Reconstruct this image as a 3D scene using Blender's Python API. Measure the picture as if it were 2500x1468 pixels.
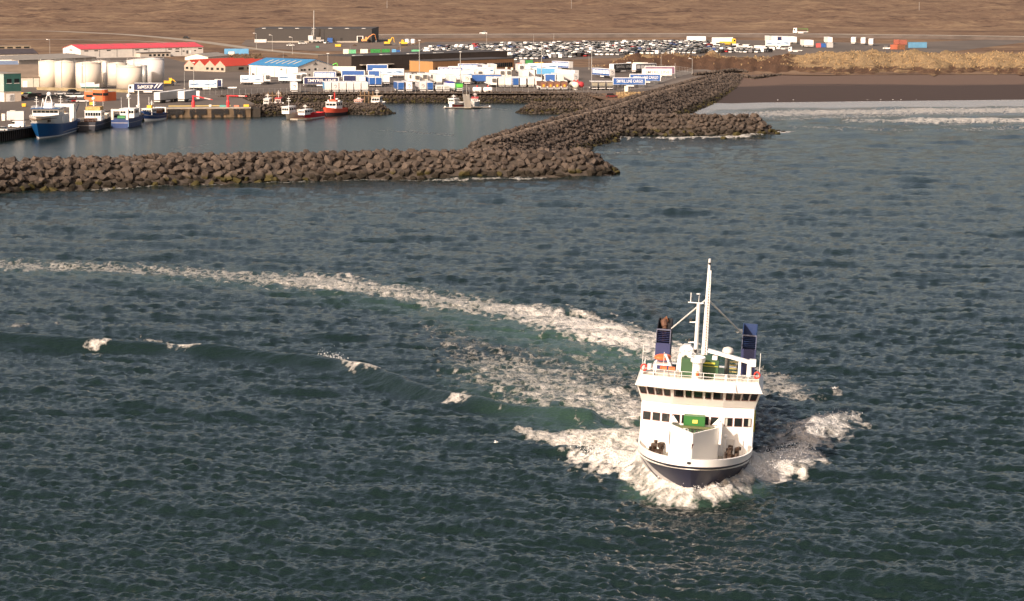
import bpy, bmesh, math, random
import numpy as np
from mathutils import Vector, Matrix
random.seed(7); np.random.seed(7)
R = math.radians
for o in list(bpy.data.objects): bpy.data.objects.remove(o)
scn = bpy.context.scene
C = scn.collection

# ---------------------------------------------------------------- camera
CAM_H, CAM_F = 64.0, 7500.0
CAM_P = math.atan(884 / 7500)
cam_d = bpy.data.cameras.new('camera'); cam = bpy.data.objects.new('camera', cam_d); C.objects.link(cam)
cam.location = (0, 0, CAM_H); cam.rotation_euler = (R(90) - CAM_P, 0, 0)
cam_d.sensor_width = 36; cam_d.lens = 36 * CAM_F / 2500; cam_d.clip_start = 1; cam_d.clip_end = 60000
scn.camera = cam
# ---------------------------------------------------------------- light
SUN_EL = R(28); SUN_DIR = Vector((-0.53, -0.85, 0)).normalized()
SUN_ROT = math.atan2(SUN_DIR.x, SUN_DIR.y)
world = bpy.data.worlds.new('World'); scn.world = world; world.use_nodes = True
wn = world.node_tree; sky = wn.nodes.new('ShaderNodeTexSky'); sky.sky_type = 'NISHITA'; sky.sun_disc = False
sky.sun_elevation = SUN_EL; sky.sun_rotation = SUN_ROT; sky.air_density = 1.0; sky.dust_density = 5.0; sky.ozone_density = 0.2
bg = wn.nodes['Background']; bg.inputs[1].default_value = 0.15
tint = wn.nodes.new('ShaderNodeMix'); tint.data_type = 'RGBA'; tint.blend_type = 'MULTIPLY'; tint.inputs[0].default_value = 1; tint.inputs[7].default_value = (1.0, .855, .76, 1)   # warm white balance of the photograph
wn.links.new(sky.outputs[0], tint.inputs[6]); wn.links.new(tint.outputs[2], bg.inputs[0])
sun_d = bpy.data.lights.new('sun', 'SUN'); sun_d.energy = 4.6; sun_d.angle = R(0.55); sun_d.color = (1.0, 0.86, 0.74)
sun = bpy.data.objects.new('sun', sun_d); C.objects.link(sun)
sd = Vector((SUN_DIR.x * math.cos(SUN_EL), SUN_DIR.y * math.cos(SUN_EL), math.sin(SUN_EL)))
sun.rotation_euler = sd.to_track_quat('Z', 'Y').to_euler(); sun.location = (-300, -200, 300)
vs = scn.view_settings; vs.view_transform = 'Standard'; vs.look = 'None'; vs.gamma = 1; vs.exposure = 0.25; vs.use_curve_mapping = False
scn.render.resolution_x = 1024; scn.render.resolution_y = 601
scn.render.engine = 'CYCLES'

# ---------------------------------------------------------------- survey: points read off the photo, set out on the ground
_sp, _cp = math.sin(CAM_P), math.cos(CAM_P)
ZL = 3.4                                            # level of quay and land
def W(x, y, z=ZL):
    a = (x - 1250) / CAM_F; b = (y - 734) / CAM_F
    t = (z - CAM_H) / (-_sp - b * _cp)
    return Vector((a * t, (_cp - b * _sp) * t, z))
def scale_at(x, y, z=ZL):
    p = W(x, y, z); return CAM_F / (p.y * _cp - (p.z - CAM_H) * _sp)

# ---------------------------------------------------------------- materials
_mats = {}
def M(name, col, rough=0.6, var=0.12, scale=0.6, metal=0.0, bump=0.0, stretch=None, ao=None):
    if name in _mats: return _mats[name]
    m = bpy.data.materials.new(name); m.use_nodes = True; nt = m.node_tree; b = nt.nodes['Principled BSDF']
    b.inputs['Roughness'].default_value = rough; b.inputs['Metallic'].default_value = metal
    tc = nt.nodes.new('ShaderNodeNewGeometry'); mp = nt.nodes.new('ShaderNodeMapping')
    nt.links.new(tc.outputs['Position'], mp.inputs[0])
    if stretch: mp.inputs['Scale'].default_value = stretch
    n = nt.nodes.new('ShaderNodeTexNoise'); n.inputs['Scale'].default_value = scale; n.inputs['Detail'].default_value = 5
    nt.links.new(mp.outputs[0], n.inputs[0])
    r = nt.nodes.new('ShaderNodeValToRGB')
    c = col[:3]
    r.color_ramp.elements[0].position = 0.3; r.color_ramp.elements[1].position = 0.7
    r.color_ramp.elements[0].color = [max(0, v * (1 - var)) for v in c] + [1]
    r.color_ramp.elements[1].color = [min(1, v * (1 + var)) for v in c] + [1]
    nt.links.new(n.outputs[0], r.inputs[0]); nt.links.new(r.outputs[0], b.inputs['Base Color'])
    if bump:
        bp = nt.nodes.new('ShaderNodeBump'); bp.inputs['Strength'].default_value = bump; bp.inputs['Distance'].default_value = 0.3
        nt.links.new(n.outputs[0], bp.inputs['Height']); nt.links.new(bp.outputs[0], b.inputs['Normal'])
    _mats[name] = m; return m
WHITE = M('white_paint', (.80, .79, .77), .4, .04); CREAM = M('cream_paint', (.74, .68, .58), .5, .06)
GREY = M('grey_paint', (.38, .38, .38), .5, .08); LGREY = M('light_grey_paint', (.58, .57, .56), .5, .06); DGREY = M('dark_grey_paint', (.10, .10, .10), .5, .1)
BLACK = M('black_rubber', (.018, .018, .02), .7, .2); BLUE = M('blue_curtain', (.02, .09, .30), .45, .1); NAVY = M('navy_paint', (.012, .02, .075), .35, .1)
LBLUE = M('light_blue_paint', (.10, .30, .52), .5, .1); RED = M('red_paint', (.50, .035, .03), .5, .12); ORANGE = M('orange_paint', (.75, .14, .05), .5, .1)
YELLOW = M('yellow_paint', (.75, .42, .03), .5, .12); GREEN = M('green_paint', (.02, .19, .04), .5, .15); LGREEN = M('lime_paint', (.12, .55, .06), .5, .1)
GLASS = M('dark_glass', (.015, .02, .022), .08, .1); STEEL = M('galvanised_steel', (.42, .42, .41), .45, .1, metal=.5); RUST = M('rusty_steel', (.16, .065, .03), .8, .35, 1.5)
CONCRETE = M('concrete', (.34, .31, .27), .85, .18, .5); WOOD = M('weathered_timber', (.17, .11, .06), .8, .3, 1.2); DARKBROWN = M('dark_greased_steel', (.05, .03, .02), .6, .4, 3)

# ---------------------------------------------------------------- mesh helpers
class MB:
    def __init__(s): s.v = []; s.f = []; s.mi = []
    def add(s, vs, fs, mi=0):
        o = len(s.v); s.v += [tuple(v) for v in vs]; s.f += [tuple(i + o for i in f) for f in fs]; s.mi += [mi] * len(fs); return s
    def box(s, c, d, rz=0, mi=0, tilt=None):
        x, y, z = d[0] / 2, d[1] / 2, d[2] / 2
        vs = [Vector((a * x, b * y, e * z)) for e in (-1, 1) for a, b in ((-1, -1), (1, -1), (1, 1), (-1, 1))]
        if tilt is not None: vs = [tilt @ v for v in vs]
        if rz: m = Matrix.Rotation(rz, 3, 'Z'); vs = [m @ v for v in vs]
        vs = [v + Vector(c) for v in vs]
        return s.add(vs, [(0, 3, 2, 1), (4, 5, 6, 7), (0, 1, 5, 4), (1, 2, 6, 5), (2, 3, 7, 6), (3, 0, 4, 7)], mi)
    def b2(s, x0, x1, y0, y1, z0, z1, mi=0): return s.box(((x0 + x1) / 2, (y0 + y1) / 2, (z0 + z1) / 2), (x1 - x0, y1 - y0, z1 - z0), 0, mi)
    def tube(s, p0, p1, r0, r1=None, n=8, mi=0):
        p0, p1 = Vector(p0), Vector(p1); r1 = r0 if r1 is None else r1
        d = (p1 - p0); q = d.to_track_quat('Z', 'Y'); vs = []
        for p, r in ((p0, r0), (p1, r1)):
            for i in range(n):
                a = 2 * math.pi * i / n; vs.append(p + q @ Vector((math.cos(a) * r, math.sin(a) * r, 0)))
        fs = [(i, (i + 1) % n, n + (i + 1) % n, n + i) for i in range(n)] + [tuple(range(n - 1, -1, -1)), tuple(range(n, 2 * n))]
        return s.add(vs, fs, mi)
    def lathe(s, prof, c=(0, 0, 0), n=24, mi=0):
        vs = []; c = Vector(c)
        for r, z in prof:
            for i in range(n):
                a = 2 * math.pi * i / n; vs.append(c + Vector((r * math.cos(a), r * math.sin(a), z)))
        fs = []
        for k in range(len(prof) - 1):
            for i in range(n): fs.append((k * n + i, k * n + (i + 1) % n, (k + 1) * n + (i + 1) % n, (k + 1) * n + i))
        fs.append(tuple(range((len(prof) - 1) * n, len(prof) * n))); fs.append(tuple(range(n - 1, -1, -1)))
        return s.add(vs, fs, mi)
    def prism(s, poly, axis, a, b, mi=0):            # poly in the two other axes, extruded a..b along axis
        n = len(poly)
        def mk(p, t): return {'x': (t, p[0], p[1]), 'y': (p[0], t, p[1]), 'z': (p[0], p[1], t)}[axis]
        vs = [mk(p, a) for p in poly] + [mk(p, b) for p in poly]
        fs = [tuple(range(n - 1, -1, -1)), tuple(range(n, 2 * n))] + [(i, (i + 1) % n, n + (i + 1) % n, n + i) for i in range(n)]
        return s.add(vs, fs, mi)
    def sphere(s, c, r, sq=1.0, n=12, mi=0):
        k = n // 2; prof = [(max(.001, r * math.sin(math.pi * i / k)), -r * sq * math.cos(math.pi * i / k)) for i in range(k + 1)]
        return s.lathe(prof, c, n, mi)
    def build(s, name, mats, parent=None, loc=None, smooth=False):
        me = bpy.data.meshes.new(name); me.from_pydata(s.v, [], s.f)
        if not isinstance(mats, (list, tuple)): mats = [mats]
        for m in mats: me.materials.append(m)
        if len(mats) > 1: me.polygons.foreach_set('material_index', s.mi)
        bm = bmesh.new(); bm.from_mesh(me); bmesh.ops.recalc_face_normals(bm, faces=bm.faces); bm.to_mesh(me); bm.free()
        if smooth: me.polygons.foreach_set('use_smooth', [True] * len(me.polygons))
        o = bpy.data.objects.new(name, me); C.objects.link(o); o.parent = parent
        if loc is not None: o.location = loc
        return o
def tag(o, label, cat, group=None):
    o['label'] = label; o['category'] = cat
    if group: o['group'] = group
    return o
def thing(name, label, cat, loc=(0, 0, 0), rz=0, group=None):
    o = bpy.data.objects.new(name, None); C.objects.link(o); o.location = loc; o.rotation_euler = (0, 0, rz); o.empty_display_size = .2
    return tag(o, label, cat, group)
def struct(o): o['kind'] = 'structure'; return o
def stuff(o): o['kind'] = 'stuff'; return o
def copy_tree(o, parent=None):
    c = o.copy(); C.objects.link(c); c.parent = parent
    for ch in o.children: copy_tree(ch, c)
    return c
def sheet(name, pts, mat, z=None):
    vs = [Vector(p) if len(p) == 3 else W(p[0], p[1]) for p in pts]
    if z is not None: vs = [Vector((v.x, v.y, z)) for v in vs]
    from mathutils.geometry import tessellate_polygon
    fs = tessellate_polygon([vs]); mb = MB(); mb.add(vs, [tuple(f) for f in fs])
    return struct(mb.build(name, mat))
def text_part(txt, parent, loc, rot, size, mat, width=None, name='lettering', extrude=.012):
    cu = bpy.data.curves.new(name, 'FONT'); cu.body = txt; cu.size = size; cu.align_x = 'CENTER'; cu.align_y = 'CENTER'; cu.extrude = extrude; cu.resolution_u = 2; cu.offset = size * .004
    t = bpy.data.objects.new(name, cu); me = bpy.data.meshes.new_from_object(t); bpy.data.objects.remove(t); me.materials.clear(); me.materials.append(mat)
    o = bpy.data.objects.new(name, me); C.objects.link(o); o.parent = parent; o.location = loc; o.rotation_euler = rot
    if width:
        xs = [v.co.x for v in me.vertices]; w = max(xs) - min(xs); o.scale = (width / w, 1, 1)
    return o
# ================================================================ sea
def fft_tile(N, L, wdir, lmin, lmax, peak, spread, seed):
    rs = np.random.RandomState(seed)
    k1 = np.fft.fftfreq(N, L / N) * 2 * np.pi; kx, ky = np.meshgrid(k1, k1); k = np.hypot(kx, ky); k[0, 0] = 1e9
    kp = 2 * np.pi / peak
    cosd = (kx * wdir[0] + ky * wdir[1]) / k
    Pk = np.exp(-1.1 * (kp / k) ** 2) / k ** 3.6 * (0.03 + np.abs(cosd) ** spread)
    lam = 2 * np.pi / k; Pk[(lam < lmin) | (lam > lmax)] = 0
    h0 = (rs.randn(N, N) + 1j * rs.randn(N, N)) * np.sqrt(Pk)
    h = np.fft.ifft2(h0).real; s = h.std()
    dx = np.fft.ifft2(-1j * kx / k * h0).real / s; dy = np.fft.ifft2(-1j * ky / k * h0).real / s
    return np.stack([h / s, dx, dy]), L
def sample(tile, X, Y, rot, off):
    T, L = tile; N = T.shape[1]; c, s = math.cos(rot), math.sin(rot)
    u = ((X * c - Y * s + off) / L * N) % N; v = ((X * s + Y * c + off * .7) / L * N) % N
    i = np.floor(u).astype(int); j = np.floor(v).astype(int); fu = u - i; fv = v - j
    i %= N; j %= N; i2 = (i + 1) % N; j2 = (j + 1) % N
    r = T[:, j, i] * (1 - fu) * (1 - fv) + T[:, j, i2] * fu * (1 - fv) + T[:, j2, i] * (1 - fu) * fv + T[:, j2, i2] * fu * fv
    return r[0], r[1] * c + r[2] * s, -r[1] * s + r[2] * c
def stroke_dist(X, Y, pts):                         # pts: (px,py,width_m,value) laid out on the water plane
    P = [(W(a, b, 0.0), w, v) for a, b, w, v in pts]
    best = np.full(X.shape, 1e9); bw = np.ones_like(X); bv = np.zeros_like(X)
    for (p, w0, v0), (q, w1, v1) in zip(P[:-1], P[1:]):
        dx, dy = q.x - p.x, (q.y - p.y) * .5; t = np.clip(((X - p.x) * dx + (Y - p.y) * .5 * dy) / (dx * dx + dy * dy + 1e-9), 0, 1)
        d = np.hypot(X - p.x - t * dx, (Y - p.y) * .5 - t * dy); w = w0 + (w1 - w0) * t; dn = d / w
        m = dn < best; best[m] = dn[m]; bw[m] = w[m]; bv[m] = (v0 + (v1 - v0) * t)[m]
    return best, bw, bv
def in_poly(X, Y, poly):
    ins = np.zeros(X.shape, bool); n = len(poly)
    for i in range(n):
        a, b = poly[i], poly[(i + 1) % n]
        c = ((a.y > Y) != (b.y > Y)) & (X < (b.x - a.x) * (Y - a.y) / (b.y - a.y + 1e-12) + a.x); ins ^= c
    return ins
NR, NC = 780, 860
Ys = 1 / np.linspace(1 / 250., 1 / 1430., NR); ts = np.linspace(-.215, .215, NC)
YY, TT = np.meshgrid(Ys, ts, indexing='ij'); XX = YY * TT
big = fft_tile(512, 420, (.22, .97), 6, 90, 24, 5, 1); mid = fft_tile(512, 131, (.1, 1.), 1.2, 12, 3.8, 8, 2); sml = fft_tile(512, 83, (-.2, .97), .7, 5, 1.9, 5, 3)
HARB = [W(*p, 0.) for p in [(-400, 480), (0, 440), (700, 412), (1300, 395), (1330, 360), (1460, 300), (1520, 265), (1450, 225), (600, 230), (300, 240), (-400, 330)]]
calm = in_poly(XX, YY, HARB).astype(float)
for ax in (0, 1):
    for _ in range(6): calm = (np.roll(calm, 1, ax) + calm * 2 + np.roll(calm, -1, ax)) / 4
amp = 1 - calm * .93
h1 = sample(big, XX, YY, .0, 11.); h2 = sample(mid, XX, YY, .35, 5.); h3 = sample(sml, XX, YY, -.5, 3.)
row = np.gradient(Ys)[:, None] * np.ones_like(XX)
f3 = np.clip(1.25 - row / 1.3, 0, 1); f2 = np.clip(1.3 - row / 4.0, .12, 1)
A1, A2, A3 = .24, .145, .07
def ridge(pts, hgt, sig, asym=1.0):
    d, w, v = stroke_dist(XX, YY, [(a, b, 1., 1.) for a, b in pts]); return hgt * np.exp(-(d / sig) ** 2)
TRAIN = [(-200, 826), (250, 852), (450, 863), (620, 878), (820, 900), (920, 926), (1100, 980), (1250, 1006), (1440, 1030)]
tr = ridge(TRAIN, 1., 1.5); amp2 = 1 - .75 * ridge(TRAIN, 1., 2.4)
f2 = f2 * amp2; f3 = f3 * amp2
ZZ = amp * (A1 * h1[0] + A2 * f2 * h2[0] + A3 * f3 * h3[0])
DX = amp * (A1 * .8 * h1[1] + A2 * f2 * .3 * h2[1]); DY = amp * (A1 * .8 * h1[2] + A2 * f2 * .45 * h2[2] + A3 * f3 * .3 * h3[2])
foam = np.zeros_like(XX); aer = np.zeros_like(XX)
# fractal noise on the water plane for uneven edges
n1 = sample(mid, XX, YY, 1.1, 77.)[0]; n2 = sample(sml, XX, YY, 2.2, 31.)[0]; nb = sample(big, XX, YY, 2.0, 55.)[0]
STROKES = [
 ([(1640, 862, 5, 1.), (1560, 838, 5.5, 1.), (1480, 812, 6, .98), (1400, 788, 6.5, .95), (1300, 766, 6, .86), (1200, 752, 5.5, .74), (1050, 728, 5, .7), (900, 704, 5, .68), (800, 690, 6.5, .74), (650, 680, 5, .64), (500, 669, 5, .62), (350, 660, 4, .58), (200, 655, 4, .55), (0, 648, 4, .55), (-250, 640, 4, .5)], 1),
 ([(1570, 1010, 5, .85), (1480, 985, 7, .74), (1380, 958, 8, .66), (1290, 922, 9, .6), (1210, 885, 8, .52), (1130, 852, 6, .42), (1080, 800, 5, .36)], 1),
 ([(1580, 960, 6, .6), (1500, 930, 8, .5), (1400, 900, 8, .45), (1330, 870, 8, .4)], 1),
 ([(1590, 1092, 3, .95), (1520, 1070, 3.4, .86), (1430, 1078, 2.6, .85), (1340, 1076, 1.9, .85), (1262, 1058, 1.0, .7)], 1),
 ([(1610, 1160, 3.2, 1.1), (1550, 1142, 4.6, 1.1), (1480, 1118, 4.4, 1.05), (1425, 1122, 2.4, .9)], 1),
 ([(1572, 1160, 1.8, 1.05), (1600, 1186, 1.9, 1.1), (1640, 1207, 2.2, 1.15), (1690, 1215, 2.2, 1.15), (1750, 1209, 2.2, 1.15), (1798, 1188, 1.9, 1.1)], .6),
 ([(1796, 1182, 2.2, 1.05), (1850, 1162, 3.0, 1.15), (1905, 1138, 3.4, 1.15), (1950, 1118, 3.0, 1.12), (1985, 1110, 1.2, .9)], 1),
 ([(1830, 1130, 3, .55), (1900, 1085, 4, .5), (1960, 1070, 3, .8)], 1),
 ([(1955, 1084, 2.6, .95), (1990, 1054, 3.8, .92), (2040, 1032, 3.4, .9), (2095, 1030, 1.0, .6)], 1),
 ([(1835, 915, 6, .6), (1900, 945, 4, .62), (1965, 968, 2.5, .5)], 1), ([(1850, 1000, 3, .42), (1860, 1060, 3, .45)], 1),
 ([(1830, 806, 2.5, .7), (1880, 806, 1.2, .5)], 1), ([(2035, 952, .8, .6), (2045, 960, .6, .5)], 1),
 ([(205, 854, .45, .7), (245, 855, .8, .85), (283, 850, .4, .7)], 1), ([(410, 860, .6, .75), (450, 865, .95, .88), (500, 866, .6, .66), (560, 862, .5, .55)], 1),
 ([(778, 888, .9, .85), (805, 882, 1.6, .9), (835, 892, .8, .7)], 1), ([(838, 900, .9, .75), (880, 916, 1.6, .8), (925, 926, .7, .6)], 1), ([(1090, 988, .8, .8), (1120, 986, 1.2, .85), (1150, 988, .5, .6)], 1),
 ([(2040, 406, 1.2, .8), (2075, 406, 1.2, .75)], 1), ([(340, 822, 1, .5), (400, 828, 1, .45)], 1), ([(40, 795, 1.4, .45), (140, 789, 1.2, .42)], 1),
 ([(1435, 343, 1.6, .75), (1560, 338, 1.6, .8), (1660, 337, 2.4, .95), (1760, 335, 2.4, .95), (1850, 330, 1.4, .8), (1925, 322, 2.6, .95)], 1),
 ([(-100, 472, 1, .55), (300, 458, 1., .6), (600, 447, .9, .5), (900, 440, 1.1, .62), (1300, 436, 1.3, .65), (1440, 424, 1.4, .7), (1480, 408, 1., .6)], 1),
 # swash and breakers off the beach
 ([(1650, 275, 2, .6), (1700, 250, 2, .62), (1850, 250, 2, .6), (2100, 247, 2, .6), (2300, 245, 2, .6), (2700, 243, 2, .6)], .3),
 ([(1780, 282, 8, .66), (1950, 276, 9, .7), (2200, 272, 9, .72), (2700, 268, 9, .7)], .8),
 ([(2080, 298, 4, .6), (2250, 297, 5, .8), (2400, 296, 5, .82), (2700, 294, 5, .8)], .8), ([(1900, 292, 5, .5), (2050, 286, 5, .6), (2200, 283, 4, .5)], 1),
 ([(1950, 310, 4, .45), (2200, 318, 4, .45), (2500, 312, 4, .5)], 1), ([(1500, 372, 4, .4), (1700, 360, 5, .38)], 1), ([(1100, 330, 3, .42), (1000, 322, 3, .44), (900, 318, 2, .36)], 1), ([(1240, 268, 3, .42), (1130, 262, 3, .36)], 1), ([(420, 366, 2, .4), (520, 352, 2, .38)], 1),
]
for pts, k in STROKES:
    d, w, v = stroke_dist(XX, YY, pts)
    d = d + (.22 * n1 + .16 * n2) * k
    foam = np.maximum(foam, v * np.clip(1.45 - d, 0, 1) ** .75)
d, w, v = stroke_dist(XX, YY, [(1640, 880, 8, 1), (1520, 860, 9, 1), (1400, 825, 9, .9), (1280, 790, 9, .75), (1100, 750, 8, .55), (900, 715, 8, .45), (700, 690, 7, .4), (300, 665, 6, .3), (-200, 645, 6, .3)])
aer = np.maximum(aer, v * np.clip(1.6 - d, 0, 1))
d, w, v = stroke_dist(XX, YY, [(1640, 285, 8, .7), (1700, 262, 11, .95), (1850, 256, 12, 1), (2100, 254, 13, 1), (2300, 252, 14, 1), (2700, 250, 14, 1)]); swash = v * np.clip((1.25 - d - .05 * nb) * 2.2, 0, 1)
swash = np.maximum(swash, .45 * ridge([(1750, 276), (1950, 276), (2200, 274), (2700, 270)], 1., 14)); ZZ *= 1 - .8 * swash
shore = np.clip((YY - np.interp(XX, [55, 68, 85, 150, 260], [1168, 1202, 1208, 1217, 1232]) + 8) / 10, 0, 1) * (XX > 55); ZZ = ZZ * (1 - .95 * shore) - .06 * shore
for p in ([(1590, 1080, 8, .8), (1430, 1020, 9, .6), (1250, 920, 9, .4)], [(1590, 1195, 3, .9), (1700, 1212, 3, .9), (1800, 1190, 3, .9)]):
    d, w, v = stroke_dist(XX, YY, p); aer = np.maximum(aer, v * np.clip(1.5 - d, 0, 1))
# heights: the ship's wave train and the bow wave
ZZ += 1.7 * tr
ZZ -= ridge([(-200, 800), (250, 826), (450, 838), (620, 852), (820, 872), (920, 898), (1100, 950), (1250, 976)], .55, 4.)
ZZ += ridge([(1260, 1054), (1430, 1066), (1560, 1070)], .7, 1.7) + ridge([(1960, 1072), (2000, 1042), (2080, 1020)], .9, 1.9)
fm = np.clip(.9 + .12 * n1 + .16 * nb, .4, 1.5)
ZZ += fm * ridge([(1600, 1152), (1540, 1136), (1470, 1114)], .95, 2.4) + fm * ridge([(1575, 1158), (1602, 1184), (1640, 1205), (1690, 1212), (1750, 1206), (1800, 1184), (1835, 1150)], 1.9, 1.9) + fm * ridge([(1800, 1172), (1850, 1150), (1900, 1126), (1955, 1106)], 1.15, 1.7)
ZZ += ridge([(2200, 272), (2700, 266)], .7, 3) + ridge([(2080, 297), (2700, 293)], .8, 3) + ridge([(-300, 985), (700, 1015)], .0, 3)
co = np.stack([XX + DX, YY + DY, ZZ], -1).reshape(-1, 3).astype(np.float32)
idx = np.arange(NR * NC).reshape(NR, NC)
q = np.stack([idx[:-1, :-1], idx[:-1, 1:], idx[1:, 1:], idx[1:, :-1]], -1).reshape(-1, 4)
me = bpy.data.meshes.new('sea'); me.vertices.add(len(co)); me.vertices.foreach_set('co', co.ravel())
me.loops.add(q.size); me.loops.foreach_set('vertex_index', q.ravel().astype(np.int32)); me.polygons.add(len(q)); me.polygons.foreach_set('loop_start', np.arange(0, q.size, 4, dtype=np.int32))
me.update(calc_edges=True); me.polygons.foreach_set('use_smooth', np.ones(len(q), bool))
for nm, arr in (('foam', foam), ('aer', aer), ('calm', np.maximum(calm, swash)), ('swash', swash)):
    a = me.attributes.new(nm, 'FLOAT', 'POINT'); a.data.foreach_set('value', arr.ravel().astype(np.float32))
sea = bpy.data.objects.new('sea', me); C.objects.link(sea); struct(sea)

m = bpy.data.materials.new('sea_water'); m.use_nodes = True; nt = m.node_tree; N_ = nt.nodes; Lk = nt.links.new; b = N_['Principled BSDF']
def node(t, **kw):
    n = N_.new(t)
    for k, v in kw.items(): setattr(n, k, v)
    return n
def attr(nm): a = node('ShaderNodeAttribute'); a.attribute_name = nm; return a.outputs['Fac']
def math_(op, a, bb=None, c=None):
    n = node('ShaderNodeMath', operation=op)
    for i, v in enumerate((a, bb, c)):
        if v is None: continue
        if isinstance(v, (int, float)): n.inputs[i].default_value = v
        else: Lk(v, n.inputs[i])
    return n.outputs[0]
geo = node('ShaderNodeNewGeometry')
def noise(scale, detail=4, rough=.6, sc=(1, 1, 1), typ='ShaderNodeTexNoise'):
    mp = node('ShaderNodeMapping'); mp.inputs['Scale'].default_value = sc; Lk(geo.outputs['Position'], mp.inputs[0])
    n = node(typ); n.inputs['Scale'].default_value = scale
    if typ == 'ShaderNodeTexNoise': n.inputs['Detail'].default_value = detail; n.inputs['Roughness'].default_value = rough
    Lk(mp.outputs[0], n.inputs[0]); return n
fo = attr('foam'); ae = attr('aer'); ca = attr('calm')
na = math_('ADD', math_('MULTIPLY', math_('SUBTRACT', noise(.5, 6, .72, (.8, .5, 1)).outputs[0], .5), 1.9), .5); nl = noise(.75, 5, .62, (.9, .5, 1))
lace = math_('SUBTRACT', 1.0, math_('MULTIPLY', math_('ABSOLUTE', math_('SUBTRACT', nl.outputs[0], .5)), 5.0))     # thin bright lines where the noise crosses its mean
brk = math_('ADD', math_('MULTIPLY', na, .65), math_('MULTIPLY', lace, .38))
ff = math_('MULTIPLY', math_('SUBTRACT', math_('ADD', math_('MULTIPLY', fo, 1.12), math_('MULTIPLY', brk, 1.15)), 1.14), 1.7)
cl = node('ShaderNodeClamp'); Lk(ff, cl.inputs[0]); ff = cl.outputs[0]
pres = node('ShaderNodeClamp'); Lk(math_('MULTIPLY', fo, 6.0), pres.inputs[0]); ff = math_('MULTIPLY', ff, pres.outputs[0])
mx = node('ShaderNodeMix', data_type='RGBA'); Lk(ae, mx.inputs[0]); mx.inputs[6].default_value = (.007, .016, .0145, 1); mx.inputs[7].default_value = (.035, .072, .052, 1)
mxs = node('ShaderNodeMix', data_type='RGBA'); Lk(math_('MULTIPLY', attr('swash'), .8), mxs.inputs[0]); Lk(mx.outputs[2], mxs.inputs[6]); mxs.inputs[7].default_value = (.40, .385, .385, 1)  # thin pale foam sheet, with the wet sheen mixed into its colour
mx2 = node('ShaderNodeMix', data_type='RGBA'); Lk(ff, mx2.inputs[0]); Lk(mxs.outputs[2], mx2.inputs[6]); mx2.inputs[7].default_value = (.62, .60, .56, 1)
Lk(mx2.outputs[2], b.inputs['Base Color']); b.inputs['IOR'].default_value = 1.33
Lk(math_('ADD', math_('MULTIPLY', ff, .6), math_('ADD', math_('MULTIPLY', ca, .12), .085)), b.inputs['Roughness'])
Lk(math_('SUBTRACT', .5, math_('MULTIPLY', ff, .35)), b.inputs['Specular IOR Level'])
def ridged(n): return math_('SUBTRACT', 1.0, math_('MULTIPLY', math_('ABSOLUTE', math_('SUBTRACT', n, .5)), 2.0))
r1 = ridged(noise(1.5, 3, .6, (.42, 1, 1)).outputs[0]); r2 = ridged(noise(.5, 3, .6, (.45, 1, 1)).outputs[0])
hb = math_('ADD', math_('MULTIPLY', r1, .22), math_('MULTIPLY', r2, .42))
bp = node('ShaderNodeBump'); bp.inputs['Distance'].default_value = 1.0; Lk(hb, bp.inputs['Height'])
Lk(math_('SUBTRACT', .45, math_('MULTIPLY', ca, .20)), bp.inputs['Strength'])
bp2 = node('ShaderNodeBump'); bp2.inputs['Distance'].default_value = .5; bp2.inputs['Strength'].default_value = .8; Lk(math_('MULTIPLY', ff, math_('ADD', na, nl.outputs[0])), bp2.inputs['Height']); Lk(bp.outputs[0], bp2.inputs['Normal'])
Lk(bp2.outputs[0], b.inputs['Normal'])
me.materials.append(m)
SEA_M = m
# sea floor far below keeps the water opaque from any side
mb = MB(); mb.add([(-5000, -800, -6), (5000, -800, -6), (5000, 1500, -6), (-5000, 1500, -6)], [(0, 1, 2, 3)]); struct(mb.build('sea_floor', M('sea_floor_sand', (.01, .025, .025), .9)))

# ================================================================ land
MOOR = bpy.data.materials.new('moorland'); MOOR.use_nodes = True; nt = MOOR.node_tree; N_ = nt.nodes; Lk = nt.links.new; b = N_['Principled BSDF']; geo = node('ShaderNodeNewGeometry')
b.inputs['Roughness'].default_value = .95; b.inputs['Specular IOR Level'].default_value = .1
n1_ = noise(.02, 7, .72, (.7, 1, 1)).outputs[0]; n2_ = noise(.11, 6, .7, (.6, 1, 1)).outputs[0]
r1_ = node('ShaderNodeValToRGB'); e = r1_.color_ramp.elements; e[0].position = .40; e[0].color = (.075, .050, .038, 1); e[1].position = .60; e[1].color = (.28, .20, .125, 1)
x = r1_.color_ramp.elements.new(.49); x.color = (.17, .112, .077, 1)
Lk(math_('ADD', math_('MULTIPLY', n1_, .42), math_('ADD', math_('MULTIPLY', n2_, .36), math_('MULTIPLY', noise(.5, 5, .7, (.5, .35, 1)).outputs[0], .22))), r1_.inputs[0]); Lk(r1_.outputs[0], b.inputs['Base Color'])
bp = node('ShaderNodeBump'); bp.inputs['Strength'].default_value = .8; bp.inputs['Distance'].default_value = 1.5; Lk(n2_, bp.inputs['Height']); Lk(bp.outputs[0], b.inputs['Normal'])
ASPH = M('worn_asphalt', (.105, .085, .070), .9, .28, .035, bump=.1, stretch=(1, .5, 1)); GRAVEL = M('brown_gravel', (.13, .10, .08), .95, .3, .12, bump=.2)
ROADM = M('pale_gravel_road', (.29, .25, .20), .9, .12, .2); TARMAC = M('road_tarmac', (.20, .18, .155), .9, .1, .2)
EDGE = [(-900, 420), (-300, 355), (0, 319), (75, 308), (200, 289), (330, 273), (400, 264), (612, 262.5), (622, 253), (590, 240), (540, 236), (700, 229.5), (1000, 228), (1420, 229), (1460, 240), (1500, 250), (1560, 250), (1650, 210), (1760, 184), (1850, 182), (2000, 184), (2500, 181), (3600, 176)]
lv = [W(*p) for p in EDGE]
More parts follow.
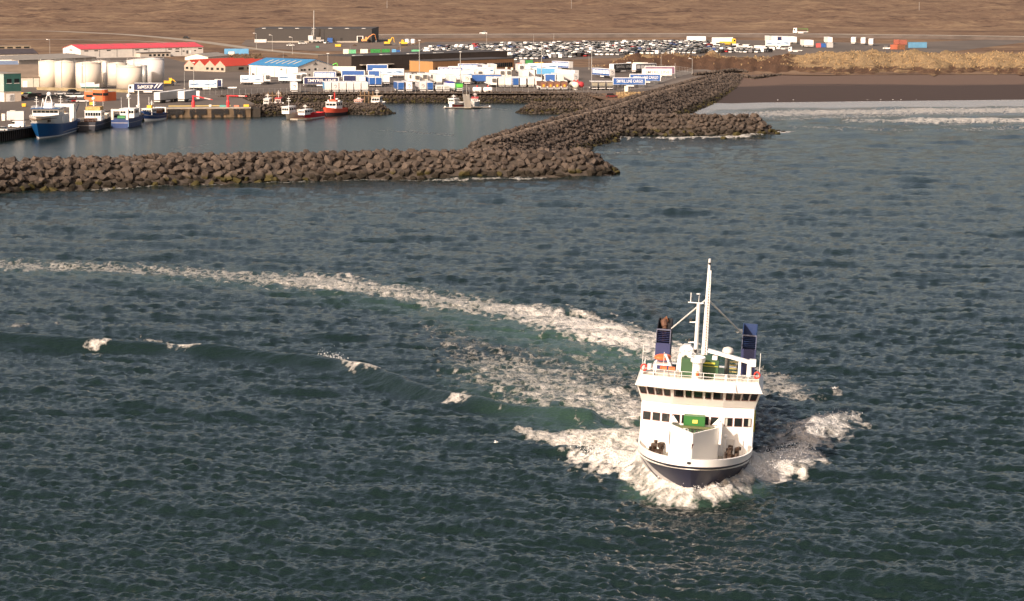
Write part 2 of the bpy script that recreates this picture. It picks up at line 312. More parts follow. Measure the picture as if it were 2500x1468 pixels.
sheet('ground', lv + [Vector((9000, 16000, ZL)), Vector((-9000, 16000, ZL))], MOOR)
# hummocky moor rising behind the harbour
gy = 1 / np.linspace(1 / 1900., 1 / 12000., 170); gt = np.linspace(-.4, .4, 300); GY, GT = np.meshgrid(gy, gt, indexing='ij'); GX = GY * GT
hm = fft_tile(256, 900, (0, 1), 15, 300, 90, 0, 9)
gz = sample(hm, GX, GY, .3, 0)[0] * .5 + sample(hm, GX * 3, GY * 3, 1.3, 40)[0] * .35
gz = ZL + .06 + np.maximum(gz * np.clip((GY - 2030) / 120, 0, 1), -.0) * 1.9 + np.clip((GY - 2100) / 1800, 0, 6) * 2.0
mb = MB(); idx = np.arange(GX.size).reshape(GX.shape); mb.v = [tuple(v) for v in np.stack([GX, GY, gz], -1).reshape(-1, 3).tolist()]
mb.f = [tuple(f) for f in np.stack([idx[:-1, :-1], idx[:-1, 1:], idx[1:, 1:], idx[1:, :-1]], -1).reshape(-1, 4).tolist()]; mb.mi = [0] * len(mb.f)
struct(mb.build('moor_hills', MOOR, smooth=True))
sheet('quay_yard', [(-700, 394), (-300, 355), (0, 319), (75, 308), (200, 289), (330, 273), (400, 264), (612, 262.7), (621, 253), (590, 240), (545, 237), (700, 230), (1000, 228.5), (1420, 229.5), (1500, 228), (1570, 224), (1640, 208), (1700, 192), (1750, 181), (1700, 174), (1600, 167), (1480, 162), (1420, 165), (1340, 158), (1270, 160), (1000, 176), (800, 178), (620, 180), (480, 160), (400, 140), (100, 142), (-700, 150)], ASPH, ZL + .03)
sheet('vehicle_lot', [(900, 135), (985, 116), (1040, 103), (1740, 97), (1960, 101), (2160, 107), (2330, 100), (2480, 96), (2540, 99), (2320, 127), (2150, 140), (1950, 143), (1720, 143), (1600, 141), (1450, 143), (1300, 152), (1240, 154), (1000, 146)], ASPH, ZL + .045)
sheet('building_site', [(588, 110), (600, 98), (800, 95), (1000, 92), (1020, 102), (960, 120), (800, 126), (640, 119)], GRAVEL, ZL + .06)
def road(name, pts, w, mat, z=ZL + .09):
    P = [W(*p, z) for p in pts]; mb = MB(); vs = []
    for i, p in enumerate(P):
        d = (P[min(i + 1, len(P) - 1)] - P[max(i - 1, 0)]).normalized(); n = Vector((-d.y, d.x, 0)) * w / 2; vs += [p + n, p - n]
    mb.add(vs, [(2 * i, 2 * i + 1, 2 * i + 3, 2 * i + 2) for i in range(len(P) - 1)]); return struct(mb.build(name, mat))
road('harbour_road', [(-400, 68), (0, 73), (150, 77), (300, 84), (400, 92), (500, 103), (600, 117), (700, 128), (800, 135), (880, 140)], 9, ROADM)
HW = [(880, 85), (1100, 84), (1400, 83), (1700, 82.2), (2000, 83.2), (2250, 86), (2500, 89.6), (2900, 95)]
road('highway', [(a, b_) for a, b_ in HW], 6, TARMAC, ZL + 2.0)
road('highway_shoulder', [(a, b_) for a, b_ in HW], 12, M('pale_shoulder', (.62, .56, .48), .9, .1), ZL + 1.95)
P_ = [W(a, b_, ZL + 1.95) for a, b_ in HW]; mb = MB(); vs = []
for p in P_: vs += [p + Vector((0, -6, -.02)), p + Vector((0, -14, -1.9))]
mb.add(vs, [(2 * i, 2 * i + 1, 2 * i + 3, 2 * i + 2) for i in range(len(P_) - 1)]); struct(mb.build('highway_embankment', GRAVEL))
road('track', [(-300, 94), (0, 96.5), (150, 96.5), (330, 100), (480, 108)], 5, ROADM)
road('yard_lane', [(590, 192), (660, 194), (745, 193), (800, 190), (900, 184), (1010, 180)], 4, M('pale_concrete_lane', (.36, .33, .29), .9, .2), ZL + .11)
road('perimeter_road', [(1500, 220), (1570, 217), (1640, 206), (1700, 192), (1740, 183), (1750, 177), (1700, 170)], 9, M('perimeter_asphalt', (.16, .13, .105), .9, .15), ZL + .11)
# beach
SAND = bpy.data.materials.new('volcanic_sand'); SAND.use_nodes = True; nt = SAND.node_tree; N_ = nt.nodes; Lk = nt.links.new; b = N_['Principled BSDF']; geo = node('ShaderNodeNewGeometry')
sx = node('ShaderNodeSeparateXYZ'); Lk(geo.outputs['Position'], sx.inputs[0]); nn = noise(.06, 5, .6, (.4, 1, 1)).outputs[0]
wet = math_('MULTIPLY', math_('SUBTRACT', math_('ADD', sx.outputs[2], math_('MULTIPLY', nn, .9)), 2.02), 4.0); cl = node('ShaderNodeClamp'); Lk(wet, cl.inputs[0])
mx = node('ShaderNodeMix', data_type='RGBA'); Lk(cl.outputs[0], mx.inputs[0]); mx.inputs[6].default_value = (.045, .024, .017, 1); mx.inputs[7].default_value = (.135, .083, .058, 1)
n3 = noise(.5, 5, .7, (.4, 1, 1)).outputs[0]; mx3 = node('ShaderNodeMix', data_type='RGBA', blend_type='MULTIPLY'); mx3.inputs[0].default_value = .35; Lk(mx.outputs[2], mx3.inputs[6]); Lk(n3, mx3.inputs[7])
Lk(mx3.outputs[2], b.inputs['Base Color']); b.inputs['Roughness'].default_value = .9
vs = []; n = 0
for pu, pm, pw in zip([(1640, 208), (1760, 186), (1900, 182), (2100, 184), (2500, 181), (3000, 178)], [(1700, 222), (1800, 212), (1930, 209), (2110, 209), (2500, 208), (3000, 206)], [(1655, 268), (1740, 252), (1850, 250.5), (2110, 247), (2500, 243), (3000, 240)]):
    a, bq, cq = W(*pu, ZL - .02), W(*pm, 1.6), W(*pw, 0.); d = (cq - bq) * .35; vs += [a + Vector((0, 6, .0)), bq, cq, Vector((cq.x + d.x, cq.y - 20, -1.2))]; n += 1
mb = MB(); mb.add(vs, [(4 * i + j, 4 * i + j + 1, 4 * i + j + 5, 4 * i + j + 4) for i in range(n - 1) for j in range(3)]); struct(mb.build('beach', SAND, smooth=True))
# dunes with lyme grass
DUNE = bpy.data.materials.new('dune_grass_ground'); DUNE.use_nodes = True; nt = DUNE.node_tree; N_ = nt.nodes; Lk = nt.links.new; b = N_['Principled BSDF']; geo = node('ShaderNodeNewGeometry'); b.inputs['Roughness'].default_value = .95; b.inputs['Specular IOR Level'].default_value = .1
at = attr('grass'); nn = noise(.13, 6, .7).outputs[0]
cr = node('ShaderNodeClamp'); Lk(math_('MULTIPLY', math_('SUBTRACT', math_('ADD', at, nn), .98), 5.0), cr.inputs[0])
mx = node('ShaderNodeMix', data_type='RGBA'); Lk(cr.outputs[0], mx.inputs[0]); mx.inputs[6].default_value = (.11, .065, .042, 1); mx.inputs[7].default_value = (.33, .235, .13, 1)
Lk(mx.outputs[2], b.inputs['Base Color']); bp = node('ShaderNodeBump'); bp.inputs['Strength'].default_value = .9; bp.inputs['Distance'].default_value = 1.0; Lk(noise(.7, 5, .7).outputs[0], bp.inputs['Height']); Lk(bp.outputs[0], b.inputs['Normal'])
crest = [(1440, 163, 163.5, .3), (1490, 160, 170, 1.2), (1530, 150, 173, 3), (1600, 146, 172, 3.5), (1680, 149, 172, 3.2), (1760, 152, 176, 3.2), (1850, 152, 176, 3.2), (1930, 150, 178, 3.8), (2000, 146, 183, 4.6), (2100, 146, 182, 4.8), (2200, 146, 182, 4.6), (2350, 149, 182, 4.4), (2440, 148, 182, 4.8), (2600, 148, 181, 4.8), (2900, 146, 180, 4.8)]
cx_ = [c[0] for c in crest]; NX, NV = 260, 26
hd = fft_tile(256, 180, (0, 1), 9, 80, 26, 0, 12); mb = MB(); gv = []
for i in range(NX):
    px = 1440 + (2900 - 1440) * i / (NX - 1); yc = np.interp(px, cx_, [c[1] for c in crest]); yb = np.interp(px, cx_, [c[2] for c in crest]); hh = np.interp(px, cx_, [c[3] for c in crest])
    yb += (2.6 * math.sin(px * .031) + 1.8 * math.sin(px * .083 + 1) + 1.2 * math.sin(px * .21)) * (1 if px > 1560 else .2) - 2.5; a, bq = W(px, yb), W(px, yb - (yb - yc) * 1.25)
    for j in range(NV):
        t = j / (NV - 1); p = a.lerp(bq, t); s_ = sample(hd, np.array(p.x), np.array(p.y), .2, 3)[0]; s2 = sample(hd, np.array(p.x * 2.7), np.array(p.y * 2.7), 1.2, 9)[0]
        prof = math.sin(min(1, t * 1.9) * math.pi / 2) * (1 if t < .6 else max(0, 1 - (t - .6) / .4 * 1.05))
        z = ZL - .1 + max(-.05, prof * (hh + float(s_) * .9 + float(s2) * .22)); mb.v.append((p.x, p.y + float(s2) * .6, z))
        g = np.interp(px, [1440, 1520, 1700, 1880, 1960, 2900], [.1, .22, .15, .25, .60, .62]) * (1.15 if t > .12 else .8) + (.35 if .45 < t < .7 and px < 1900 else 0); gv.append(g)
mb.f = [(i * NV + j, (i + 1) * NV + j, (i + 1) * NV + j + 1, i * NV + j + 1) for i in range(NX - 1) for j in range(NV - 1)]; mb.mi = [0] * len(mb.f)
dune = struct(mb.build('dunes', DUNE, smooth=True)); a = dune.data.attributes.new('grass', 'FLOAT', 'POINT'); a.data.foreach_set('value', np.array(gv, np.float32))
# tussocks: little fans of blades scattered over the dunes
def tussocks(name, spots, mat, h=.8):
    mb = MB()
    for p in spots:
        for k in range(5):
            a = random.uniform(0, 6.28); w = random.uniform(.15, .3); hh = h * random.uniform(.6, 1.3); d = Vector((math.cos(a), math.sin(a), 0)); n = Vector((-d.y, d.x, 0)) * w
            mb.add([p - n, p + n, p + d * hh * .6 + Vector((0, 0, hh))], [(0, 1, 2)])
    return stuff(mb.build(name, mat))
STRAW = M('straw_grass', (.37, .26, .135), .9, .3, .4); spots = []
for k in range(5200):
    i = random.randrange(NX - 1); j = random.randrange(2, NV - 3)
    if random.random() < gv[i * NV + j] - .15:
        v0 = Vector(mb.v[i * NV + j]); v1 = Vector(mb.v[(i + 1) * NV + j + 1]); spots.append(v0.lerp(v1, random.random()) - Vector((0, 0, .1)))
tag(tussocks('dune_grass', spots, STRAW, .9), 'straw-coloured lyme grass growing over the dunes behind the beach', 'grass')
spots = [W(random.uniform(1505, 1600), random.uniform(229, 240)) for _ in range(420)]
tag(tussocks('dry_grass_patch', spots, STRAW, .9), 'patch of dry golden grass beside the parked dark red car', 'grass')
spots = [W(random.uniform(555, 640), random.uniform(136, 146)) for _ in range(350)]
tag(tussocks('scrub_bank', spots, M('brown_scrub', (.13, .09, .055), .9, .4, .3), 1.3), 'brown scrub on the bank behind the red roofed sheds', 'shrubs')

# ================================================================ breakwaters of boulders
ROCK = bpy.data.materials.new('basalt_boulder'); ROCK.use_nodes = True; nt = ROCK.node_tree; N_ = nt.nodes; Lk = nt.links.new; b = N_['Principled BSDF']; geo = node('ShaderNodeNewGeometry'); b.inputs['Roughness'].default_value = .9; b.inputs['Specular IOR Level'].default_value = .25
oi = node('ShaderNodeObjectInfo'); rnd = math_('FRACT', math_('ADD', oi.outputs['Random'], geo.outputs['Random Per Island'])); nn = noise(.9, 6, .7).outputs[0]
rr = node('ShaderNodeValToRGB'); rr.color_ramp.elements[0].color = (.042, .033, .028, 1); rr.color_ramp.elements[1].color = (.105, .083, .068, 1); rr.color_ramp.elements[0].position = .2; rr.color_ramp.elements[1].position = .85
Lk(math_('ADD', math_('MULTIPLY', rnd, .5), math_('MULTIPLY', nn, .55)), rr.inputs[0])
sx = node('ShaderNodeSeparateXYZ'); Lk(geo.outputs['Position'], sx.inputs[0]); cl = node('ShaderNodeClamp'); Lk(math_('MULTIPLY', math_('SUBTRACT', math_('ADD', sx.outputs[2], math_('MULTIPLY', nn, .9)), 1.9), 1.1), cl.inputs[0])
wetc = node('ShaderNodeMix', data_type='RGBA'); Lk(math_('GREATER_THAN', rnd, .72), wetc.inputs[0]); wetc.inputs[6].default_value = (.022, .018, .013, 1); wetc.inputs[7].default_value = (.05, .042, .014, 1)
mx = node('ShaderNodeMix', data_type='RGBA'); Lk(cl.outputs[0], mx.inputs[0]); Lk(wetc.outputs[2], mx.inputs[6]); Lk(rr.outputs[0], mx.inputs[7]); Lk(mx.outputs[2], b.inputs['Base Color'])
bp = node('ShaderNodeBump'); bp.inputs['Strength'].default_value = .5; bp.inputs['Distance'].default_value = .3; Lk(noise(2.2, 5, .7).outputs[0], bp.inputs['Height']); Lk(bp.outputs[0], b.inputs['Normal'])
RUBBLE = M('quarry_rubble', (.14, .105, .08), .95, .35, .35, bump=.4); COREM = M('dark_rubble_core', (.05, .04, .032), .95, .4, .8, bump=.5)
ROCKS = []
for k in range(14):
    bm = bmesh.new(); rs = random.Random(100 + k)
    for i in range(15):
        v = Vector((rs.gauss(0, 1), rs.gauss(0, 1), rs.gauss(0, 1))).normalized(); bm.verts.new((v.x * rs.uniform(.8, 1.15), v.y * rs.uniform(.75, 1.05), v.z * rs.uniform(.65, .9)))
    bmesh.ops.convex_hull(bm, input=bm.verts); bm.verts.ensure_lookup_table(); loose = [v for v in bm.verts if not v.link_faces]; bmesh.ops.delete(bm, geom=loose, context='VERTS')
    bmesh.ops.recalc_face_normals(bm, faces=bm.faces); me_ = bpy.data.meshes.new('boulder'); bm.to_mesh(me_); bm.free(); me_.materials.append(ROCK); ROCKS.append(me_)
def pl_dist(p, line):
    best = (1e9, 0)
    L = 0
    for a, b_ in zip(line[:-1], line[1:]):
        d = Vector((b_.x - a.x, b_.y - a.y)); q_ = Vector((p[0] - a.x, p[1] - a.y)); t = max(0, min(1, q_.dot(d) / d.dot(d))); e_ = (q_ - d * t).length
        if e_ < best[0]: best = (e_, L + t)
        L += 1
    return best
def mound(name, label, line, half, run, crest, rock, n_parts=300, crest_rocks=.25, seed=1, top=None, cat='breakwater', face=None, rmul=1.0, spacing=None, cm=None):
    """line: centre points; half: crest half widths per point; run: horizontal run of the flanks; boulders jittered over flanks"""
    rs = random.Random(seed); root = thing(name, label, cat, (line[0].x, line[0].y, 0)); o0 = Vector((line[0].x, line[0].y, 0))
    cl_ = crest if isinstance(crest, (list, tuple)) else [crest] * len(line)
    def cz(x, y): d, t = pl_dist((x, y), line); i = min(int(t), len(line) - 2); return cl_[i] + (cl_[i + 1] - cl_[i]) * (t - i)
    def loop(extra):
        L_, R_ = [], []
        for i, p in enumerate(line):
            d = (line[min(i + 1, len(line) - 1)] - line[max(i - 1, 0)]); d = Vector((d.x, d.y, 0)).normalized(); n_ = Vector((-d.y, d.x, 0)); w = half[i] + extra
            if i in (0, len(line) - 1):
                c0 = math.atan2(d.y, d.x); caps = []
                for k in range(9):
                    a_ = c0 + (math.pi / 2 - math.pi * k / 8 if i else -math.pi / 2 - math.pi * k / 8); caps.append(p + Vector((math.cos(a_), math.sin(a_), 0)) * w)
                if i == 0: start = caps
                else: end = caps
            L_.append(p + n_ * w); R_.append(p - n_ * w)
        return [*start, *L_[1:-1], *end, *R_[1:-1][::-1]]
    lv = [(run * 1.3, -2.), (run * .97, 0), (-.1, None)]; lp = [[Vector((v.x, v.y, cz(v.x, v.y) - .45 if z is None else z)) for v in loop(e_)] for e_, z in lv]; n = len(lp[0]); mb = MB()
    for l in lp: mb.v += [tuple(v - o0) for v in l]
    for k in range(2):
        for i in range(n): mb.f.append((k * n + i, k * n + (i + 1) % n, (k + 1) * n + (i + 1) % n, (k + 1) * n + i)); mb.mi.append(0)
    from mathutils.geometry import tessellate_polygon
    for f in tessellate_polygon([lp[2]]): mb.f.append(tuple(2 * n + i for i in f)); mb.mi.append(1)
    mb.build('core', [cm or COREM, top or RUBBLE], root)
    xs = [v.x for v in lp[0]]; ys = [v.y for v in lp[0]]; sp = spacing or rock * (1.02 if rock > 1.6 else 1.2); pts = []
    y = min(ys); r_ = 0
    while y < max(ys):
        x_ = min(xs) + (r_ % 2) * sp / 2
        while x_ < max(xs):
            px_, py_ = x_ + rs.uniform(-.3, .3) * sp, y + rs.uniform(-.3, .3) * sp; d, t = pl_dist((px_, py_), line); i = min(int(t), len(line) - 2); hw = half[i] + (half[i + 1] - half[i]) * (t - i)
            e_ = d - hw; ch = cl_[i] + (cl_[i + 1] - cl_[i]) * (t - i)
            if e_ < run * 1.05:
                if e_ < 0:
                    if rs.random() < crest_rocks or e_ > -rock * .8: pts.append((px_, py_, ch - .25 + rs.uniform(-.2, .25), rock * rs.uniform(.45, .85) if e_ < -rock * .8 else rock * rs.uniform(.7, 1.1)))
                elif face is None or face(px_, py_): pts.append((px_, py_, ch * (1 - e_ / run) + rs.uniform(-.2, .3), rock * rs.uniform(.75, 1.25)))
            x_ += sp
        y += sp * .8; r_ += 1
    cpos = Vector((0, 0, CAM_H)); pts.sort(key=lambda p: -p[3] / (Vector(p[:3]) - cpos).length * (1 if abs(p[0] / p[1]) < .36 else .0001)); mbr = MB()
    for k, p in enumerate(pts):
        me_ = ROCKS[rs.randrange(14)]; r = p[3] * .62 * rmul; rot = (rs.uniform(-.5, .5), rs.uniform(-.5, .5), rs.uniform(0, 6.28)); sc = (r * rs.uniform(.9, 1.25), r * rs.uniform(.9, 1.2), r * rs.uniform(.85, 1.15)); loc = Vector(p[:3]) - o0
        if k < n_parts:
            o = bpy.data.objects.new('boulder', me_); C.objects.link(o); o.parent = root; o.location = loc; o.rotation_euler = rot; o.scale = sc
        else:
            mt = Matrix.LocRotScale(loc, __import__('mathutils').Euler(rot), Vector(sc)); mbr.add([mt @ v.co for v in me_.vertices], [tuple(f.vertices) for f in me_.polygons])
    if mbr.f: stuff(mbr.build('boulders', ROCK, root))
    return root
def off(pts, dy, z=0.): return [W(x, y, 0.) + Vector((0, dy, 0)) for x, y in pts]
fl = off([(-260, 488), (0, 467), (300, 457), (600, 445), (900, 438), (1200, 434), (1395, 432)], 0)
fl = [p + Vector((0, d, 0)) for p, d in zip(fl, (18, 18, 16, 14, 13.2, 13, 12.8))]
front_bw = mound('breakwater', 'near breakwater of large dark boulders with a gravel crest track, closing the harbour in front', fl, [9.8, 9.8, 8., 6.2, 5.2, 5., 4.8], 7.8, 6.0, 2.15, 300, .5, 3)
dg = [W(x, y, zz_) for zz_, (x, y) in zip((4.2, 5.8, 7., 7.6, 7.6, 7.6, 7.6),  [(1760, 181), (1690, 197), (1600, 222), (1480, 258), (1300, 305), (1215, 330), (1165, 345)])]
dg = [Vector((p.x + 3.2, p.y, 0)) for p in dg]
mound('breakwater', 'long diagonal breakwater of small dark stones running from the beach towards the harbour mouth', dg, [2.8] * 7, 10.5, [4.4, 6.2, 7.4, 8, 8, 8, 8], 1.3, 0, .04, 5, top=M('pale_track', (.22, .165, .12), .95, .25, .3))
sp_ = [Vector((p.x, p.y, 0)) for p in (W(1480, 296, 4.6), W(1560, 292, 4.6), W(1680, 289, 5.), W(1790, 289, 5.2), W(1835, 297, 4.))]
mound('breakwater', 'short boulder spur with surf at its foot, jutting right from the diagonal breakwater', sp_, [2.2, 2.2, 2.2, 2., 1.], 7.2, 6.0, 1.7, 300, .6, 8)
for x, y, r in ((1880, 318, 1.2), (1900, 321, 1.0), (1912, 322, .8), (1890, 322, .9), (1768, 338, 1.3), (1868, 322, 1.4)):
    o = bpy.data.objects.new('boulder', ROCKS[int(x) % 14]); C.objects.link(o); o.location = W(x, y, .2); o.scale = (r, r, r * .8); tag(o, {1880: 'wet boulder at the tip of the spur, nearest the rocks', 1900: 'wet boulder in the surf off the spur tip, middle one', 1912: 'outermost wet boulder in the surf off the spur tip', 1890: 'low wet boulder in front of the spur tip', 1768: 'lone dark boulder in the surf in front of the spur', 1868: 'wet boulder where the spur runs down into the sea'}[x], 'boulder')
il = [Vector((p.x, p.y, 0)) for p in (W(628, 262, 3), W(700, 258, 3), W(830, 256.5, 3), W(918, 258, 3))]
mound('breakwater', 'inner boulder mole sheltering the small boats, beside the tyre-hung wharf', il, [2.6, 2.4, 2.2, 1.6], 5.0, 3.7, .95, 0, .3, 11, top=GRAVEL)
il = [Vector((p.x, p.y, 0)) for p in (W(1312, 256, 3), W(1380, 255, 3), W(1450, 254, 3), W(1500, 253, 3))]
mound('breakwater', 'short boulder mole with a pale pointed end on the right of the small boat harbour', il, [1.8, 2.2, 2.4, 3], 5.6, 3.9, .95, 0, .4, 12, top=GRAVEL)
il = [Vector((p.x, p.y, 0)) for p in (W(548, 238, 3.2), W(700, 230, 3.2), W(1000, 228.3, 3.2), W(1250, 228.5, 3.2), W(1425, 230, 3.2), W(1470, 238, 3))]
mound('revetment', 'long stone slope between the trailer yard and the small boat harbour', il, [1.2] * 6, 7.5, 3.75, .85, 0, .12, 13, cat='revetment', top=GRAVEL)
il = [Vector((p.x, p.y, 0)) for p in (W(1800, 184, 3.3), W(1840, 194, 2.6), W(1905, 183, 3.3))]
mound('stone_groyne', 'low curving line of stones on the sand at the head of the beach', il, [.5, .5, .5], 1.6, 3.9, 1.2, 0, 1, 14, cat='groyne')
il = [Vector((p.x, p.y, 0)) for p in (W(1700, 186, 3.3), W(1790, 176, 3.3), W(1815, 178, 3.3))]
mound('stone_bank', 'pile of loose stones where the diagonal breakwater meets the shore', il, [1., 1.5, 1.], 3, 4.6, 1.3, 0, 1, 15, cat='stones')
# quay wall and wharf
root = thing('quay_wall', 'dark sheet pile quay wall on the far left beside the blue trawler', 'quay')
P = [W(*p) for p in [(-300, 355), (0, 319), (75, 308), (200, 289), (330, 273), (400, 264)]]
mb = MB(); cap = MB()
for a, b_ in zip(P[:-1], P[1:]):
    d = (b_ - a); n_ = Vector((d.y, -d.x, 0)).normalized(); L = d.length; k = 0
    while k * .8 < L:
        p = a + d * (k * .8 / L); o_ = n_ * (.25 if k % 2 else 0); q_ = p + d.normalized() * .8; mb.add([p + o_ + Vector((0, 0, -5)), q_ + o_ + Vector((0, 0, -5)), q_ + o_ - Vector((0, 0, .4)), p + o_ - Vector((0, 0, .4))], [(0, 1, 2, 3)]); k += 1
    mid_ = (a + b_) / 2; cap.box((mid_.x + n_.x * .1, mid_.y + n_.y * .1, ZL - .15), (L + .3, .9, .6), math.atan2(d.y, d.x))
mb.build('sheet_piling', M('rusty_sheet_pile', (.035, .024, .018), .85, .4, .8), root); cap.build('capping_beam', CONCRETE, root)
# ================================================================ ferry
YAW, HEEL = R(5.2), R(3.4)
Fw = Vector((-math.sin(YAW), -math.cos(YAW), 0)); Pt = Vector((math.cos(YAW), -math.sin(YAW), 0))
Pv = Pt * math.cos(HEEL) - Vector((0, 0, math.sin(HEEL))); Uv = Pt * math.sin(HEEL) + Vector((0, 0, math.cos(HEEL)))
bow = W(1688, 1122, 5 * math.cos(HEEL)); O_ = bow - Uv * 5; O_.z = 0
ferry = thing('ferry', 'white passenger ferry with navy hull and twin blue funnels steaming towards the viewer', 'ferry')
LX = 1.8      # the hull is drawn on shortened stations and laid out at full length here
ferry.matrix_world = Matrix(((Fw.x * LX, Pv.x, Uv.x, O_.x), (Fw.y * LX, Pv.y, Uv.y, O_.y), (Fw.z * LX, Pv.z, Uv.z, O_.z), (0, 0, 0, 1)))
HULLM = bpy.data.materials.new('ferry_hull_paint'); HULLM.use_nodes = True; nt = HULLM.node_tree; N_ = nt.nodes; Lk = nt.links.new; b = N_['Principled BSDF']; geo = node('ShaderNodeTexCoord')
b.inputs['Roughness'].default_value = .42; b.inputs['Specular IOR Level'].default_value = .3
sx = node('ShaderNodeSeparateXYZ'); Lk(geo.outputs['Object'], sx.inputs[0])
qv = math_('SUBTRACT', math_('MULTIPLY', sx.outputs[0], -1.0), math_('MULTIPLY', sx.outputs[2], 1.45))
stb = math_('LESS_THAN', sx.outputs[1], -1.0)
wA = math_('MULTIPLY', math_('GREATER_THAN', qv, 3.0), math_('LESS_THAN', qv, 7.5)); wB = math_('MULTIPLY', math_('GREATER_THAN', qv, .2), math_('LESS_THAN', qv, 2.0))
wS = math_('MULTIPLY', math_('ADD', wA, wB), stb)
tcn = node('ShaderNodeTexNoise'); tcn.inputs['Scale'].default_value = .7; tcn.inputs['Detail'].default_value = 5; Lk(geo.outputs['Object'], tcn.inputs[0])
nav = node('ShaderNodeValToRGB'); nav.color_ramp.elements[0].color = (.006, .009, .036, 1); nav.color_ramp.elements[1].color = (.013, .017, .05, 1); Lk(tcn.outputs[0], nav.inputs[0])
mx = node('ShaderNodeMix', data_type='RGBA'); Lk(wS, mx.inputs[0]); Lk(nav.outputs[0], mx.inputs[6]); mx.inputs[7].default_value = (.50, .49, .50, 1); Lk(mx.outputs[2], b.inputs['Base Color'])
FW = M('ferry_white_paint', (.84, .83, .81), .35, .03, .4); FCREAM = M('ferry_deck_cream', (.62, .58, .48), .6, .1); FDECK = M('ferry_deck_green', (.045, .085, .05), .7, .2); FNAVY = M('funnel_blue', (.035, .042, .12), .4, .1); FNAVY2 = M('funnel_inner_blue', (.015, .04, .13), .5, .15)
RIM = M('window_rim_maroon', (.16, .05, .05), .5, .1); FORANGE = M('lifeboat_orange', (.80, .16, .05), .5, .08); LRED = M('lifebuoy_red', (.72, .07, .05), .5, .1)
BW = 6.8
ss = [0, .1, .3, .6, 1., 1.6, 2.3, 3.2, 4.3, 5.6, 7., 8.6, 11, 14, 18, 23, 29, 35, 40, 44]
def lev(s, l):       # l: 0 below water, 1 water, 2, 3, 4 band foot, 5 rail top -> (x, half breadth, z)
    top = 5.0 - .82 * min(s / 8.6, 1) ** .9; zz = [-2.2, 0, 1.3, 2.6, top - .85 + .25 * min(s / 8.6, 1), top][l]
    f = max(0, min(1, zz / 4.2)) if l < 4 else 1.0
    a = 13.5 - 4.9 * f; xs = -2.3 + 2.3 * f ** .9; u = min(1, s / a); e = 2.0 + (1 - f) * .2
    hb = BW * (1 - (1 - u) ** e) ** (.5 + .22 * (1 - f))
    if s > 36: hb *= 1 - .06 * (s - 36) / 8
    if l == 0: hb *= .85
    return xs - s, hb, zz
def hull_mesh(levels, name, mat, inner=0):
    mb = MB(); n = len(ss); k = len(levels)
    for sd_ in (1, -1):
        base = len(mb.v)
        for s in ss:
            for l in levels:
                x, hb, z = lev(s, l); mb.v.append((x, sd_ * hb, z))
        for i in range(n - 1):
            for j in range(k - 1): mb.f.append((base + i * k + j, base + (i + 1) * k + j, base + (i + 1) * k + j + 1, base + i * k + j + 1)); mb.mi.append(0)
    if 0 in levels:
        e1 = (n - 1) * k; e2 = n * k + (n - 1) * k
        for j in range(k - 1): mb.f.append((e1 + j, e2 + j, e2 + j + 1, e1 + j + 1)); mb.mi.append(0)
    return mb.build(name, mat, ferry, smooth=True)
hull_mesh([0, 1, 2, 3, 4], 'hull', HULLM)
# bulwark: outer plating, capping rail and inner face
mb = MB(); n = len(ss)
for sd_ in (1, -1):
    base = len(mb.v)
    for s in ss:
        x, hb, z = lev(s, 5); xb, hbb, zb = lev(s, 4); t = .16
        xi = x - t; hi = max(0, hb - t)
        mb.v += [(xb + .015, sd_ * (hbb + .015), zb), (x + .02, sd_ * (hb + .02), z), (xi, sd_ * hi, z), (xi, sd_ * hi, z - 1.25)]
    for i in range(n - 1):
        for j in range(3): mb.f.append((base + i * 4 + j, base + (i + 1) * 4 + j, base + (i + 1) * 4 + j + 1, base + i * 4 + j + 1)); mb.mi.append(0)
bul = mb.build('bulwark', FW, ferry, smooth=True)
mod = bul.modifiers.new('edge', 'EDGE_SPLIT'); mod.split_angle = R(40)
mb = MB(); mb.lathe([(.001, 0), (.28, 0), (.28, .03), (.001, .03)], n=14); h_ = mb.build('hawse_hole', BLACK, ferry); h_.matrix_local = Matrix.LocRotScale(Vector((-.02, -.25, 4.55)), Matrix.Rotation(R(90), 3, 'Y').to_quaternion(), Vector((.6, 1, 1.5)))
# foredeck
mb = MB(); vs = []
for s in ss[1:]:
    x, hb, z = lev(s, 5); vs.append((x - .1, hb - .1, z - 1.15))
n = len(vs); allv = vs + [(x, -y, z) for x, y, z in vs]; mb.add(allv, [(i, i + 1, n + i + 1, n + i) for i in range(n - 1)]); mb.build('deck', FCREAM, ferry)
# deckhouse
HX = -8.5
plan = [(HX, -3.), (HX, 3.), (HX - .55, 6.72), (-27, 6.72), (-27, -6.72), (HX - .55, -6.72)]
MB().prism(plan, 'z', 2.3, 8.9).build('deckhouse', FW, ferry)
MB().b2(-38, -27.01, -6.3, 6.3, 2.3, 6.4).build('stern_house', FW, ferry)
MB().prism([(p[0] + (.0 if i < 6 else 0), p[1]) for i, p in enumerate([(HX - .1, -3.), (HX - .1, 3.), (HX - .6, 6.6), (-26.9, 6.6), (-26.9, -6.6), (HX - .6, -6.6)])], 'z', 8.9, 8.98).build('boat_deck', FDECK, ferry)
def facet_box(A, B, Cc, D, u0, u1, v0, v1, t0, t1):
    A, B, Cc, D = map(Vector, (A, B, Cc, D)); nn = ((B - A).cross(D - A)).normalized()
    def pt(u, v): return A.lerp(B, u).lerp(D.lerp(Cc, u), v)
    q = [pt(u0, v0), pt(u1, v0), pt(u1, v1), pt(u0, v1)]
    if nn.x < 0: nn = -nn
    return [p + nn * t0 for p in q] + [p + nn * t1 for p in q]
BOXF = [(0, 3, 2, 1), (4, 5, 6, 7), (0, 1, 5, 4), (1, 2, 6, 5), (2, 3, 7, 6), (3, 0, 4, 7)]
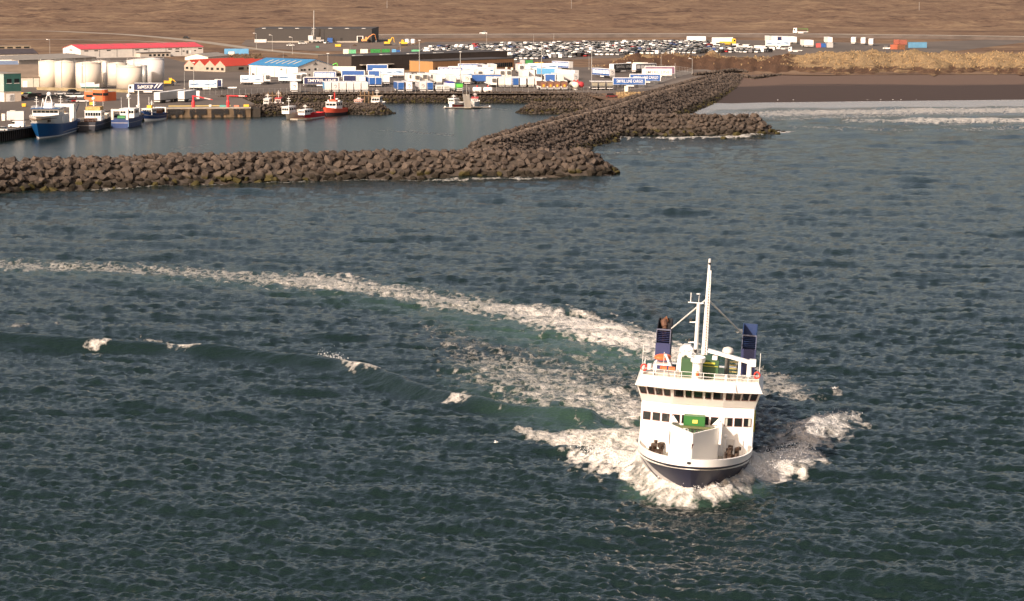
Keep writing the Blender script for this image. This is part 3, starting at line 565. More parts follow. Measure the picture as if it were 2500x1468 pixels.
def fwindow(fac, u0, u1, v0, v1, rim=.045, curtain=None):
    w = MB().add(facet_box(*fac, u0, u1, v0, v1, -.05, .02), BOXF).build('window', GLASS, ferry)
    A, B = Vector(fac[0]), Vector(fac[1]); D = Vector(fac[3]); ru = rim / (B - A).length; rv = rim / (D - A).length; f = MB()
    for a in ((u0 - ru, u1 + ru, v1, v1 + rv), (u0 - ru, u1 + ru, v0 - rv, v0), (u0 - ru, u0, v0, v1), (u1, u1 + ru, v0, v1)): f.add(facet_box(*fac, *a, -.05, .05), BOXF)
    f.build('frame', RIM, w)
    if curtain: MB().add(facet_box(*fac, u0 + (u1 - u0) * curtain[0], u0 + (u1 - u0) * curtain[1], v0, v1, .021, .03), BOXF).build('curtain', M('pale_curtain', (.45, .47, .43), .8), w)
facL = ((HX - .55, -6.72, 2.3), (HX, -3, 2.3), (HX, -3, 8.9), (HX - .55, -6.72, 8.9)); facC = ((HX, -3, 2.3), (HX, 3, 2.3), (HX, 3, 8.9), (HX, -3, 8.9)); facR = ((HX, 3, 2.3), (HX - .55, 6.72, 2.3), (HX - .55, 6.72, 8.9), (HX, 3, 8.9))
vz = lambda z: (z - 2.3) / 6.6
for fy, cu in [(-6.0, None), (-4.85, None), (-3.72, None)]: fwindow(facL, (fy + 6.72 - .42) / 3.72, (fy + 6.72 + .42) / 3.72, vz(6.7), vz(7.62))
for fy in (-2.5, -1.35, -.2, .95, 2.1): fwindow(facC, (fy + 3 - .42) / 6, (fy + 3 + .42) / 6, vz(6.7), vz(7.62))
for fy, cu in [(3.75, (.05, .35)), (4.9, None), (6.0, (.62, .97))]: fwindow(facR, (fy - 3 - .42) / 3.72, (fy - 3 + .42) / 3.72, vz(6.7), vz(7.62), curtain=cu)
# wheelhouse, leaning outwards
bz, tz = 8.9, 11.15
low = [(HX + .05, -3.), (HX + .05, 3.), (HX - .5, 6.75), (-14.9, 6.75), (-14.9, -6.75), (HX - .5, -6.75)]; up = [(HX + 1.15, -3.1), (HX + 1.15, 3.1), (HX + .55, 7.4), (-14.9, 7.4), (-14.9, -7.4), (HX + .55, -7.4)]
mb = MB(); mb.v = [(x, y, bz + .002) for x, y in low] + [(x, y, tz) for x, y in up]; mb.f = [tuple(range(6)), tuple(range(6, 12))] + [(i, (i + 1) % 6, 6 + (i + 1) % 6, 6 + i) for i in range(6)]; mb.mi = [0] * 8
mb.build('wheelhouse', FW, ferry)
def fc(i): j = (i + 1) % 6; return ((*low[i], bz), (*low[j], bz), (*up[j], tz), (*up[i], tz))
fR, fC, fL = fc(1), fc(0), fc(5)
for k in range(4): fwindow(fL, .06 + k * .235, .06 + k * .235 + .165, .49, .88)
for u0, u1 in ((.035, .205), (.26, .365), (.42, .575), (.64, .74), (.795, .965)): fwindow(fC, u0, u1, .49, .88)
for k in range(4): fwindow(fR, .055 + k * .235, .055 + k * .235 + .165, .49, .88)
for fac, spans in ((fL, ((.06, .25), (.53, .72), (.77, .95))), (fC, ((.41, .6), (.63, .76))), (fR, ((.3, .5),))):
    for a, c in spans: MB().add(facet_box(*fac, a, c, .905, .955, .02, .16), BOXF).build('sun_visor', CREAM, ferry)
# eyebrow fascia all round and flat roof inside it
eo = [(HX + 1.5, -3.2), (HX + 1.5, 3.2), (HX + .85, 7.55), (-15, 7.55), (-15, -7.55), (HX + .85, -7.55)]; ei = [(HX - .45, -3.), (HX - .45, 3.), (HX - 1., 7.), (-14.95, 7.), (-14.95, -7.), (HX - 1., -7.)]
mb = MB(); mb.v = [(x, y, 11.05) for x, y in eo] + [(x, y, 11.13) for x, y in eo] + [(x, y, 11.85) for x, y in ei] + [(x, y, 11.2) for x, y in ei]
for k in range(3):
    for i in (0, 1, 2, 4, 5): mb.f.append((k * 6 + i, k * 6 + (i + 1) % 6, (k + 1) * 6 + (i + 1) % 6, (k + 1) * 6 + i)); mb.mi.append(0)
mb.f.append(tuple(range(5, -1, -1))); mb.mi.append(0); mb.build('roof_fascia', FW, ferry)
MB().prism(ei, 'z', 11.15, 11.25).build('roof_deck', FCREAM, ferry)
MB().tube((-7.05, 4.55, 11.15), (-9.4, 4.25, 11.87), .035).build('drain_pipe', RUST, ferry)
# railings
mb = MB(); loop = [(HX - 1.0, 7.), (HX - .5, 3.), (HX - .5, -3.), (HX - 1.0, -7.)]
for a, c in zip(loop[:-1], loop[1:]):
    for z in (11.9, 12.25, 12.7): mb.tube((*a, z), (*c, z), .03, n=5)
    L = (Vector(a) - Vector(c)).length
    for k in range(int(L / 1.3) + 1): p = Vector(a).lerp(Vector(c), k / (L / 1.3) if L / 1.3 > 0 else 0) if k / (L / 1.3) <= 1 else Vector(c); mb.tube((p.x, p.y, 11.25), (p.x, p.y, 12.7), .035, n=5)
for sy in (-7, 7):
    for z in (12.2, 12.65): mb.tube((HX - 1, sy, z), (-14.8, sy, z), .03, n=5)
    for k in range(5): mb.tube((HX - 1 - k * 1.3, sy, 11.25), (HX - 1 - k * 1.3, sy, 12.7), .035, n=5)
mb.build('railing', FW, ferry)
for k, (fy, w) in enumerate(((-6.2, 1.4), (-4.6, 1.5), (-3.3, .9), (2.5, 1.6), (4.3, 1.5), (5.9, 1.1))): MB().b2(-10.6, -9.8, fy - w / 2, fy + w / 2, 11.25, 12.25).build('deck_locker', M('locker_grey', (.42, .40, .36), .6), ferry)
# green house, pedestal, ventilator
gh = MB().b2(-14.8, -12.2, -2.5, 2.05, 11.25, 13.45).build('top_house', M('green_top_house', (.03, .085, .035), .6, .2), ferry)
MB().b2(-12.19, -12.12, .15, 1.6, 13.05, 13.25).b2(-12.19, -12.12, .15, 2.0, 12.75, 12.8).build('yellow_marking', M('marking_yellow', (.55, .5, .06), .6), gh)
mb = MB(); mb.lathe([(.62, 11.25), (.62, 13.3), (.88, 13.5), (.88, 14.05), (.80, 14.05), (.80, 13.7)], (-11.2, -.45, 0), 20); mb.build('compass_pedestal', FW, ferry, smooth=False)
MB().sphere((-10.5, -.4, 12.25), .24).tube((-10.5, -.4, 11.9), (-10.5, -.4, 12.3), .2).build('signal_lamp', FORANGE, ferry)
mb = MB(); mb.b2(-14, -13, -3.0, -2.1, 11.25, 13.2); a0 = Vector((-13.5, -2.55, 13.1)); mb.tube((-13.5, -2.75, 11.25), (-13.5, -2.6, 13.4), .42, n=12)
for k in range(5):
    t0, t1 = math.pi * (1 - k / 5), math.pi * (1 - (k + 1) / 5); c0 = Vector((-13.5, -1.95, 13.35)); mb.tube(c0 + Vector((0, math.cos(t0) * .6, math.sin(t0) * .6)), c0 + Vector((0, math.cos(t1) * .6, math.sin(t1) * .6)), .42 + k * .02, .44 + k * .02, n=12)
mb.build('ventilator', FW, ferry)
mb = MB(); mb.b2(-17.8, -16.6, -3.0, -1.4, 13.2, 13.6).prism([(-2.9, 13.6), (-1.3, 13.6), (-1.7, 14.0), (-2.5, 14.0)], 'x', -17.7, -16.7).tube((-17.2, -2.2, 8.9), (-17.2, -2.2, 13.3), .12); mb.build('radar_housing', FW, ferry)
mb = MB(); mb.lathe([(.3, 8.9), (.3, 13.2), (.68, 13.3), (.74, 13.6), (.6, 13.95), (.2, 14.1), (.01, 14.1)], (-17, 2.95, 0), 16); mb.build('satellite_dome', M('dome_white', (.74, .68, .62), .5), ferry, smooth=True)
# masts
mb = MB(); mb.tube((-16, -.02, 8.9), (-16.3, -.02, 24.4), .36, .17, n=12).tube((-15.9, .38, 13.2), (-16.2, .22, 23.6), .10, .07, n=6).tube((-16.3, -.02, 24.4), (-16.3, -.02, 25.), .16, .15)
ms = mb.build('main_mast', FW, ferry, smooth=False)
mb = MB()
for k in range(30): z = 13.4 + k * .33; mb.box((-15.6 - .02 * k, .22 - .005 * k, z), (.06, .16, .05))
mb.build('ladder_rungs', RUST, ms); MB().sphere((-16.05, 0, 24.45), .16).build('masthead_light', BLACK, ms)
mb = MB(); mb.tube((-15.6, -.95, 8.9), (-15.7, -1.0, 19.5), .30, .22, n=10).box((-15.7, -1.35, 19.6), (.1, 1.9, .1)).tube((-15.7, -2.0, 19.6), (-15.7, -2.0, 20.8), .05).box((-15.7, -1.5, 17.2), (.3, .9, .12)).box((-15.7, -1.5, 14.7), (.3, .9, .12)).box((-15.7, -1.2, 13.2), (.2, 2.2, .14)).tube((-15.7, -1., 19.6), (-15.7, -1., 20.6), .03)
sm = mb.build('signal_mast', FW, ferry)
mb = MB(); mb.box((-15.7, -1.85, 17.45), (.3, .3, .4)).box((-15.7, -1.85, 14.95), (.3, .25, .35)).box((-15.3, -1., 13.75), (.2, .35, .35)); mb.build('navigation_lights', BLACK, sm)
MB().sphere((-15.7, -1.1, 20.7), .28, .3).build('antenna', FW, sm)
for sy in (-1, 1): MB().tube((-16.2, sy * .2, 19.9), (-22.3, sy * 4.45, 14.7), .12, .10).build('stay', FW, ferry)
# funnels
def funnel(sy, black):
    y0, y1 = sorted((sy * 4.5, sy * 6.35)); x0, x1 = -22.0, -25.6; f = MB(); f.b2(x1, x0, y0, y1, 8.9, 12.8)
    body = f.build('funnel', FNAVY, ferry)
    w = MB()
    for a, c in ((y0, y0 + .12), (y1 - .12, y1)): w.prism([(x0, 12.8), (x0, 14.62), (x1 + .6, 15.25), (x1, 15.25), (x1, 12.8)], 'y', a, c)
    w.b2(x1, x1 + .12, y0 + .12, y1 - .12, 12.8, 15.25); w.build('funnel_shell', M('sooty_funnel', (.012, .012, .016), .6, .3) if black else FNAVY2, body)
    g = MB(); g.b2(x0 - .06, x0 + .05, y0, y0 + .1, 12.8, 14.62).b2(x0 - .06, x0 + .05, y1 - .1, y1, 12.8, 14.62).b2(x0 - .06, x0 + .05, y0 + .1, y1 - .1, 14.45, 14.62); g.build('louvre_frame', M('louvre_trim', (.10, .11, .17), .5), body)
    for k in range(7): MB().box((x0 - .3, (y0 + y1) / 2, 12.95 + k * .23), (.5, y1 - y0 - .25, .05), tilt=Matrix.Rotation(R(-25), 3, 'Y')).build('louvre_slat', FNAVY if black else FNAVY2, body)
    if black:
        p = MB().tube((-23.5, -5.4, 12.5), (-23.5, -5.4, 14.7), .32, n=12).tube((-23.5, -5.4, 14.6), (-23.9, -5.6, 15.3), .4, .46, n=12).tube((-22.5, -5.5, 13), (-22.5, -5.5, 14.6), .14); p.build('exhaust_pipe', M('burnt_exhaust', (.11, .055, .035), .75, .4, 2.), body)
        MB().prism([(y0 + .3, 14.9), (y0 + 1., 15.6), (y0 + 1.25, 14.9)], 'x', -25.3, -25.2).build('exhaust_flap', RUST, body)
    MB().tube((x0 + .02, y0 if sy > 0 else y1, 11.25), (-19.6, sy * 3.9, 10.3), .12).build('funnel_brace', DGREY, body)
    return body
funnel(-1, True); funnel(1, False)
# deck crane, rescue boat, rafts, lifebuoys
mb = MB(); mb.tube((-13, 5.75, 11.25), (-13, 5.75, 13.3), .32, n=10); mb.box((-13, 3.2, 13.95), (.45, 5.3, .42), tilt=Matrix.Rotation(R(-12), 3, 'X')); mb.box((-13, 6.1, 13.35), (.7, .8, .8)); mb.b2(-13.3, -12.7, 1.2, 1.8, 11.25, 13.9); mb.b2(-13.2, -12.8, 4.4, 4.7, 11.25, 13.4)
mb.build('deck_crane', FW, ferry)
boat = MB(); n_ = 12
boat.lathe([(.02, -1.6), (.45, -1.2), (.62, -.4), (.62, .5), (.4, 1.25), (.02, 1.6)], n=12); bo = boat.build('rescue_boat', FORANGE, ferry, smooth=True); bo.matrix_local = Matrix.LocRotScale(Vector((-15.5, -4.95, 12.65)), Matrix.Rotation(R(90), 3, 'X').to_quaternion() @ Matrix.Rotation(R(25), 3, 'Y').to_quaternion(), Vector((1, .65, .72)))
mb = MB().tube((-14.6, -3.6, 11.25), (-14.9, -4.6, 13.2), .16, n=8).tube((-15.4, -6.0, 11.25), (-15.4, -5.6, 12.4), .1).box((-15.2, -4.9, 11.95), (1.6, 2.2, .1)); mb.build('davit', FW, ferry)
for x, y, z in ((-12.5, -5.9, 12.0), (-12.5, -4.6, 12.0), (-12.5, -3.6, 12.0)): MB().tube((x, y - .4, z), (x, y + .4, z), .3, n=10).build('deck_gear', FORANGE if y > -5 else RUST, ferry)
mb = MB().tube((-11.4, -6.2, 11.25), (-11.4, -6.2, 12.75), .28, n=10).box((-11.4, -5.6, 12.2), (.4, .5, .9)); mb.build('searchlight', FW, ferry)
for y, z in ((-6.75, 12.75), (6.75, 12.75)):
    mb = MB()
    for k in range(12):
        a, c = 2 * math.pi * k / 12, 2 * math.pi * (k + 1) / 12; mb.tube((-9.55, y + .33 * math.cos(a), z + .38 * math.sin(a)), (-9.55, y + .33 * math.cos(c), z + .38 * math.sin(c)), .1, n=6)
    mb.build('lifebuoy', LRED, ferry)
mb = MB()
for k in range(4): mb.b2(-14.6, -14.2, 3.3, 4.2, 11.7 + k * .4, 11.8 + k * .4)
mb.build('crate_stack', M('crate_yellow', (.42, .36, .14), .7), ferry)
for x, y, z in ((-10, -7, 12.9), (-10, 7, 12.9), (-14, -4.7, 11.25)): MB().tube((x, y, z), (x, y, z + 2.4), .03, n=5).build('whip_aerial', FW, ferry)
for sy in (-1, 1):
    for k in range(3): MB().tube((-28.5 - k * 2.2, sy * 6., 6.85), (-30 - k * 2.2, sy * 6., 6.85), .42, n=10).build('liferaft_canister', FW, ferry)
# bow door housing and what stands on the foredeck
vp = [(-8.49, -3.0), (-5.5, -3.0), (-2.2, -.1), (-5.5, 2.8), (-8.49, 2.8)]
mb = MB(); t = .22
for a, c in zip(vp[:-1], vp[1:]):
    a, c = Vector((*a, 0)), Vector((*c, 0)); d = (c - a).normalized(); n_ = Vector((d.y, -d.x, 0)) * t; q = [a, c, c - n_, a - n_]; mb.add([p + Vector((0, 0, 3.3)) for p in q] + [p + Vector((0, 0, 7.3)) for p in q], BOXF)
bd = mb.build('bow_visor', FW, ferry)
MB().b2(-8.2, -7.3, -1.5, 1.0, 6.55, 7.9).build('bow_ramp', M('ramp_green', (.02, .14, .025), .5, .1), bd)
MB().b2(-7.29, -7.24, -.45, .15, 7.1, 7.5).build('yellow_plate', M('plate_yellow', (.75, .62, .12), .5), bd)
MB().b2(-7.0, -6.7, -2.7, 2.5, 6.6, 6.85).build('ramp_beam', M('ramp_olive', (.12, .13, .05), .6), bd)
for k in range(9): MB().b2(-6.9, -5.6, -2.2 + k * .5, -1.95 + k * .5, 5.2, 6.5).build('ramp_rib', M('rib_green', (.07, .15, .07), .6), bd)
MB().prism([(-8.4, -2.6), (-5.7, -2.6), (-2.9, -.1), (-5.7, 2.4), (-8.4, 2.4)], 'z', 3.35, 5.0).build('ramp_floor', M('ramp_dark', (.02, .05, .025), .7), bd)
MB().prism([(-3.0, 7.3), (-2.1, 7.3), (-2.75, 8.15)], 'x', -6.5, -6.38).build('gusset', FW, bd); MB().prism([(1.9, 7.3), (2.8, 7.3), (2.65, 8.15)], 'x', -6.5, -6.38).build('gusset', FW, bd)
MB().b2(-5.45, -5.2, 2.82, 3.1, 5.4, 8.0).build('hinge_post', FW, bd); MB().b2(-5.45, -5.1, -3.35, -3.02, 5.2, 6.6).build('hinge_post', FW, bd)
def winch(sy):
    rs = random.Random(5 + sy); mb = MB(); cy = sy * 4.45
    mb.tube((-6.0, cy - .8, 3.6), (-6.0, cy + .8, 3.6), .5, n=10).tube((-6.0, cy - .85, 3.6), (-6.0, cy - .7, 3.6), .75, n=10).tube((-6.0, cy + .7, 3.6), (-6.0, cy + .85, 3.6), .75, n=10).tube((-6.8, cy - .2, 3.2), (-6.8, cy - .1, 4.9), .18).tube((-7.0, cy + .5, 3.2), (-7.0, cy + .5, 4.6), .25).box((-6.4, cy - .3, 4.3), (.6, .7, .6)).box((-5.2, cy + .3, 3.3), (.5, .6, .7))
    for k in range(16): mb.box((-6.2 + rs.uniform(-.9, .9), cy + rs.uniform(-.8, .8), 3.6 + rs.uniform(-.2, 1.2)), (rs.uniform(.2, .5), rs.uniform(.2, .4), rs.uniform(.2, .6)), rs.uniform(0, 3))
    w = mb.build('mooring_winch', DARKBROWN, ferry); MB().sphere((-5.2, cy - .1, 3.3), .22).sphere((-5.3, cy + .5, 3.35), .2).build('rope_coil', CREAM, w)
winch(-1); winch(1)
MB().tube((-1.2, -.15, 3.9), (-1.2, -.15, 6.4), .035).build('jackstaff', FW, ferry); MB().prism([(-.15, 6.4), (.12, 6.45), (-.1, 5.75)], 'x', -1.21, -1.19).build('flag', M('dark_flag', (.06, .02, .02), .8), ferry)
for sy in (-1, 1):
    MB().tube((-8, sy * 5.7, 2.4), (-8, sy * 5.7, 5.2), .06).build('deck_pole', FW, ferry); MB().tube((-7.6, sy * 3.5, 2.4), (-7.6, sy * 3.5, 5.6), .14).sphere((-7.6, sy * 3.5, 5.7), .25).build('deck_vent', FW, ferry)
for y0, y1 in ((3.6, 4.6), (-4.6, -3.6)): MB().b2(-8.9, -8.52, y0, y1, 3.0, 5.1).build('foredeck_door', M('door_white', (.70, .69, .67), .5), ferry)
MB().b2(-13, -11.25, 6.74, 6.9, 5.4, 7.6).build('muster_sign', M('sign_yellow', (.5, .45, .02), .6), ferry)
for k in range(6):
    for sy in (-1, 1): MB().b2(-12.8 - k * 2.4, -12.0 - k * 2.4, *sorted((sy * 6.70, sy * 6.735)), 6.7, 7.6).build('window', GLASS, ferry)
# ================================================================ buildings
def ribbed(name, col, rough=.6, pitch=2.2):
    if name in _mats: return _mats[name]
    m = M(name, col, rough, .1, .15); return m
SHEETW = ribbed('white_sheet_wall', (.72, .70, .67)); SHEETB = ribbed('black_sheet_wall', (.030, .026, .025), .55); TIMBER = M('brown_timber_cladding', (.20, .105, .05), .7, .2, .5, stretch=(6, 6, .2)); BROWNROOF = M('brown_felt_roof', (.20, .155, .115), .9, .15, .2)
PINKROOF = M('pink_red_roof', (.60, .07, .09), .5, .06, .1); REDROOF = M('red_sheet_roof', (.50, .06, .035), .55, .1, .1); BLUEROOF = M('blue_sheet_roof', (.045, .21, .43), .5, .08, .1); DARKROOF = M('dark_slate_roof', (.06, .05, .055), .7, .2); GREYROOF = M('grey_sheet_roof', (.26, .235, .205), .7, .12)
TEAL = M('teal_sheet_wall', (.03, .12, .10), .5, .15, .4); PALEWALL = M('pale_render_wall', (.50, .45, .39), .8, .1)
def shed(name, label, A, B, D, wall_h, ridge_h=None, ridge='x', wall=SHEETW, roof=GREYROOF, over=.35, panels=None, side_wall=None, plinth=None, z0=ZL):
    """A, B: near left and near right ground corners in the photo; D: depth away from the viewer"""
    a, b_ = W(*A), W(*B); L = (b_ - a).length; az = math.atan2(b_.y - a.y, b_.x - a.x); root = thing(name, label, 'building', (a.x, a.y, z0), az)
    h = wall_h; r = ridge_h or h
    mb = MB()
    if ridge == 'x':
        mb.prism([(0, 0), (D, 0), (D, h), (D / 2, r), (0, h)] if r > h else [(0, 0), (D, 0), (D, h), (0, h)], 'x', 0, L)
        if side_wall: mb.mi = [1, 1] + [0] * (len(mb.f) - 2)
    else: mb.prism([(0, 0), (L, 0), (L, h), (L / 2, r), (0, h)], 'y', 0, D)
    mb.build('wall', [wall, side_wall or wall], root); t = .12
    if r > h:
        n = D if ridge == 'x' else L; half = n / 2; sl = (r - h) / half
        for k in (0, 1):
            pl = [(-over, h - sl * over + .02), (half, r + .02), (half, r + .02 + t), (-over, h - sl * over + .02 + t)]
            if k: pl = [(n - p, q) for p, q in pl]
            MB().prism(pl, ridge, -over if ridge == 'x' else -over, (L if ridge == 'x' else D) + over).build('roof', roof, root)
    else: MB().b2(-.1, L + .1, -.1, D + .1, h + .003, h + .3).build('roof', roof, root)
    if plinth: MB().b2(L * plinth[0], L * plinth[1], -.25, -.01, 0, .9).build('plinth', CONCRETE, root)
    for p in panels or []:                          # (face, kind, u0, u1, z0, z1, material)
        f, kind, u0, u1, q0, q1, mt = p
        if f == 'f': MB().b2(u0 * L, u1 * L, -.08, .06, q0, q1).build(kind, mt, root)
        elif f == 'l': MB().b2(-.08, .06, u0 * D, u1 * D, q0, q1).build(kind, mt, root)
        elif f == 'r': MB().b2(L - .06, L + .08, u0 * D, u1 * D, q0, q1).build(kind, mt, root)
    return root, L
DOORM = M('roller_door_white', (.76, .75, .73), .5, .05); DARKDOOR = M('dark_doorway', (.015, .013, .012), .7)
b1, L1 = shed('warehouse', 'long black warehouse behind the tall crane at the back of the port', (622, 104), (908, 104.5), 42, 7.8, wall=SHEETB, side_wall=M('sunlit_black_sheet', (.055, .05, .048), .6), roof=M('dark_flat_roof', (.05, .045, .045), .8), plinth=(.08, .88),  # end walls: black sheet painted paler to stand for the sunlit side
    panels=[('f', 'door', .07, .16, 0, 0.01, DARKDOOR), ('f', 'door', .655, .68, 0, 2.6, DARKDOOR), ('f', 'door', .73, .75, 0, 2.8, DARKDOOR), ('f', 'roller_door', .878, .92, 0, 3.6, DARKDOOR), ('l', 'door', .3, .42, 0, 2.9, DARKDOOR), ('f', 'seam', .59, .595, .2, 7.7, DARKDOOR)][1:])
for k in range(7): MB().b2(L1 * (.06 + k * .142), L1 * (.06 + k * .142) + 2.2, 1, 4, 8.12, 8.35).build('skylight', LGREY, b1)
MB().b2(L1 * .872, L1 * .878, -.15, -.09, 0, 3.7).b2(L1 * .92, L1 * .926, -.15, -.09, 0, 3.7).b2(L1 * .872, L1 * .926, -.15, -.09, 3.7, 3.9).build('door_frame', WHITE, b1)
b2_, L2 = shed('warehouse', 'long dark warehouse with brown timber office wing behind the trailer yard', (858, 176), (1238, 161.5), 24, 6.9, wall=M('umber_sheet_wall', (.038, .029, .025), .6, .1), side_wall=M('sunlit_umber_gable', (.075, .058, .048), .6, .08), roof=M('dark_flat_roof', (.05, .045, .045), .8),  # gable colour is lightened to carry the sun on that side
    panels=[('f', 'loading_bay', .06, .155, 0, 2.8, DARKDOOR), ('f', 'loading_bay', .18, .25, 0, 2.9, DARKDOOR), ('f', 'window', .36, .39, 1.2, 2.2, GLASS)])
for k in range(4): MB().b2(L2 * (.03 + k * .17), L2 * (.03 + k * .17) + 5, 1, 3, 7.22, 7.5).build('skylight', GREY, b2_)
for k in range(1, 16): MB().b2(L2 * k / 16, L2 * k / 16 + .15, -.05, -.001, 2.9, 6.85).build('panel_joint', SHEETB, b2_)
mb = MB()
for k in range(2): MB().b2(L2 * (.05 + k * .115), L2 * (.05 + k * .115) + 8, -2.2, -.1, 2.9, 3.25).build('bay_canopy', CONCRETE, b2_)
mb = MB().b2(L2 * .36, L2 * .395, -1.4, -.09, 2.3, 2.4)
for k in range(3): mb.tube((L2 * (.362 + .016 * k), -1.3, .0), (L2 * (.362 + .016 * k), -1.3, 3.6), .05)
mb.build('window_stair', STEEL, b2_)
b3, L3 = shed('office_wing', 'brown timber clad office wing with a strip of windows on the dark warehouse', (1057, 177), (1255, 169), 16, 4.9, wall=TIMBER, side_wall=M('sunlit_timber_cladding', (.34, .19, .075), .7, .12, .5, stretch=(6, 6, .2)), roof=M('dark_flat_roof', (.05, .045, .045), .8), panels=[('f', 'door', .03, .05, 0, 2.1, DARKDOOR), ('f', 'door', .115, .135, 0, 2.1, DARKDOOR)])  # end cladding is the same timber, its sunny side put into the colour
for k in range(22): MB().b2(L3 * (.42 + k * .0255), L3 * (.42 + k * .0255) + L3 * .021, -.07, .05, 1.2, 3.2).build('window', GLASS, b3)
b4, L4 = shed('fish_factory', 'white factory with bright blue roof beside the dark warehouse', (608, 185), (727, 190.5), 21, 4.8, 7.6, 'x', SHEETW, BLUEROOF, side_wall=M('shaded_white_gable', (.64, .60, .55), .6, .08),  # gable is the white sheet with its shade painted in
    panels=[('f', 'roller_door', .04, .125, .3, 3.9, DOORM), ('f', 'doorway', .06, .12, 0, 1.2, DARKDOOR), ('f', 'roller_door', .16, .25, .1, 4.1, DOORM), ('f', 'roller_door', .53, .59, 0, 3.9, DOORM), ('f', 'roller_door', .78, .84, .1, 3.9, DOORM), ('f', 'door_trim', .518, .529, 0, 4., DGREY), ('f', 'door_trim', .765, .776, 0, 4., DGREY), ('f', 'door_trim', .146, .157, 0, 4.2, DGREY), ('f', 'door_trim', .025, .036, 0, 4., DGREY), ('f', 'window', .94, .965, .9, 1.5, GLASS), ('f', 'window', .90, .925, .9, 1.5, GLASS), ('f', 'bollard', .875, .885, 0, 1.4, RED),
            ('r', 'window', .08, .14, 3., 3.8, GLASS), ('r', 'window', .16, .22, 3., 3.8, GLASS), ('r', 'window', .30, .35, 3., 3.8, GLASS), ('r', 'window', .47, .53, 3.1, 3.9, GLASS), ('r', 'window', .54, .58, 3.1, 3.9, WHITE), ('r', 'window', .74, .79, 3.4, 4., GLASS), ('r', 'window', .1, .16, .7, 1.5, GLASS), ('r', 'window', .17, .22, .7, 1.5, GLASS), ('r', 'window', .30, .35, .8, 1.4, GLASS)])
for k in range(6):
    u = .22 + k * .115; MB().add([(L4 * u, 2.8, 4.8 + 2.8 * 2.8 / 10.5 + .2), (L4 * u + .9, 2.8, 4.8 + 2.8 * 2.8 / 10.5 + .2), (L4 * u + .9, 8., 4.8 + 2.8 * 8. / 10.5 + .2), (L4 * u, 8., 4.8 + 2.8 * 8. / 10.5 + .2)], [(0, 1, 2, 3)]).build('skylight', M('cream_skylight', (.62, .55, .42), .5), b4)
def logo(parent, loc, rot, w):
    mb = MB(); mb.add([(-w / 2, 0, 0), (-w / 5, 0, .0), (-w / 3.2, 0, w * .2)], [(0, 1, 2)]); mb.add([(-w / 4, -.002, 0), (w / 2.2, -.002, 0), (0, -.002, w * .36)], [(0, 1, 2)]); mb.add([(-w / 2, 0, -.28), (w / 2, 0, -.28), (w / 2, 0, -.12), (-w / 2, 0, -.12)], [(0, 1, 2, 3)])
    o = mb.build('mountain_logo', DGREY, parent); o.location = loc; o.rotation_euler = (0, 0, rot); return o
logo(b4, (L4 * .67, -.1, 3.3), 0, 2.0); logo(b4, (L4 + .1, 10.5, 5.6), R(90), 2.6)
b5, L5 = shed('long_store', 'long white industrial building with pink red roof at the upper left', (197, 143), (496, 136), 21, 4.6, 6.6, 'x', M('shaded_white_wall', (.60, .57, .53), .7, .08), PINKROOF, side_wall=SHEETW,  # front: white wall toned greyer, shade put into the colour
    panels=[('f', 'window_strip', u, u + .03, 3.5, 4.0, GLASS) for u in (.03, .11, .21, .44, .51, .71, .77, .96)] + [('f', 'window', .77, .80, 2.3, 2.8, GLASS), ('f', 'window', .83, .845, 2.3, 2.8, GLASS), ('f', 'door', .86, .875, 1.2, 2.9, DGREY), ('f', 'door', .885, .9, 1.2, 2.9, WHITE), ('f', 'window', .925, .94, 2.4, 2.9, GLASS)] + [('l', 'window', u, u + .1, .9, 2.2, GLASS) for u in (.3, .5, .72)] + [('l', 'window', .45, .62, 3.7, 4.2, GLASS)] + [('f', 'downpipe', u, u + .003, 0.5, 4.5, DGREY) for u in (.15, .29, .42, .55, .69, .82)])
for k in range(9):
    u = .1 + k * .105; MB().add([(L5 * u, .6, 4.78), (L5 * u + .8, .6, 4.78), (L5 * u - 1.2 + .8, 10., 6.72), (L5 * u - 1.2, 10., 6.72)], [(0, 1, 2, 3)]).build('roof_seam', M('faded_seam', (.42, .12, .12), .6), b5)
MB().b2(L5 * .45, L5 * .695, -4.5, -.1, 0, 2.2).build('lean_to', PALEWALL, b5); MB().b2(L5 * .445, L5 * .7, -4.9, -.1, 2.2, 2.42).build('lean_to_roof', DARKROOF, b5)
for k in range(5): MB().b2(L5 * (.52 + k * .035), L5 * (.54 + k * .035), -4.56, -4.45, .4, 1.5).build('lean_to_window', GLASS, b5)
# four red roofed gables in a row
a, b_ = W(450, 173), W(550, 176.5); L = (b_ - a).length; az = math.atan2(b_.y - a.y, b_.x - a.x); root = thing('red_shed', 'grey sheds with four red saw-tooth gables in front of the long white building', 'building', (a.x, a.y, ZL), az); w = L / 4
for k in range(4):
    MB().prism([(k * w, 0), ((k + 1) * w, 0), ((k + 1) * w, 2.5), ((k + .5) * w, 5.0), (k * w, 2.5)], 'y', 0, 30).build('gable_wall', M('beige_concrete_wall', (.36, .31, .25), .85, .1), root)
    for s_ in (0, 1):
        x0, x1 = ((k) * w, (k + .5) * w) if s_ == 0 else ((k + 1) * w, (k + .5) * w); MB().prism([(x0, 2.55), (x1, 5.06), (x1, 5.22), (x0, 2.71)], 'y', .05, 30.3).build('roof', REDROOF, root)
    if k != 1: MB().b2((k + .15) * w, (k + .4) * w, -.06, .05, .9, 1.9).build('window', GLASS, root); MB().b2((k + .6) * w, (k + .85) * w, -.06, .05, .7, 1.9).build('window', DARKDOOR, root)
for k in range(3): MB().b2(L - .05, L + .06, 9 + k * 6, 12.5 + k * 6, .8, 1.9).build('window', GLASS, root)
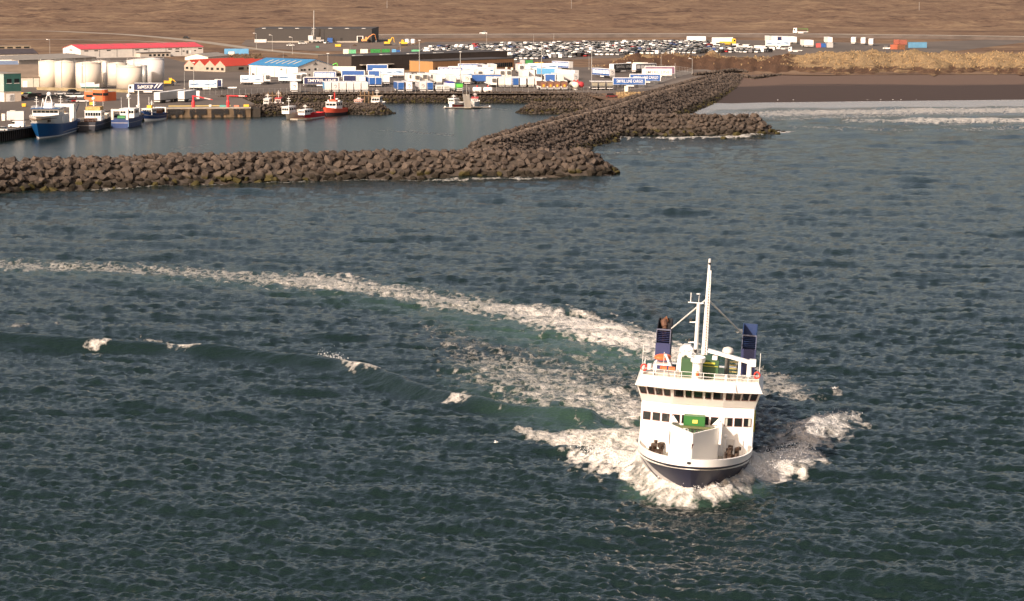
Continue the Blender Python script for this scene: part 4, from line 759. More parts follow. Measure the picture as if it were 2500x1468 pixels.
shed('grey_roof_shed', 'small cream shed with grey roof behind the red gabled sheds', (508, 148), (558, 144), 13, 1.7, 3.2, 'x', CREAM, GREYROOF)
bx, Lx = shed('fish_shed', 'long low building with dark hipped roof at the left edge', (-90, 145), (92, 141.5), 16, 2.2, 4.4, 'x', PALEWALL, DARKROOF, panels=[('f', 'roller_door', .5 + k * .11, .56 + k * .11, 0, 1.7, M('pale_door', (.55, .50, .46), .6)) for k in range(4)] + [('f', 'window', .86 + k * .03, .88 + k * .03, .9, 1.5, GLASS) for k in range(3)])
bx, Lx = shed('terrace_house', 'brown row building with dark windows behind the dark hipped roof', (-60, 126), (76, 124), 10, 2.6, wall=M('tan_wall', (.30, .24, .17), .8), roof=BROWNROOF, panels=[('f', 'window', .42 + k * .15, .52 + k * .15, 1.4, 2.2, GLASS) for k in range(4)])
shed('flat_store', 'low store with grey felt roof behind the white tanks', (46, 158), (235, 150), 40, 2.0, 3.4, 'x', CONCRETE, GREYROOF)
shed('white_store', 'small white store with flat roof at the left edge', (-40, 165), (29, 164), 12, 3.6, wall=SHEETW, roof=GREYROOF, panels=[('f', 'window', .6, .75, .8, 1.8, GLASS)])
shed('blue_roof_store', 'small store with faded blue roof at the left edge', (-60, 175), (44, 174), 10, 3.0, 4.4, 'x', CREAM, M('faded_blue_roof', (.17, .22, .32), .6, .1))
shed('brown_roof_hall', 'big hall with brown felt roof and white door behind the teal building', (-120, 215), (96, 213), 40, 4.0, 8.4, 'x', PALEWALL, BROWNROOF, panels=[('f', 'door', .815, .865, 0, 2.6, WHITE), ('f', 'downpipe', .93, .936, 0, 3.9, M('green_pipe', (.1, .16, .13), .6))])
bt, Lt = shed('harbour_building', 'teal and white harbour building at the left edge', (10.5, 249), (52, 247.5), 16, 3.5, wall=M('beige_base_wall', (.52, .44, .36), .8, .08), side_wall=SHEETW, roof=CONCRETE, panels=[('f', 'shed_annex', .13, .6, .0, 2.9, WHITE), ('f', 'door', .32, .58, .2, 2.5, LGREY)])
MB().b2(-.05, Lt + .05, -.05, 16, 3.81, 10.4).build('upper_floor', [TEAL], bt); MB().b2(-.09, -.051, -.04, 15.9, 3.82, 10.3).build('side_cladding', M('pale_teal_sheet', (.36, .44, .41), .6), bt); MB().b2(-.2, Lt + .2, -.2, 16.2, 10.4, 10.55).build('roof', GREYROOF, bt)
for k in range(2): w_ = MB().b2(Lt * (.16 + k * .45), Lt * (.44 + k * .45), -.12, .02, 6.9, 8.5).build('window', GLASS, bt); MB().b2(Lt * (.14 + k * .45), Lt * (.46 + k * .45), -.16, -.06, 6.7, 6.9).build('sill', LGREY, w_)
for k in range(14): MB().b2(Lt * k / 14 + .1, Lt * k / 14 + .22, -.09, -.051, 3.85, 10.35).build('cladding_rib', M('teal_dark_rib', (.045, .085, .085), .5), bt)
MB().b2(-.13, -.09, 4, 6, 7, 8.4).build('window', GLASS, bt)
# orange harbour office
a, b_ = W(206, 246), W(251, 247.8); L = (b_ - a).length; az = math.atan2(b_.y - a.y, b_.x - a.x); ORW = M('orange_render', (.62, .145, .055), .8, .06); root = thing('harbour_office', 'bright orange harbour office with rounded upper storey beside the trawlers', 'building', (a.x, a.y, ZL), az)
D_ = 7.5
MB().b2(0, L, 0, D_, 0, 3.3).build('wall', ORW, root); MB().b2(.15, L - .15, .15, D_ - .15, 3.303, 3.45).build('roof', CONCRETE, root)
tw = [(L * .5, -.35), (L - .9, -.35), (L - .2, -.05), (L + .25, .7), (L + .3, 1.5), (L + .3, D_ * .35), (L * .5, D_ * .35)]
up_ = MB().prism(tw, 'z', .0, 4.3).build('tower', ORW, root); MB().prism([(x - .1 * (x > L * .6), y) for x, y in tw], 'z', 4.303, 4.45).build('tower_roof', LGREY, root)
MB().prism([(x + (.06 if x > L else 0), y - (.06 if y < 0 else 0)) for x, y in tw[:6]] + [(L * .55, D_ * .3)], 'z', 2.1, 3.1).build('window_band', GLASS, up_); MB().b2(L * .1, L * .49, -.06, .06, 1.3, 2.3).build('window_band', GLASS, root)
# ================================================================ tanks
SILO = M('stained_white_tank', (.66, .59, .50), .55, .10, .12, stretch=(1, 1, .3)); SILO2 = M('pale_grey_tank', (.60, .57, .55), .5, .06, .12)
tl = [(117, 213.5, 26, 152, SILO, 'cream stained storage tank, leftmost of the tank group'), (156, 216, 25.5, 153, SILO, 'cream rust-streaked storage tank, second from the left'), (212, 219, 31, 157, SILO, 'wide cream storage tank behind the white boat on its stand'), (284, 209, 24, 157, SILO, 'cream storage tank with a walkway, standing in the middle of the group'), (312, 217, 32, 166, SILO, 'low wide storage tank at the front behind the lettered truck'), (338, 205, 33, 150.5, SILO2, 'tall white storage tank behind the low front tank'), (369, 206, 29, 147, SILO2, 'tall grey white storage tank, rightmost of the group'), (352, 208, 7.5, 161, STEEL, 'slim bare steel tank between the two tall right-hand tanks'), (256, 214, 4.6, 152, WHITE, 'slim white pipe tower between the storage tanks'), (244, 203, 22, 152, SILO, 'cream storage tank mostly hidden behind the wide front one')]
for cx, by, rp, ry, mt, lab in tl:
    s_ = scale_at(cx, by); r = rp / s_; h = (by - ry) / s_ * .99; c = W(cx, by) + Vector((0, r, 0)); h += .044 * r
    root = thing('storage_tank', lab, 'tank', c, random.uniform(0, 6), 'storage tanks by the harbour')
    MB().lathe([(r, 0), (r, h)], n=40).build('shell', mt, root, smooth=False); MB().lathe([(r + .08, h + .003), (r + .08, h + .15), (.2, h + max(.3, r * .16)), (.1, h + max(.3, r * .16))], n=40).build('roof', mt, root)
    for o in root.children: o.data.polygons.foreach_set('use_smooth', [len(p.vertices) == 4 for p in o.data.polygons])
    if rp > 10:
        mb = MB()
        for k in range(16):
            a0, a1 = 2 * math.pi * k / 16, 2 * math.pi * (k + 1) / 16; p0 = (math.cos(a0) * r * .98, math.sin(a0) * r * .98); p1 = (math.cos(a1) * r * .98, math.sin(a1) * r * .98); mb.tube((*p0, h), (*p0, h + 1.1), .04, n=4).tube((*p0, h + 1.1), (*p1, h + 1.1), .03, n=4)
        mb.build('guard_rail', STEEL, root); MB().tube((r + .1, 0, 0), (r + .1, 0, h + 1), .12).build('ladder', STEEL, root)
root = thing('retaining_wall', 'low concrete wall around the foot of the storage tanks', 'wall', W(90, 220)); a, b_ = Vector((0, 0, 0)), W(330, 227) - W(90, 220); MB().box((b_ / 2 + Vector((0, 0, .6))), (b_.length, .4, 1.2), math.atan2(b_.y, b_.x)).build('wall', M('mossy_concrete', (.27, .22, .13), .9, .2), root)
# ================================================================ trailers
def livery_wave():
    if 'wave_livery' in _mats: return _mats['wave_livery']
    global nt, N_, Lk, geo
    m = bpy.data.materials.new('wave_livery'); m.use_nodes = True; nt = m.node_tree; N_ = nt.nodes; Lk = nt.links.new; bb = N_['Principled BSDF']; bb.inputs['Roughness'].default_value = .45; tc = node('ShaderNodeTexCoord'); geo = node('ShaderNodeNewGeometry')
    mp = node('ShaderNodeMapping'); mp.inputs['Scale'].default_value = (.28, 1, 1.3); Lk(tc.outputs['Object'], mp.inputs[0]); n = node('ShaderNodeTexNoise'); n.inputs['Scale'].default_value = 1.0; n.inputs['Detail'].default_value = 4; Lk(mp.outputs[0], n.inputs[0])
    sx = node('ShaderNodeSeparateXYZ'); Lk(tc.outputs['Object'], sx.inputs[0]); g = math_('SUBTRACT', n.outputs[0], math_('MULTIPLY', math_('ABSOLUTE', math_('SUBTRACT', sx.outputs[2], 2.4)), .22))
    r = node('ShaderNodeValToRGB'); e = r.color_ramp.elements; e[0].position = .36; e[0].color = (.75, .75, .75, 1); e[1].position = .60; e[1].color = (.06, .10, .17, 1); x = e.new(.45); x.color = (.55, .66, .78, 1); x = e.new(.52); x.color = (.16, .30, .50, 1); Lk(g, r.inputs[0]); Lk(r.outputs[0], bb.inputs['Base Color']); _mats['wave_livery'] = m; return m
WAVE = livery_wave(); EMBL = M('emblem_grey', (.20, .20, .22), .5)
def lamp_mesh(): pass
def trailer(x, y, az, label, at='end', L=13.6, side=None, end=None, body=None, H=4.0, panels=False, text=None, textmat=None, emblem=False, unit=False, group='trailers parked in the port yard', name='semi_trailer', roof=None, zb=1.15, W_=2.55, cap=True, wheels='rear'):
    p = W(x, y); az = R(az); d = Vector((math.cos(az), math.sin(az), 0)); n = Vector((-d.y, d.x, 0)); hw = W_ / 2
    o = p if at == 'end' else p - d * (L / 2) + n * (hw if (Vector((0, -1, 0)).dot(n) < 0) else -hw)
    root = thing(name, label, 'trailer', (o.x, o.y, ZL + .03), az, group); body = body or WHITE
    MB().b2(0, L, -hw, hw, zb, H).build('body', body, root); MB().b2(-.02, L + .02, -hw - .02, hw + .02, H + .003, H + .07).build('roof', roof or WHITE, root)
    for s_ in (-1, 1):
        if side:
            sp_ = MB().b2(.25, L - .25, *sorted((s_ * (hw + .003), s_ * (hw + .05))), zb + .1, H - .12).build('side_curtain', side, root)
            if panels:
                for k in range(5): MB().b2(.7 + k * (L - 1.2) / 5, .7 + (k + .86) * (L - 1.2) / 5, *sorted((s_ * (hw + .053), s_ * (hw + .07))), zb + .75, H - .55).build('panel', LGREY if panels == 2 else WHITE, sp_)
        if text and s_ == (-1 if Vector((0, -1, 0)).dot(n) < 0 else 1):
            fl_ = s_ > 0; text_part(text, root, (L * .52, s_ * (hw + .09), (H + zb) / 2), (R(90), 0, R(180) if fl_ else 0), 1.75, textmat or WHITE, L * .8)
    e = MB().b2(-.07, -.003, -hw + .1, hw - .1, zb + .05, H - .1).build('rear_doors' if not unit else 'front_wall', end or body, root)
    if emblem:
        mb = MB(); mb.v = []
        for k in range(14):
            a0 = math.pi * (.1 + 1.5 * k / 13); mb.v += [(-.08, .62 * math.cos(a0), (H + zb) / 2 + .62 * math.sin(a0)), (-.08, .34 * math.cos(a0), (H + zb) / 2 - .05 + .34 * math.sin(a0))]
        mb.f = [(2 * i, 2 * i + 1, 2 * i + 3, 2 * i + 2) for i in range(13)]; mb.mi = [0] * 13; mb.build('emblem', EMBL, e)
    if unit: MB().b2(-.55, -.08, -.75, .75, H - 1.7, H - .25).build('cooling_unit', DGREY, root)
    g = MB(); g.b2(.3, L - .3, -.55, .55, .85, zb - .003)
    for k in range(3):
        wx = (1.6 + 1.3 * k) if not unit else L - 1.6 - 1.3 * k
        for s_ in (-1, 1): g.tube((wx, s_ * .75, .5), (wx, s_ * 1.2, .5), .5, n=12)
    g.build('running_gear', BLACK, root); MB().b2(-.1, .1, -hw + .05, hw - .05, .55, .85).build('bumper', LGREY if not unit else BLACK, root)
    lx = L - 2.8 if not unit else 2.8
    for s_ in (-1, 1): MB().b2(lx, lx + .2, s_ * .9 - .08, s_ * .9 + .08, 0, zb - .003).build('landing_leg', DGREY, root); MB().b2(5.4, 8.6, *sorted((s_ * 1.18, s_ * 1.22)), .5, .95).build('side_guard', WHITE, root)
    return root
rowA = 'trailers parked end-on above the stone slope'
trailer(719, 227.5, 97, 'white trailer with grey ring emblem standing alone left of the end-on row', emblem=True, group=rowA, L=10)
names = ['leftmost', 'second from the left', 'third from the left', 'fourth from the left', 'fifth from the left', 'rightmost']
for i, (x, em, sd) in enumerate([(801, False, LBLUE), (819, True, None), (837, False, None), (855, False, None), (873, False, None), (891, False, None)]):
    trailer(x, 227, 97, f'white trailer end{" with ring emblem" if em else " with blue side" if sd else ""}, {names[i]} of six above the stone slope', emblem=em, side=sd, group=rowA, end=[CREAM, LGREY, LGREY, LGREY, LGREY, LGREY][i])
trailer(908.7, 213.5, 99, 'blue trailer end, left one of the blue pair beyond the row of six', end=BLUE, side=BLUE); trailer(924.5, 213.5, 99, 'blue trailer end, right one of the blue pair beyond the row of six', end=BLUE, side=BLUE)
trailer(979, 226, 101, 'blue end-on trailer with grey roof beside the ring emblem trailer', end=BLUE, side=BLUE, roof=LGREY, L=11, group=rowA); trailer(999, 226, 100, 'white trailer with diamond ring emblem and maroon side beside the blue end-on one', emblem=True, side=M('maroon_curtain', (.09, .02, .03), .5), group=rowA)
trailer(1033, 226, 101, 'grey trailer with ring emblem and white-panelled side in the front row', emblem=True, end=LGREY, side=GREY, panels=2, L=12, group=rowA); trailer(1050, 226, 99, 'blue trailer end with yellow bumper line in the front row', end=BLUE, side=NAVY, group=rowA)
for x, lab in ((1072, 'low white flatbed with slatted grille, left one of two in the front row'), (1090, 'low white flatbed with slatted grille, right one of two in the front row')):
    t = trailer(x, 226, 101, lab, H=2.6, L=9, end=LGREY, name='flatbed_trailer', group=rowA)
    for k in range(5): MB().b2(-.12, -.08, -.8 + k * .36, -.66 + k * .36, 1.5, 2.4).build('slat', M('slat_green', (.16, .22, .15), .6), t)
t = trailer(1103, 224, 104, 'white trailer with bunched blue cover in the front row left of the green tipper', H=3.2, L=9, side=WHITE, group=rowA); MB().prism([(0, 3.28), (2.5, 3.9), (6, 3.9), (8.8, 3.28)], 'y', -1.3, 1.3).build('blue_cover', M('royal_blue_cover', (.05, .06, .28), .6), t)
t = trailer(1122, 225, 99, 'green tipper trailer in the front row beside the gangway', H=1.6, L=8, body=GREEN, roof=GREEN, name='tipper_trailer', group=rowA, end=LGREY); MB().prism([(-1.3, 1.68), (1.3, 1.68), (1.45, 3.3), (-1.45, 3.3)], 'x', 0, 8).build('tipper_body', GREEN, t); MB().prism([(-1.2, 1.9), (1.2, 1.9), (1.3, 3.1), (-1.3, 3.1)], 'x', -.08, -.003).build('tailgate', LGREEN, t)
rowB = 'trailers in the long end-on row right of the pontoon'
rb = ['leftmost', 'second from left', 'third from left', 'fourth from left', 'fifth from left', 'sixth from left', 'rightmost']
for i, x in enumerate((1206, 1224.7, 1241.5, 1259, 1277, 1297, 1315)): trailer(x, 214.5, 99, f'{"blue" if i == 3 else "white"} trailer end, {rb[i]} of seven right of the tanks', end=BLUE if i == 3 else CREAM if i % 2 else None, side=NAVY if i in (1, 4) else BLUE if i == 3 else None, unit=i in (0,), group=rowB)
for i, x in enumerate((1327, 1344, 1360.5, 1378)):
    t = trailer(x, 221.5, 100, f'tipper trailer with rusty tailgate, {["leftmost", "second from left", "third from left", "rightmost"][i]} of the four right of the end-on row', H=1.6, L=8.5, name='tipper_trailer', group='tipper trailers with rusty tailgates')
    MB().prism([(-1.25, 1.68), (1.25, 1.68), (1.4, 3.5), (-1.4, 3.5)], 'x', 0, 8.5).build('tipper_body', M('tipper_brown', (.14, .08, .06), .7, .3), t); MB().prism([(-1.0, 1.3), (1.0, 1.3), (1.1, 3.2), (-1.1, 3.2)], 'x', -.12, -.003).build('tailgate', M('tailgate_rust', (.22, .10, .06), .7, .3), t); MB().b2(-.16, -.121, -.35, .35, 1.5, 2.4).build('orange_panel', YELLOW, t); MB().prism([(0, 3.5), (8.5, 3.5), (8.5, 4.0), (3.5, 3.95)], 'y', -1.4, -1.3).build('white_side', WHITE, t)
def tank_trailer(x, y, az, L, r, label, mat, name='tank_trailer', legs=True, zc=2.0, cat='tank trailer'):
    p = W(x, y); root = thing(name, label, cat, (p.x, p.y, ZL + .03), R(az)); o = MB().lathe([(.05, 0), (r * .85, .1), (r, .35), (r, L - .35), (r * .85, L - .1), (.05, L)], n=18).build('tank', mat, root, smooth=True); o.rotation_euler = (0, R(90), 0); o.location = (0, 0, zc)
    for xx in (L * .2, L * .8): MB().b2(xx - .15, xx + .15, -r * .8, r * .8, 0, zc - r * .75).build('support', WHITE if legs else BLACK, root)
    MB().tube((L * .5, 0, zc + r * .95), (L * .5, 0, zc + r + .7), .3).build('hatch', RED if legs else STEEL, root); return root
tank_trailer(1154, 227, -2, 3.6, .95, 'white fuel tank with red mark, left one of two above the stone slope', WHITE, 'fuel_tank', zc=1.3, cat='tank'); tank_trailer(1180, 227, -2, 3.6, .95, 'plain white fuel tank, right one of two above the stone slope', WHITE, 'fuel_tank', zc=1.3, cat='tank')
tank_trailer(1406, 220.5, 100, 8, 1.25, 'round cream tank trailer seen from behind next to the red one', CREAM); tank_trailer(1421, 219.5, 120, 7, 1.2, 'red tank trailer next to the cream one', M('crimson_paint', (.5, .05, .06), .5))
for i, x in enumerate((1452, 1470, 1489)):
    t = trailer(x, 220.5, 96, f'flat-topped grey frame trailer, {["left", "middle", "right"][i]} one of three beside the blue lettered trailer', H=1.7, L=7, body=DGREY, roof=DGREY, name='frame_trailer', group='flat-topped grey frame trailers'); MB().b2(-.3, 7, -1.4, 1.4, 3.3, 3.5).build('canopy', LGREY, t); MB().b2(-.25, -.1, -1.1, 1.1, 1.75, 3.0).build('grey_panel', M('khaki_panel', (.28, .26, .20), .7), t)
    for yy in (-1.2, 1.2): MB().b2(.1, .25, yy - .06, yy + .06, 1.78, 3.3).build('post', STEEL, t)
# side-on trailers on the right
trailer(1536, 214.5, -3, 'blue trailer lettered in white, nearest the perimeter road', 'side', side=BLUE, text='SMYRIL LINE CARGO', L=13.4); trailer(1575, 205, -4, 'blue and white outlined trailer with white cargo lettering behind the blue lettered one', 'side', side=BLUE, text='SMYRIL LINE CARGO', L=13, body=WHITE)
trailer(1604, 191.5, -3, 'white trailer with dark lettering, third one up from the perimeter road', 'side', side=WHITE, text='SMYRIL LINE', textmat=DGREY, L=13); trailer(1611, 187, -3, 'white trailer with maroon outlined side behind the dark lettered white one', 'side', side=M('plum_curtain', (.16, .08, .14), .5), L=13.4, H=4.3)
trailer(1495, 192, 118, 'blue and white panelled trailer with ring emblem end, angled in the open yard', side=BLUE, panels=True, emblem=True, L=16, end=LGREY); trailer(1493, 178.5, 48, 'black lettered trailer with white end in the open yard', side=M('black_curtain', (.015, .015, .02), .5), text='SMYRIL LINE', textmat=GREY); trailer(1547.5, 178.5, 42, 'dark trailer with pale green windows and white end beside the tanker lorry', side=M('ink_curtain', (.02, .022, .045), .5), panels=2, L=13)
trailer(1394, 172.5, 130, 'small blue and white trailer with white end standing alone near the dark soil heap', side=BLUE, panels=True, end=WHITE, L=12); trailer(1325, 177, -2, 'white cooling trailer with blue wave picture at the back of the right-hand yard', 'side', side=WAVE)
for x, lab in ((1273, 'white trailer front with cooling unit in mid yard, left of the plain one'), (1288, 'plain white trailer end in the middle of the yard beside the wave picture trailer')): trailer(x, 181, 96, lab, unit=x == 1273, end=WHITE)
trailer(1366, 190, 135, 'long blue sided trailer angled behind the emblem trailer', side=LBLUE, L=13); trailer(1408, 195, 130, 'white trailer with blue square, angled at the right edge of the cluster', L=13, side=WHITE); trailer(1406, 204, 120, 'white trailer with grey lettering and ring emblem end, angled beside the tippers', side=LGREY, emblem=True, end=LGREY, L=12)
trailer(1343, 205, -4, 'blue trailer seen side-on behind the tippers', 'side', side=BLUE, L=4.6); trailer(1369, 205, 101, 'white trailer end with faint emblem behind the tippers', end=CREAM)
# the packed cluster in the middle
cl_ = [(1004, 205, 'u'), (1018, 207, 'u'), (1037, 205, 'u'), (1056, 204, 'u'), (1072, 207, 'p'), (1106, 207, 'p'), (1121, 197, 'w'), (1141, 208, 'e'), (1150, 195, 'u'), (1172, 196, 'u'), (1170, 187, 'w'), (1190, 192, 'p'), (1226, 195, 'u'), (1242, 195, 'u'), (1284, 196, 'p'), (1299, 195, 'p'), (1185, 181, 'b'), (1206, 180, 'p'), (944, 208, 'p'), (1085, 195, 'w'), (1130, 185, 'w'), (1100, 187, 'g'), (1148, 178, 'g')]
desc = {'u': 'white trailer front with dark cooling unit', 'p': 'plain white trailer end', 'w': 'white trailer with wave picture side', 'e': 'white trailer end with ring emblem', 'b': 'white trailer with dark blue side', 'g': 'white trailer with grey windowed side'}
for i, (x, y, k) in enumerate(cl_):
    where = 'nearest row' if y > 202 else 'middle rows' if y > 190 else 'rearmost row'; lab = f'{desc[k]}, {["", "first", "second", "third", "fourth", "fifth", "sixth", "seventh", "eighth", "ninth", "tenth"][1 + sorted(c[0] for c in cl_ if ("nearest row" if c[1] > 202 else "middle rows" if c[1] > 190 else "rearmost row") == where).index(x)]} in the {where} of the cluster'
    if k in 'wg': trailer(x, y, random.choice((-3, -2)), lab, 'side', side=WAVE if k == 'w' else BLUE, panels=True if k == 'g' else False, L=11 if k == 'g' else 13)
    else: trailer(x, y, 99 + random.uniform(-1, 2), lab, unit=k == 'u', emblem=k == 'e', side=NAVY if k == 'b' else None, end=random.choice((WHITE, CREAM)))
trailer(1188, 206, -3, 'blue and dark trailer seen side-on in the middle of the cluster', 'side', side=BLUE, L=12.5, body=DGREY)
trailer(862, 195.5, -3, 'big plain blue trailer seen side-on behind the row of six', 'side', side=BLUE, L=10); trailer(921, 180, -2, 'blue trailer seen side-on at the loading bay of the dark warehouse', 'side', side=BLUE, L=9.5); trailer(948, 191, -3, 'white cooling trailer with wave picture in front of the dark warehouse', 'side', side=WAVE)
trailer(913, 196, -3, 'short blue trailer beside the wave picture trailer in front of the dark warehouse', 'side', side=BLUE, L=5); trailer(838, 185.5, -3, 'plain pale trailer seen side-on below the dark warehouse gable', 'side', side=CREAM, L=11)
trailer(793, 199, -3, 'blue framed trailer with white panels behind the dark lettered trailer', 'side', side=BLUE, panels=True, L=9.5); trailer(784, 213, -3, 'dark navy trailer lettered in white in front of the blue-roofed factory', 'side', side=NAVY, text='SMYRIL LINE', L=14.5); trailer(876, 208, -3, 'dark trailer half hidden behind the row of six', 'side', side=NAVY, L=13); trailer(885, 212, 99, 'white trailer end standing behind the right end of the row of six', end=WHITE)
# left yard
trailer(496, 221.5, -3, 'white cooling trailer with blue wave picture, nearest the quay', 'side', side=WAVE, L=11.2); trailer(533, 219, -4, 'short blue trailer with white emblem panel right of the nearest wave picture trailer', 'side', side=NAVY, L=3); trailer(615, 208.5, -3, 'white cooling trailer with wave picture in the open yard before the blue-roofed factory', 'side', side=WAVE, L=9.5); trailer(653, 206, 100, 'white trailer front with dark cooling unit right of the open-yard wave picture trailer', unit=True, L=10); trailer(702, 204.5, -3, 'cooling trailer with mountain lake picture before the blue-roofed factory', 'side', side=WAVE, L=7.6); trailer(728, 205, 100, 'white trailer front with dark cooling unit beside the mountain picture trailer', unit=True, L=10); trailer(742, 203, 100, 'white trailer front with cooling unit second right of the mountain picture trailer', unit=True, L=10)
trailer(383.5, 253, 70, 'grey box trailer end, leftmost of three by the small trawlers', end=LGREY, side=GREY, body=GREY); trailer(417, 249, 76, 'cream box trailer end, middle one of three by the small trawlers', end=CREAM, side=LGREY); trailer(442.5, 250.5, 77, 'cream box trailer end, rightmost of three by the small trawlers', end=CREAM, side=LGREY)
# box bodies and containers
def container(x, y, az, label, mat, L=12.2, H=2.6, z=0, name='shipping_container', Wd=2.44, cat='container'):
    p = W(x, y); root = thing(name, label, cat, (p.x, p.y, ZL + .03 + z), R(az)); mb = MB()
    mb.b2(0, L, 0, Wd, .1, H); mb.build('body', mat, root)
    for k in range(int(L / .8)): MB().b2(.2 + k * .8, .45 + k * .8, -.05, -.003, .25, H - .2).build('rib', mat, root) if L < 7 else None
    MB().b2(-.06, -.003, .1, Wd - .1, .2, H - .15).build('doors', mat, root); MB().b2(0, L, -.04, Wd + .04, H + .003, H + .08).build('roof', mat, root); MB().b2(.1, L - .1, .2, Wd - .2, 0, .1).build('base_frame', DGREY, root); return root
container(548, 134, 4, 'light blue container trailer with red emblem on the road behind the red sheds', LBLUE, 12.6, 3.0); container(558, 137.5, 0, 'small cream cabin in front of the light blue container', CREAM, 3, 2.2, name='site_cabin', cat='cabin')
for x, w, mt, lab in ((905, 24, GREEN, 'green container, left one of the pair behind the dark warehouse'), (932, 20, GREEN, 'green container, right one of the pair behind the dark warehouse'), (957, 10, LBLUE, 'light blue container behind the dark warehouse'), (968, 9, BLUE, 'dark blue container behind the dark warehouse'), (880, 18, CREAM, 'cream container left of the green pair'), (838, 14, CREAM, 'pale container at the left end of the container line'), (851, 18, M('mint_green_paint', (.12, .42, .22), .6), 'mint green skip left of the cream container'), (1033, 16, WHITE, 'white container between the green skips and the car lot'), (1005, 20, M('mint_green_paint', (.12, .42, .22), .6), 'long mint green skip right of the containers')):
    container(x, 132.5 if mt in (GREEN, LBLUE, BLUE, CREAM) else 134, 3, lab, mt, w / 4.65, 2.5 if w > 9 else 2.0)
for x, y, z, mt, lab in ((2175, 121.5, 0, M('faded_orange_paint', (.38, .11, .06), .7), 'orange container at the bottom left of the stack on the dunes'), (2193, 122, 0, RUST, 'rusty container at the bottom right of the stack on the dunes'), (2183, 121.5, 2.72, M('brick_red_paint', (.30, .09, .06), .7), 'brick red container on top of the stack on the dunes, left'), (2197, 122, 2.72, M('rust_red_paint', (.26, .08, .055), .7), 'rust red container on top of the stack on the dunes, right')): container(x, y, 3, lab, mt, 3.8, 2.6, z)
container(2218, 117.5, -2, 'sky blue container trailer right of the rusty container stack', M('sky_blue_paint', (.08, .22, .36), .5), 10.2, 3.1)
far = [(2009 - 40, 116.5, 'white box trailer end, leftmost on the far lot beside the red one'), (1980.5, 116.5, 'white box trailer end, second on the far lot beside the red one'), (2083, 109, 'white trailer end standing alone on the far lot'), (2107, 110, 'white trailer end, left one of two together on the far lot'), (2126, 113, 'white trailer with dark side, right one of two together on the far lot'), (2027, 109, 'white trailer end above the grey van on the far lot')]
for x, y, lab in far: trailer(x, y, 80 if x > 2050 else 95, lab, L=9 if x > 2050 else 13, side=DGREY if x == 2126 else None, group='trailers on the far lot')
for i, x in enumerate((1882, 1890.5, 1903, 1915, 1928, 1940)): trailer(x, 106 + i * .35, 95, f'{["grey windowed", "pale grey", "navy", "white", "white", "white"][i]} box trailer end, {["leftmost", "second", "third", "fourth", "fifth", "rightmost"][i]} of six on the far lot', end=[GREY, LGREY, NAVY, WHITE, WHITE, WHITE][i], group='trailers on the far lot')
trailer(1899, 117, -2, 'white cooling trailer with wave picture beside the car lot', 'side', side=WAVE, L=13.6, group='trailers on the far lot'); trailer(1764, 109.5, -2, 'plain white trailer behind the yellow lorry at the car lot', 'side', L=12, group='trailers on the far lot'); trailer(1700, 106.5, -2, 'plain white trailer at the back of the car lot', 'side', L=11, group='trailers on the far lot')
container(1993, 116.5, 0, 'small red box on the far lot', M('coral_red_paint', (.55, .08, .08), .5), 2.6, 2.2); container(2004, 116.5, 0, 'small blue box on the far lot', BLUE, 2.8, 2.2); container(2019, 117, 0, 'small grey box on the far lot', GREY, 3.4, 2.6)
# lorries
def lorry_cab(root, x0, mat, L=2.3):
    MB().prism([(x0, .6), (x0 + L, .6), (x0 + L, 2.2), (x0 + L - .25, 3.5), (x0, 3.6)], 'y', -1.22, 1.22).build('cab', mat, root)
    MB().prism([(x0 + L + .01, 2.0), (x0 + L - .18, 3.1), (x0 + L - .13, 3.1), (x0 + L + .06, 2.0)], 'y', -1.1, 1.1).build('windscreen', GLASS, root)
    for s_ in (-1, 1): MB().b2(x0 + L - 1.3, x0 + L - .4, *sorted((s_ * 1.225, s_ * 1.25)), 2.0, 3.0).build('side_window', GLASS, root); MB().tube((x0 + L - .9, s_ * .9, .5), (x0 + L - .9, s_ * 1.2, .5), .5, n=12).build('wheel', BLACK, root)
p = W(363, 229.5); root = thing('articulated_lorry', 'blue articulated lorry with white lettering parked in front of the white tanks', 'lorry', (p.x, p.y + 1.3, ZL + .03), R(178))
MB().b2(-5.6, 5.6, -1.27, 1.27, 1.2, 4.1).build('trailer_body', NAVY, root); MB().b2(-5.7, 5.7, -1.3, 1.3, 4.103, 4.2).build('trailer_roof', WHITE, root); g = MB().b2(-5.4, 7.5, -.5, .5, .8, 1.15)
for wx in (-4.6, -3.3, -2.0, 4.6):
    for s_ in (-1, 1): g.tube((wx, s_ * .75, .5), (wx, s_ * 1.2, .5), .5, n=12)
g.build('running_gear', BLACK, root); text_part('SaMSKIP', root, (1.3, 1.3, 2.65), (R(90), 0, R(180)), 1.9, WHITE, 6.2); MB().b2(-1.4, 2.0, 1.2, 1.26, .55, 1.0).build('side_guard', WHITE, root); MB().b2(-5.6, 5.6, 1.275, 1.29, 1.2, 1.4).build('side_rail', WHITE, root)
for k in (0, 1): MB().add([(-5.3 + k * 1.3, 1.3, 3.9), (-4.6 + k * 1.3, 1.3, 3.9), (-3.4 + k * 1.3, 1.3, 2.2), (-3.7 + k * 1.3, 1.3, 2.2)], [(0, 1, 2, 3)]).build('chevron', WHITE, root)
lorry_cab(root, 5.75, WHITE)
p = W(1552, 171); root = thing('tanker_lorry', 'white tanker lorry parked under the soil bank behind the dark trailers', 'lorry', (p.x, p.y, ZL + .03), R(178)); lorry_cab(root, 2.2, WHITE)
o = MB().lathe([(.6, 0), (1.2, .2), (1.2, 7), (.6, 7.2)], n=16).build('tank', CREAM, root, smooth=True); o.rotation_euler = (0, R(90), 0); o.location = (-5.8, 0, 2.3); g = MB().b2(-5.5, 2.2, -.5, .5, .7, 1.1)
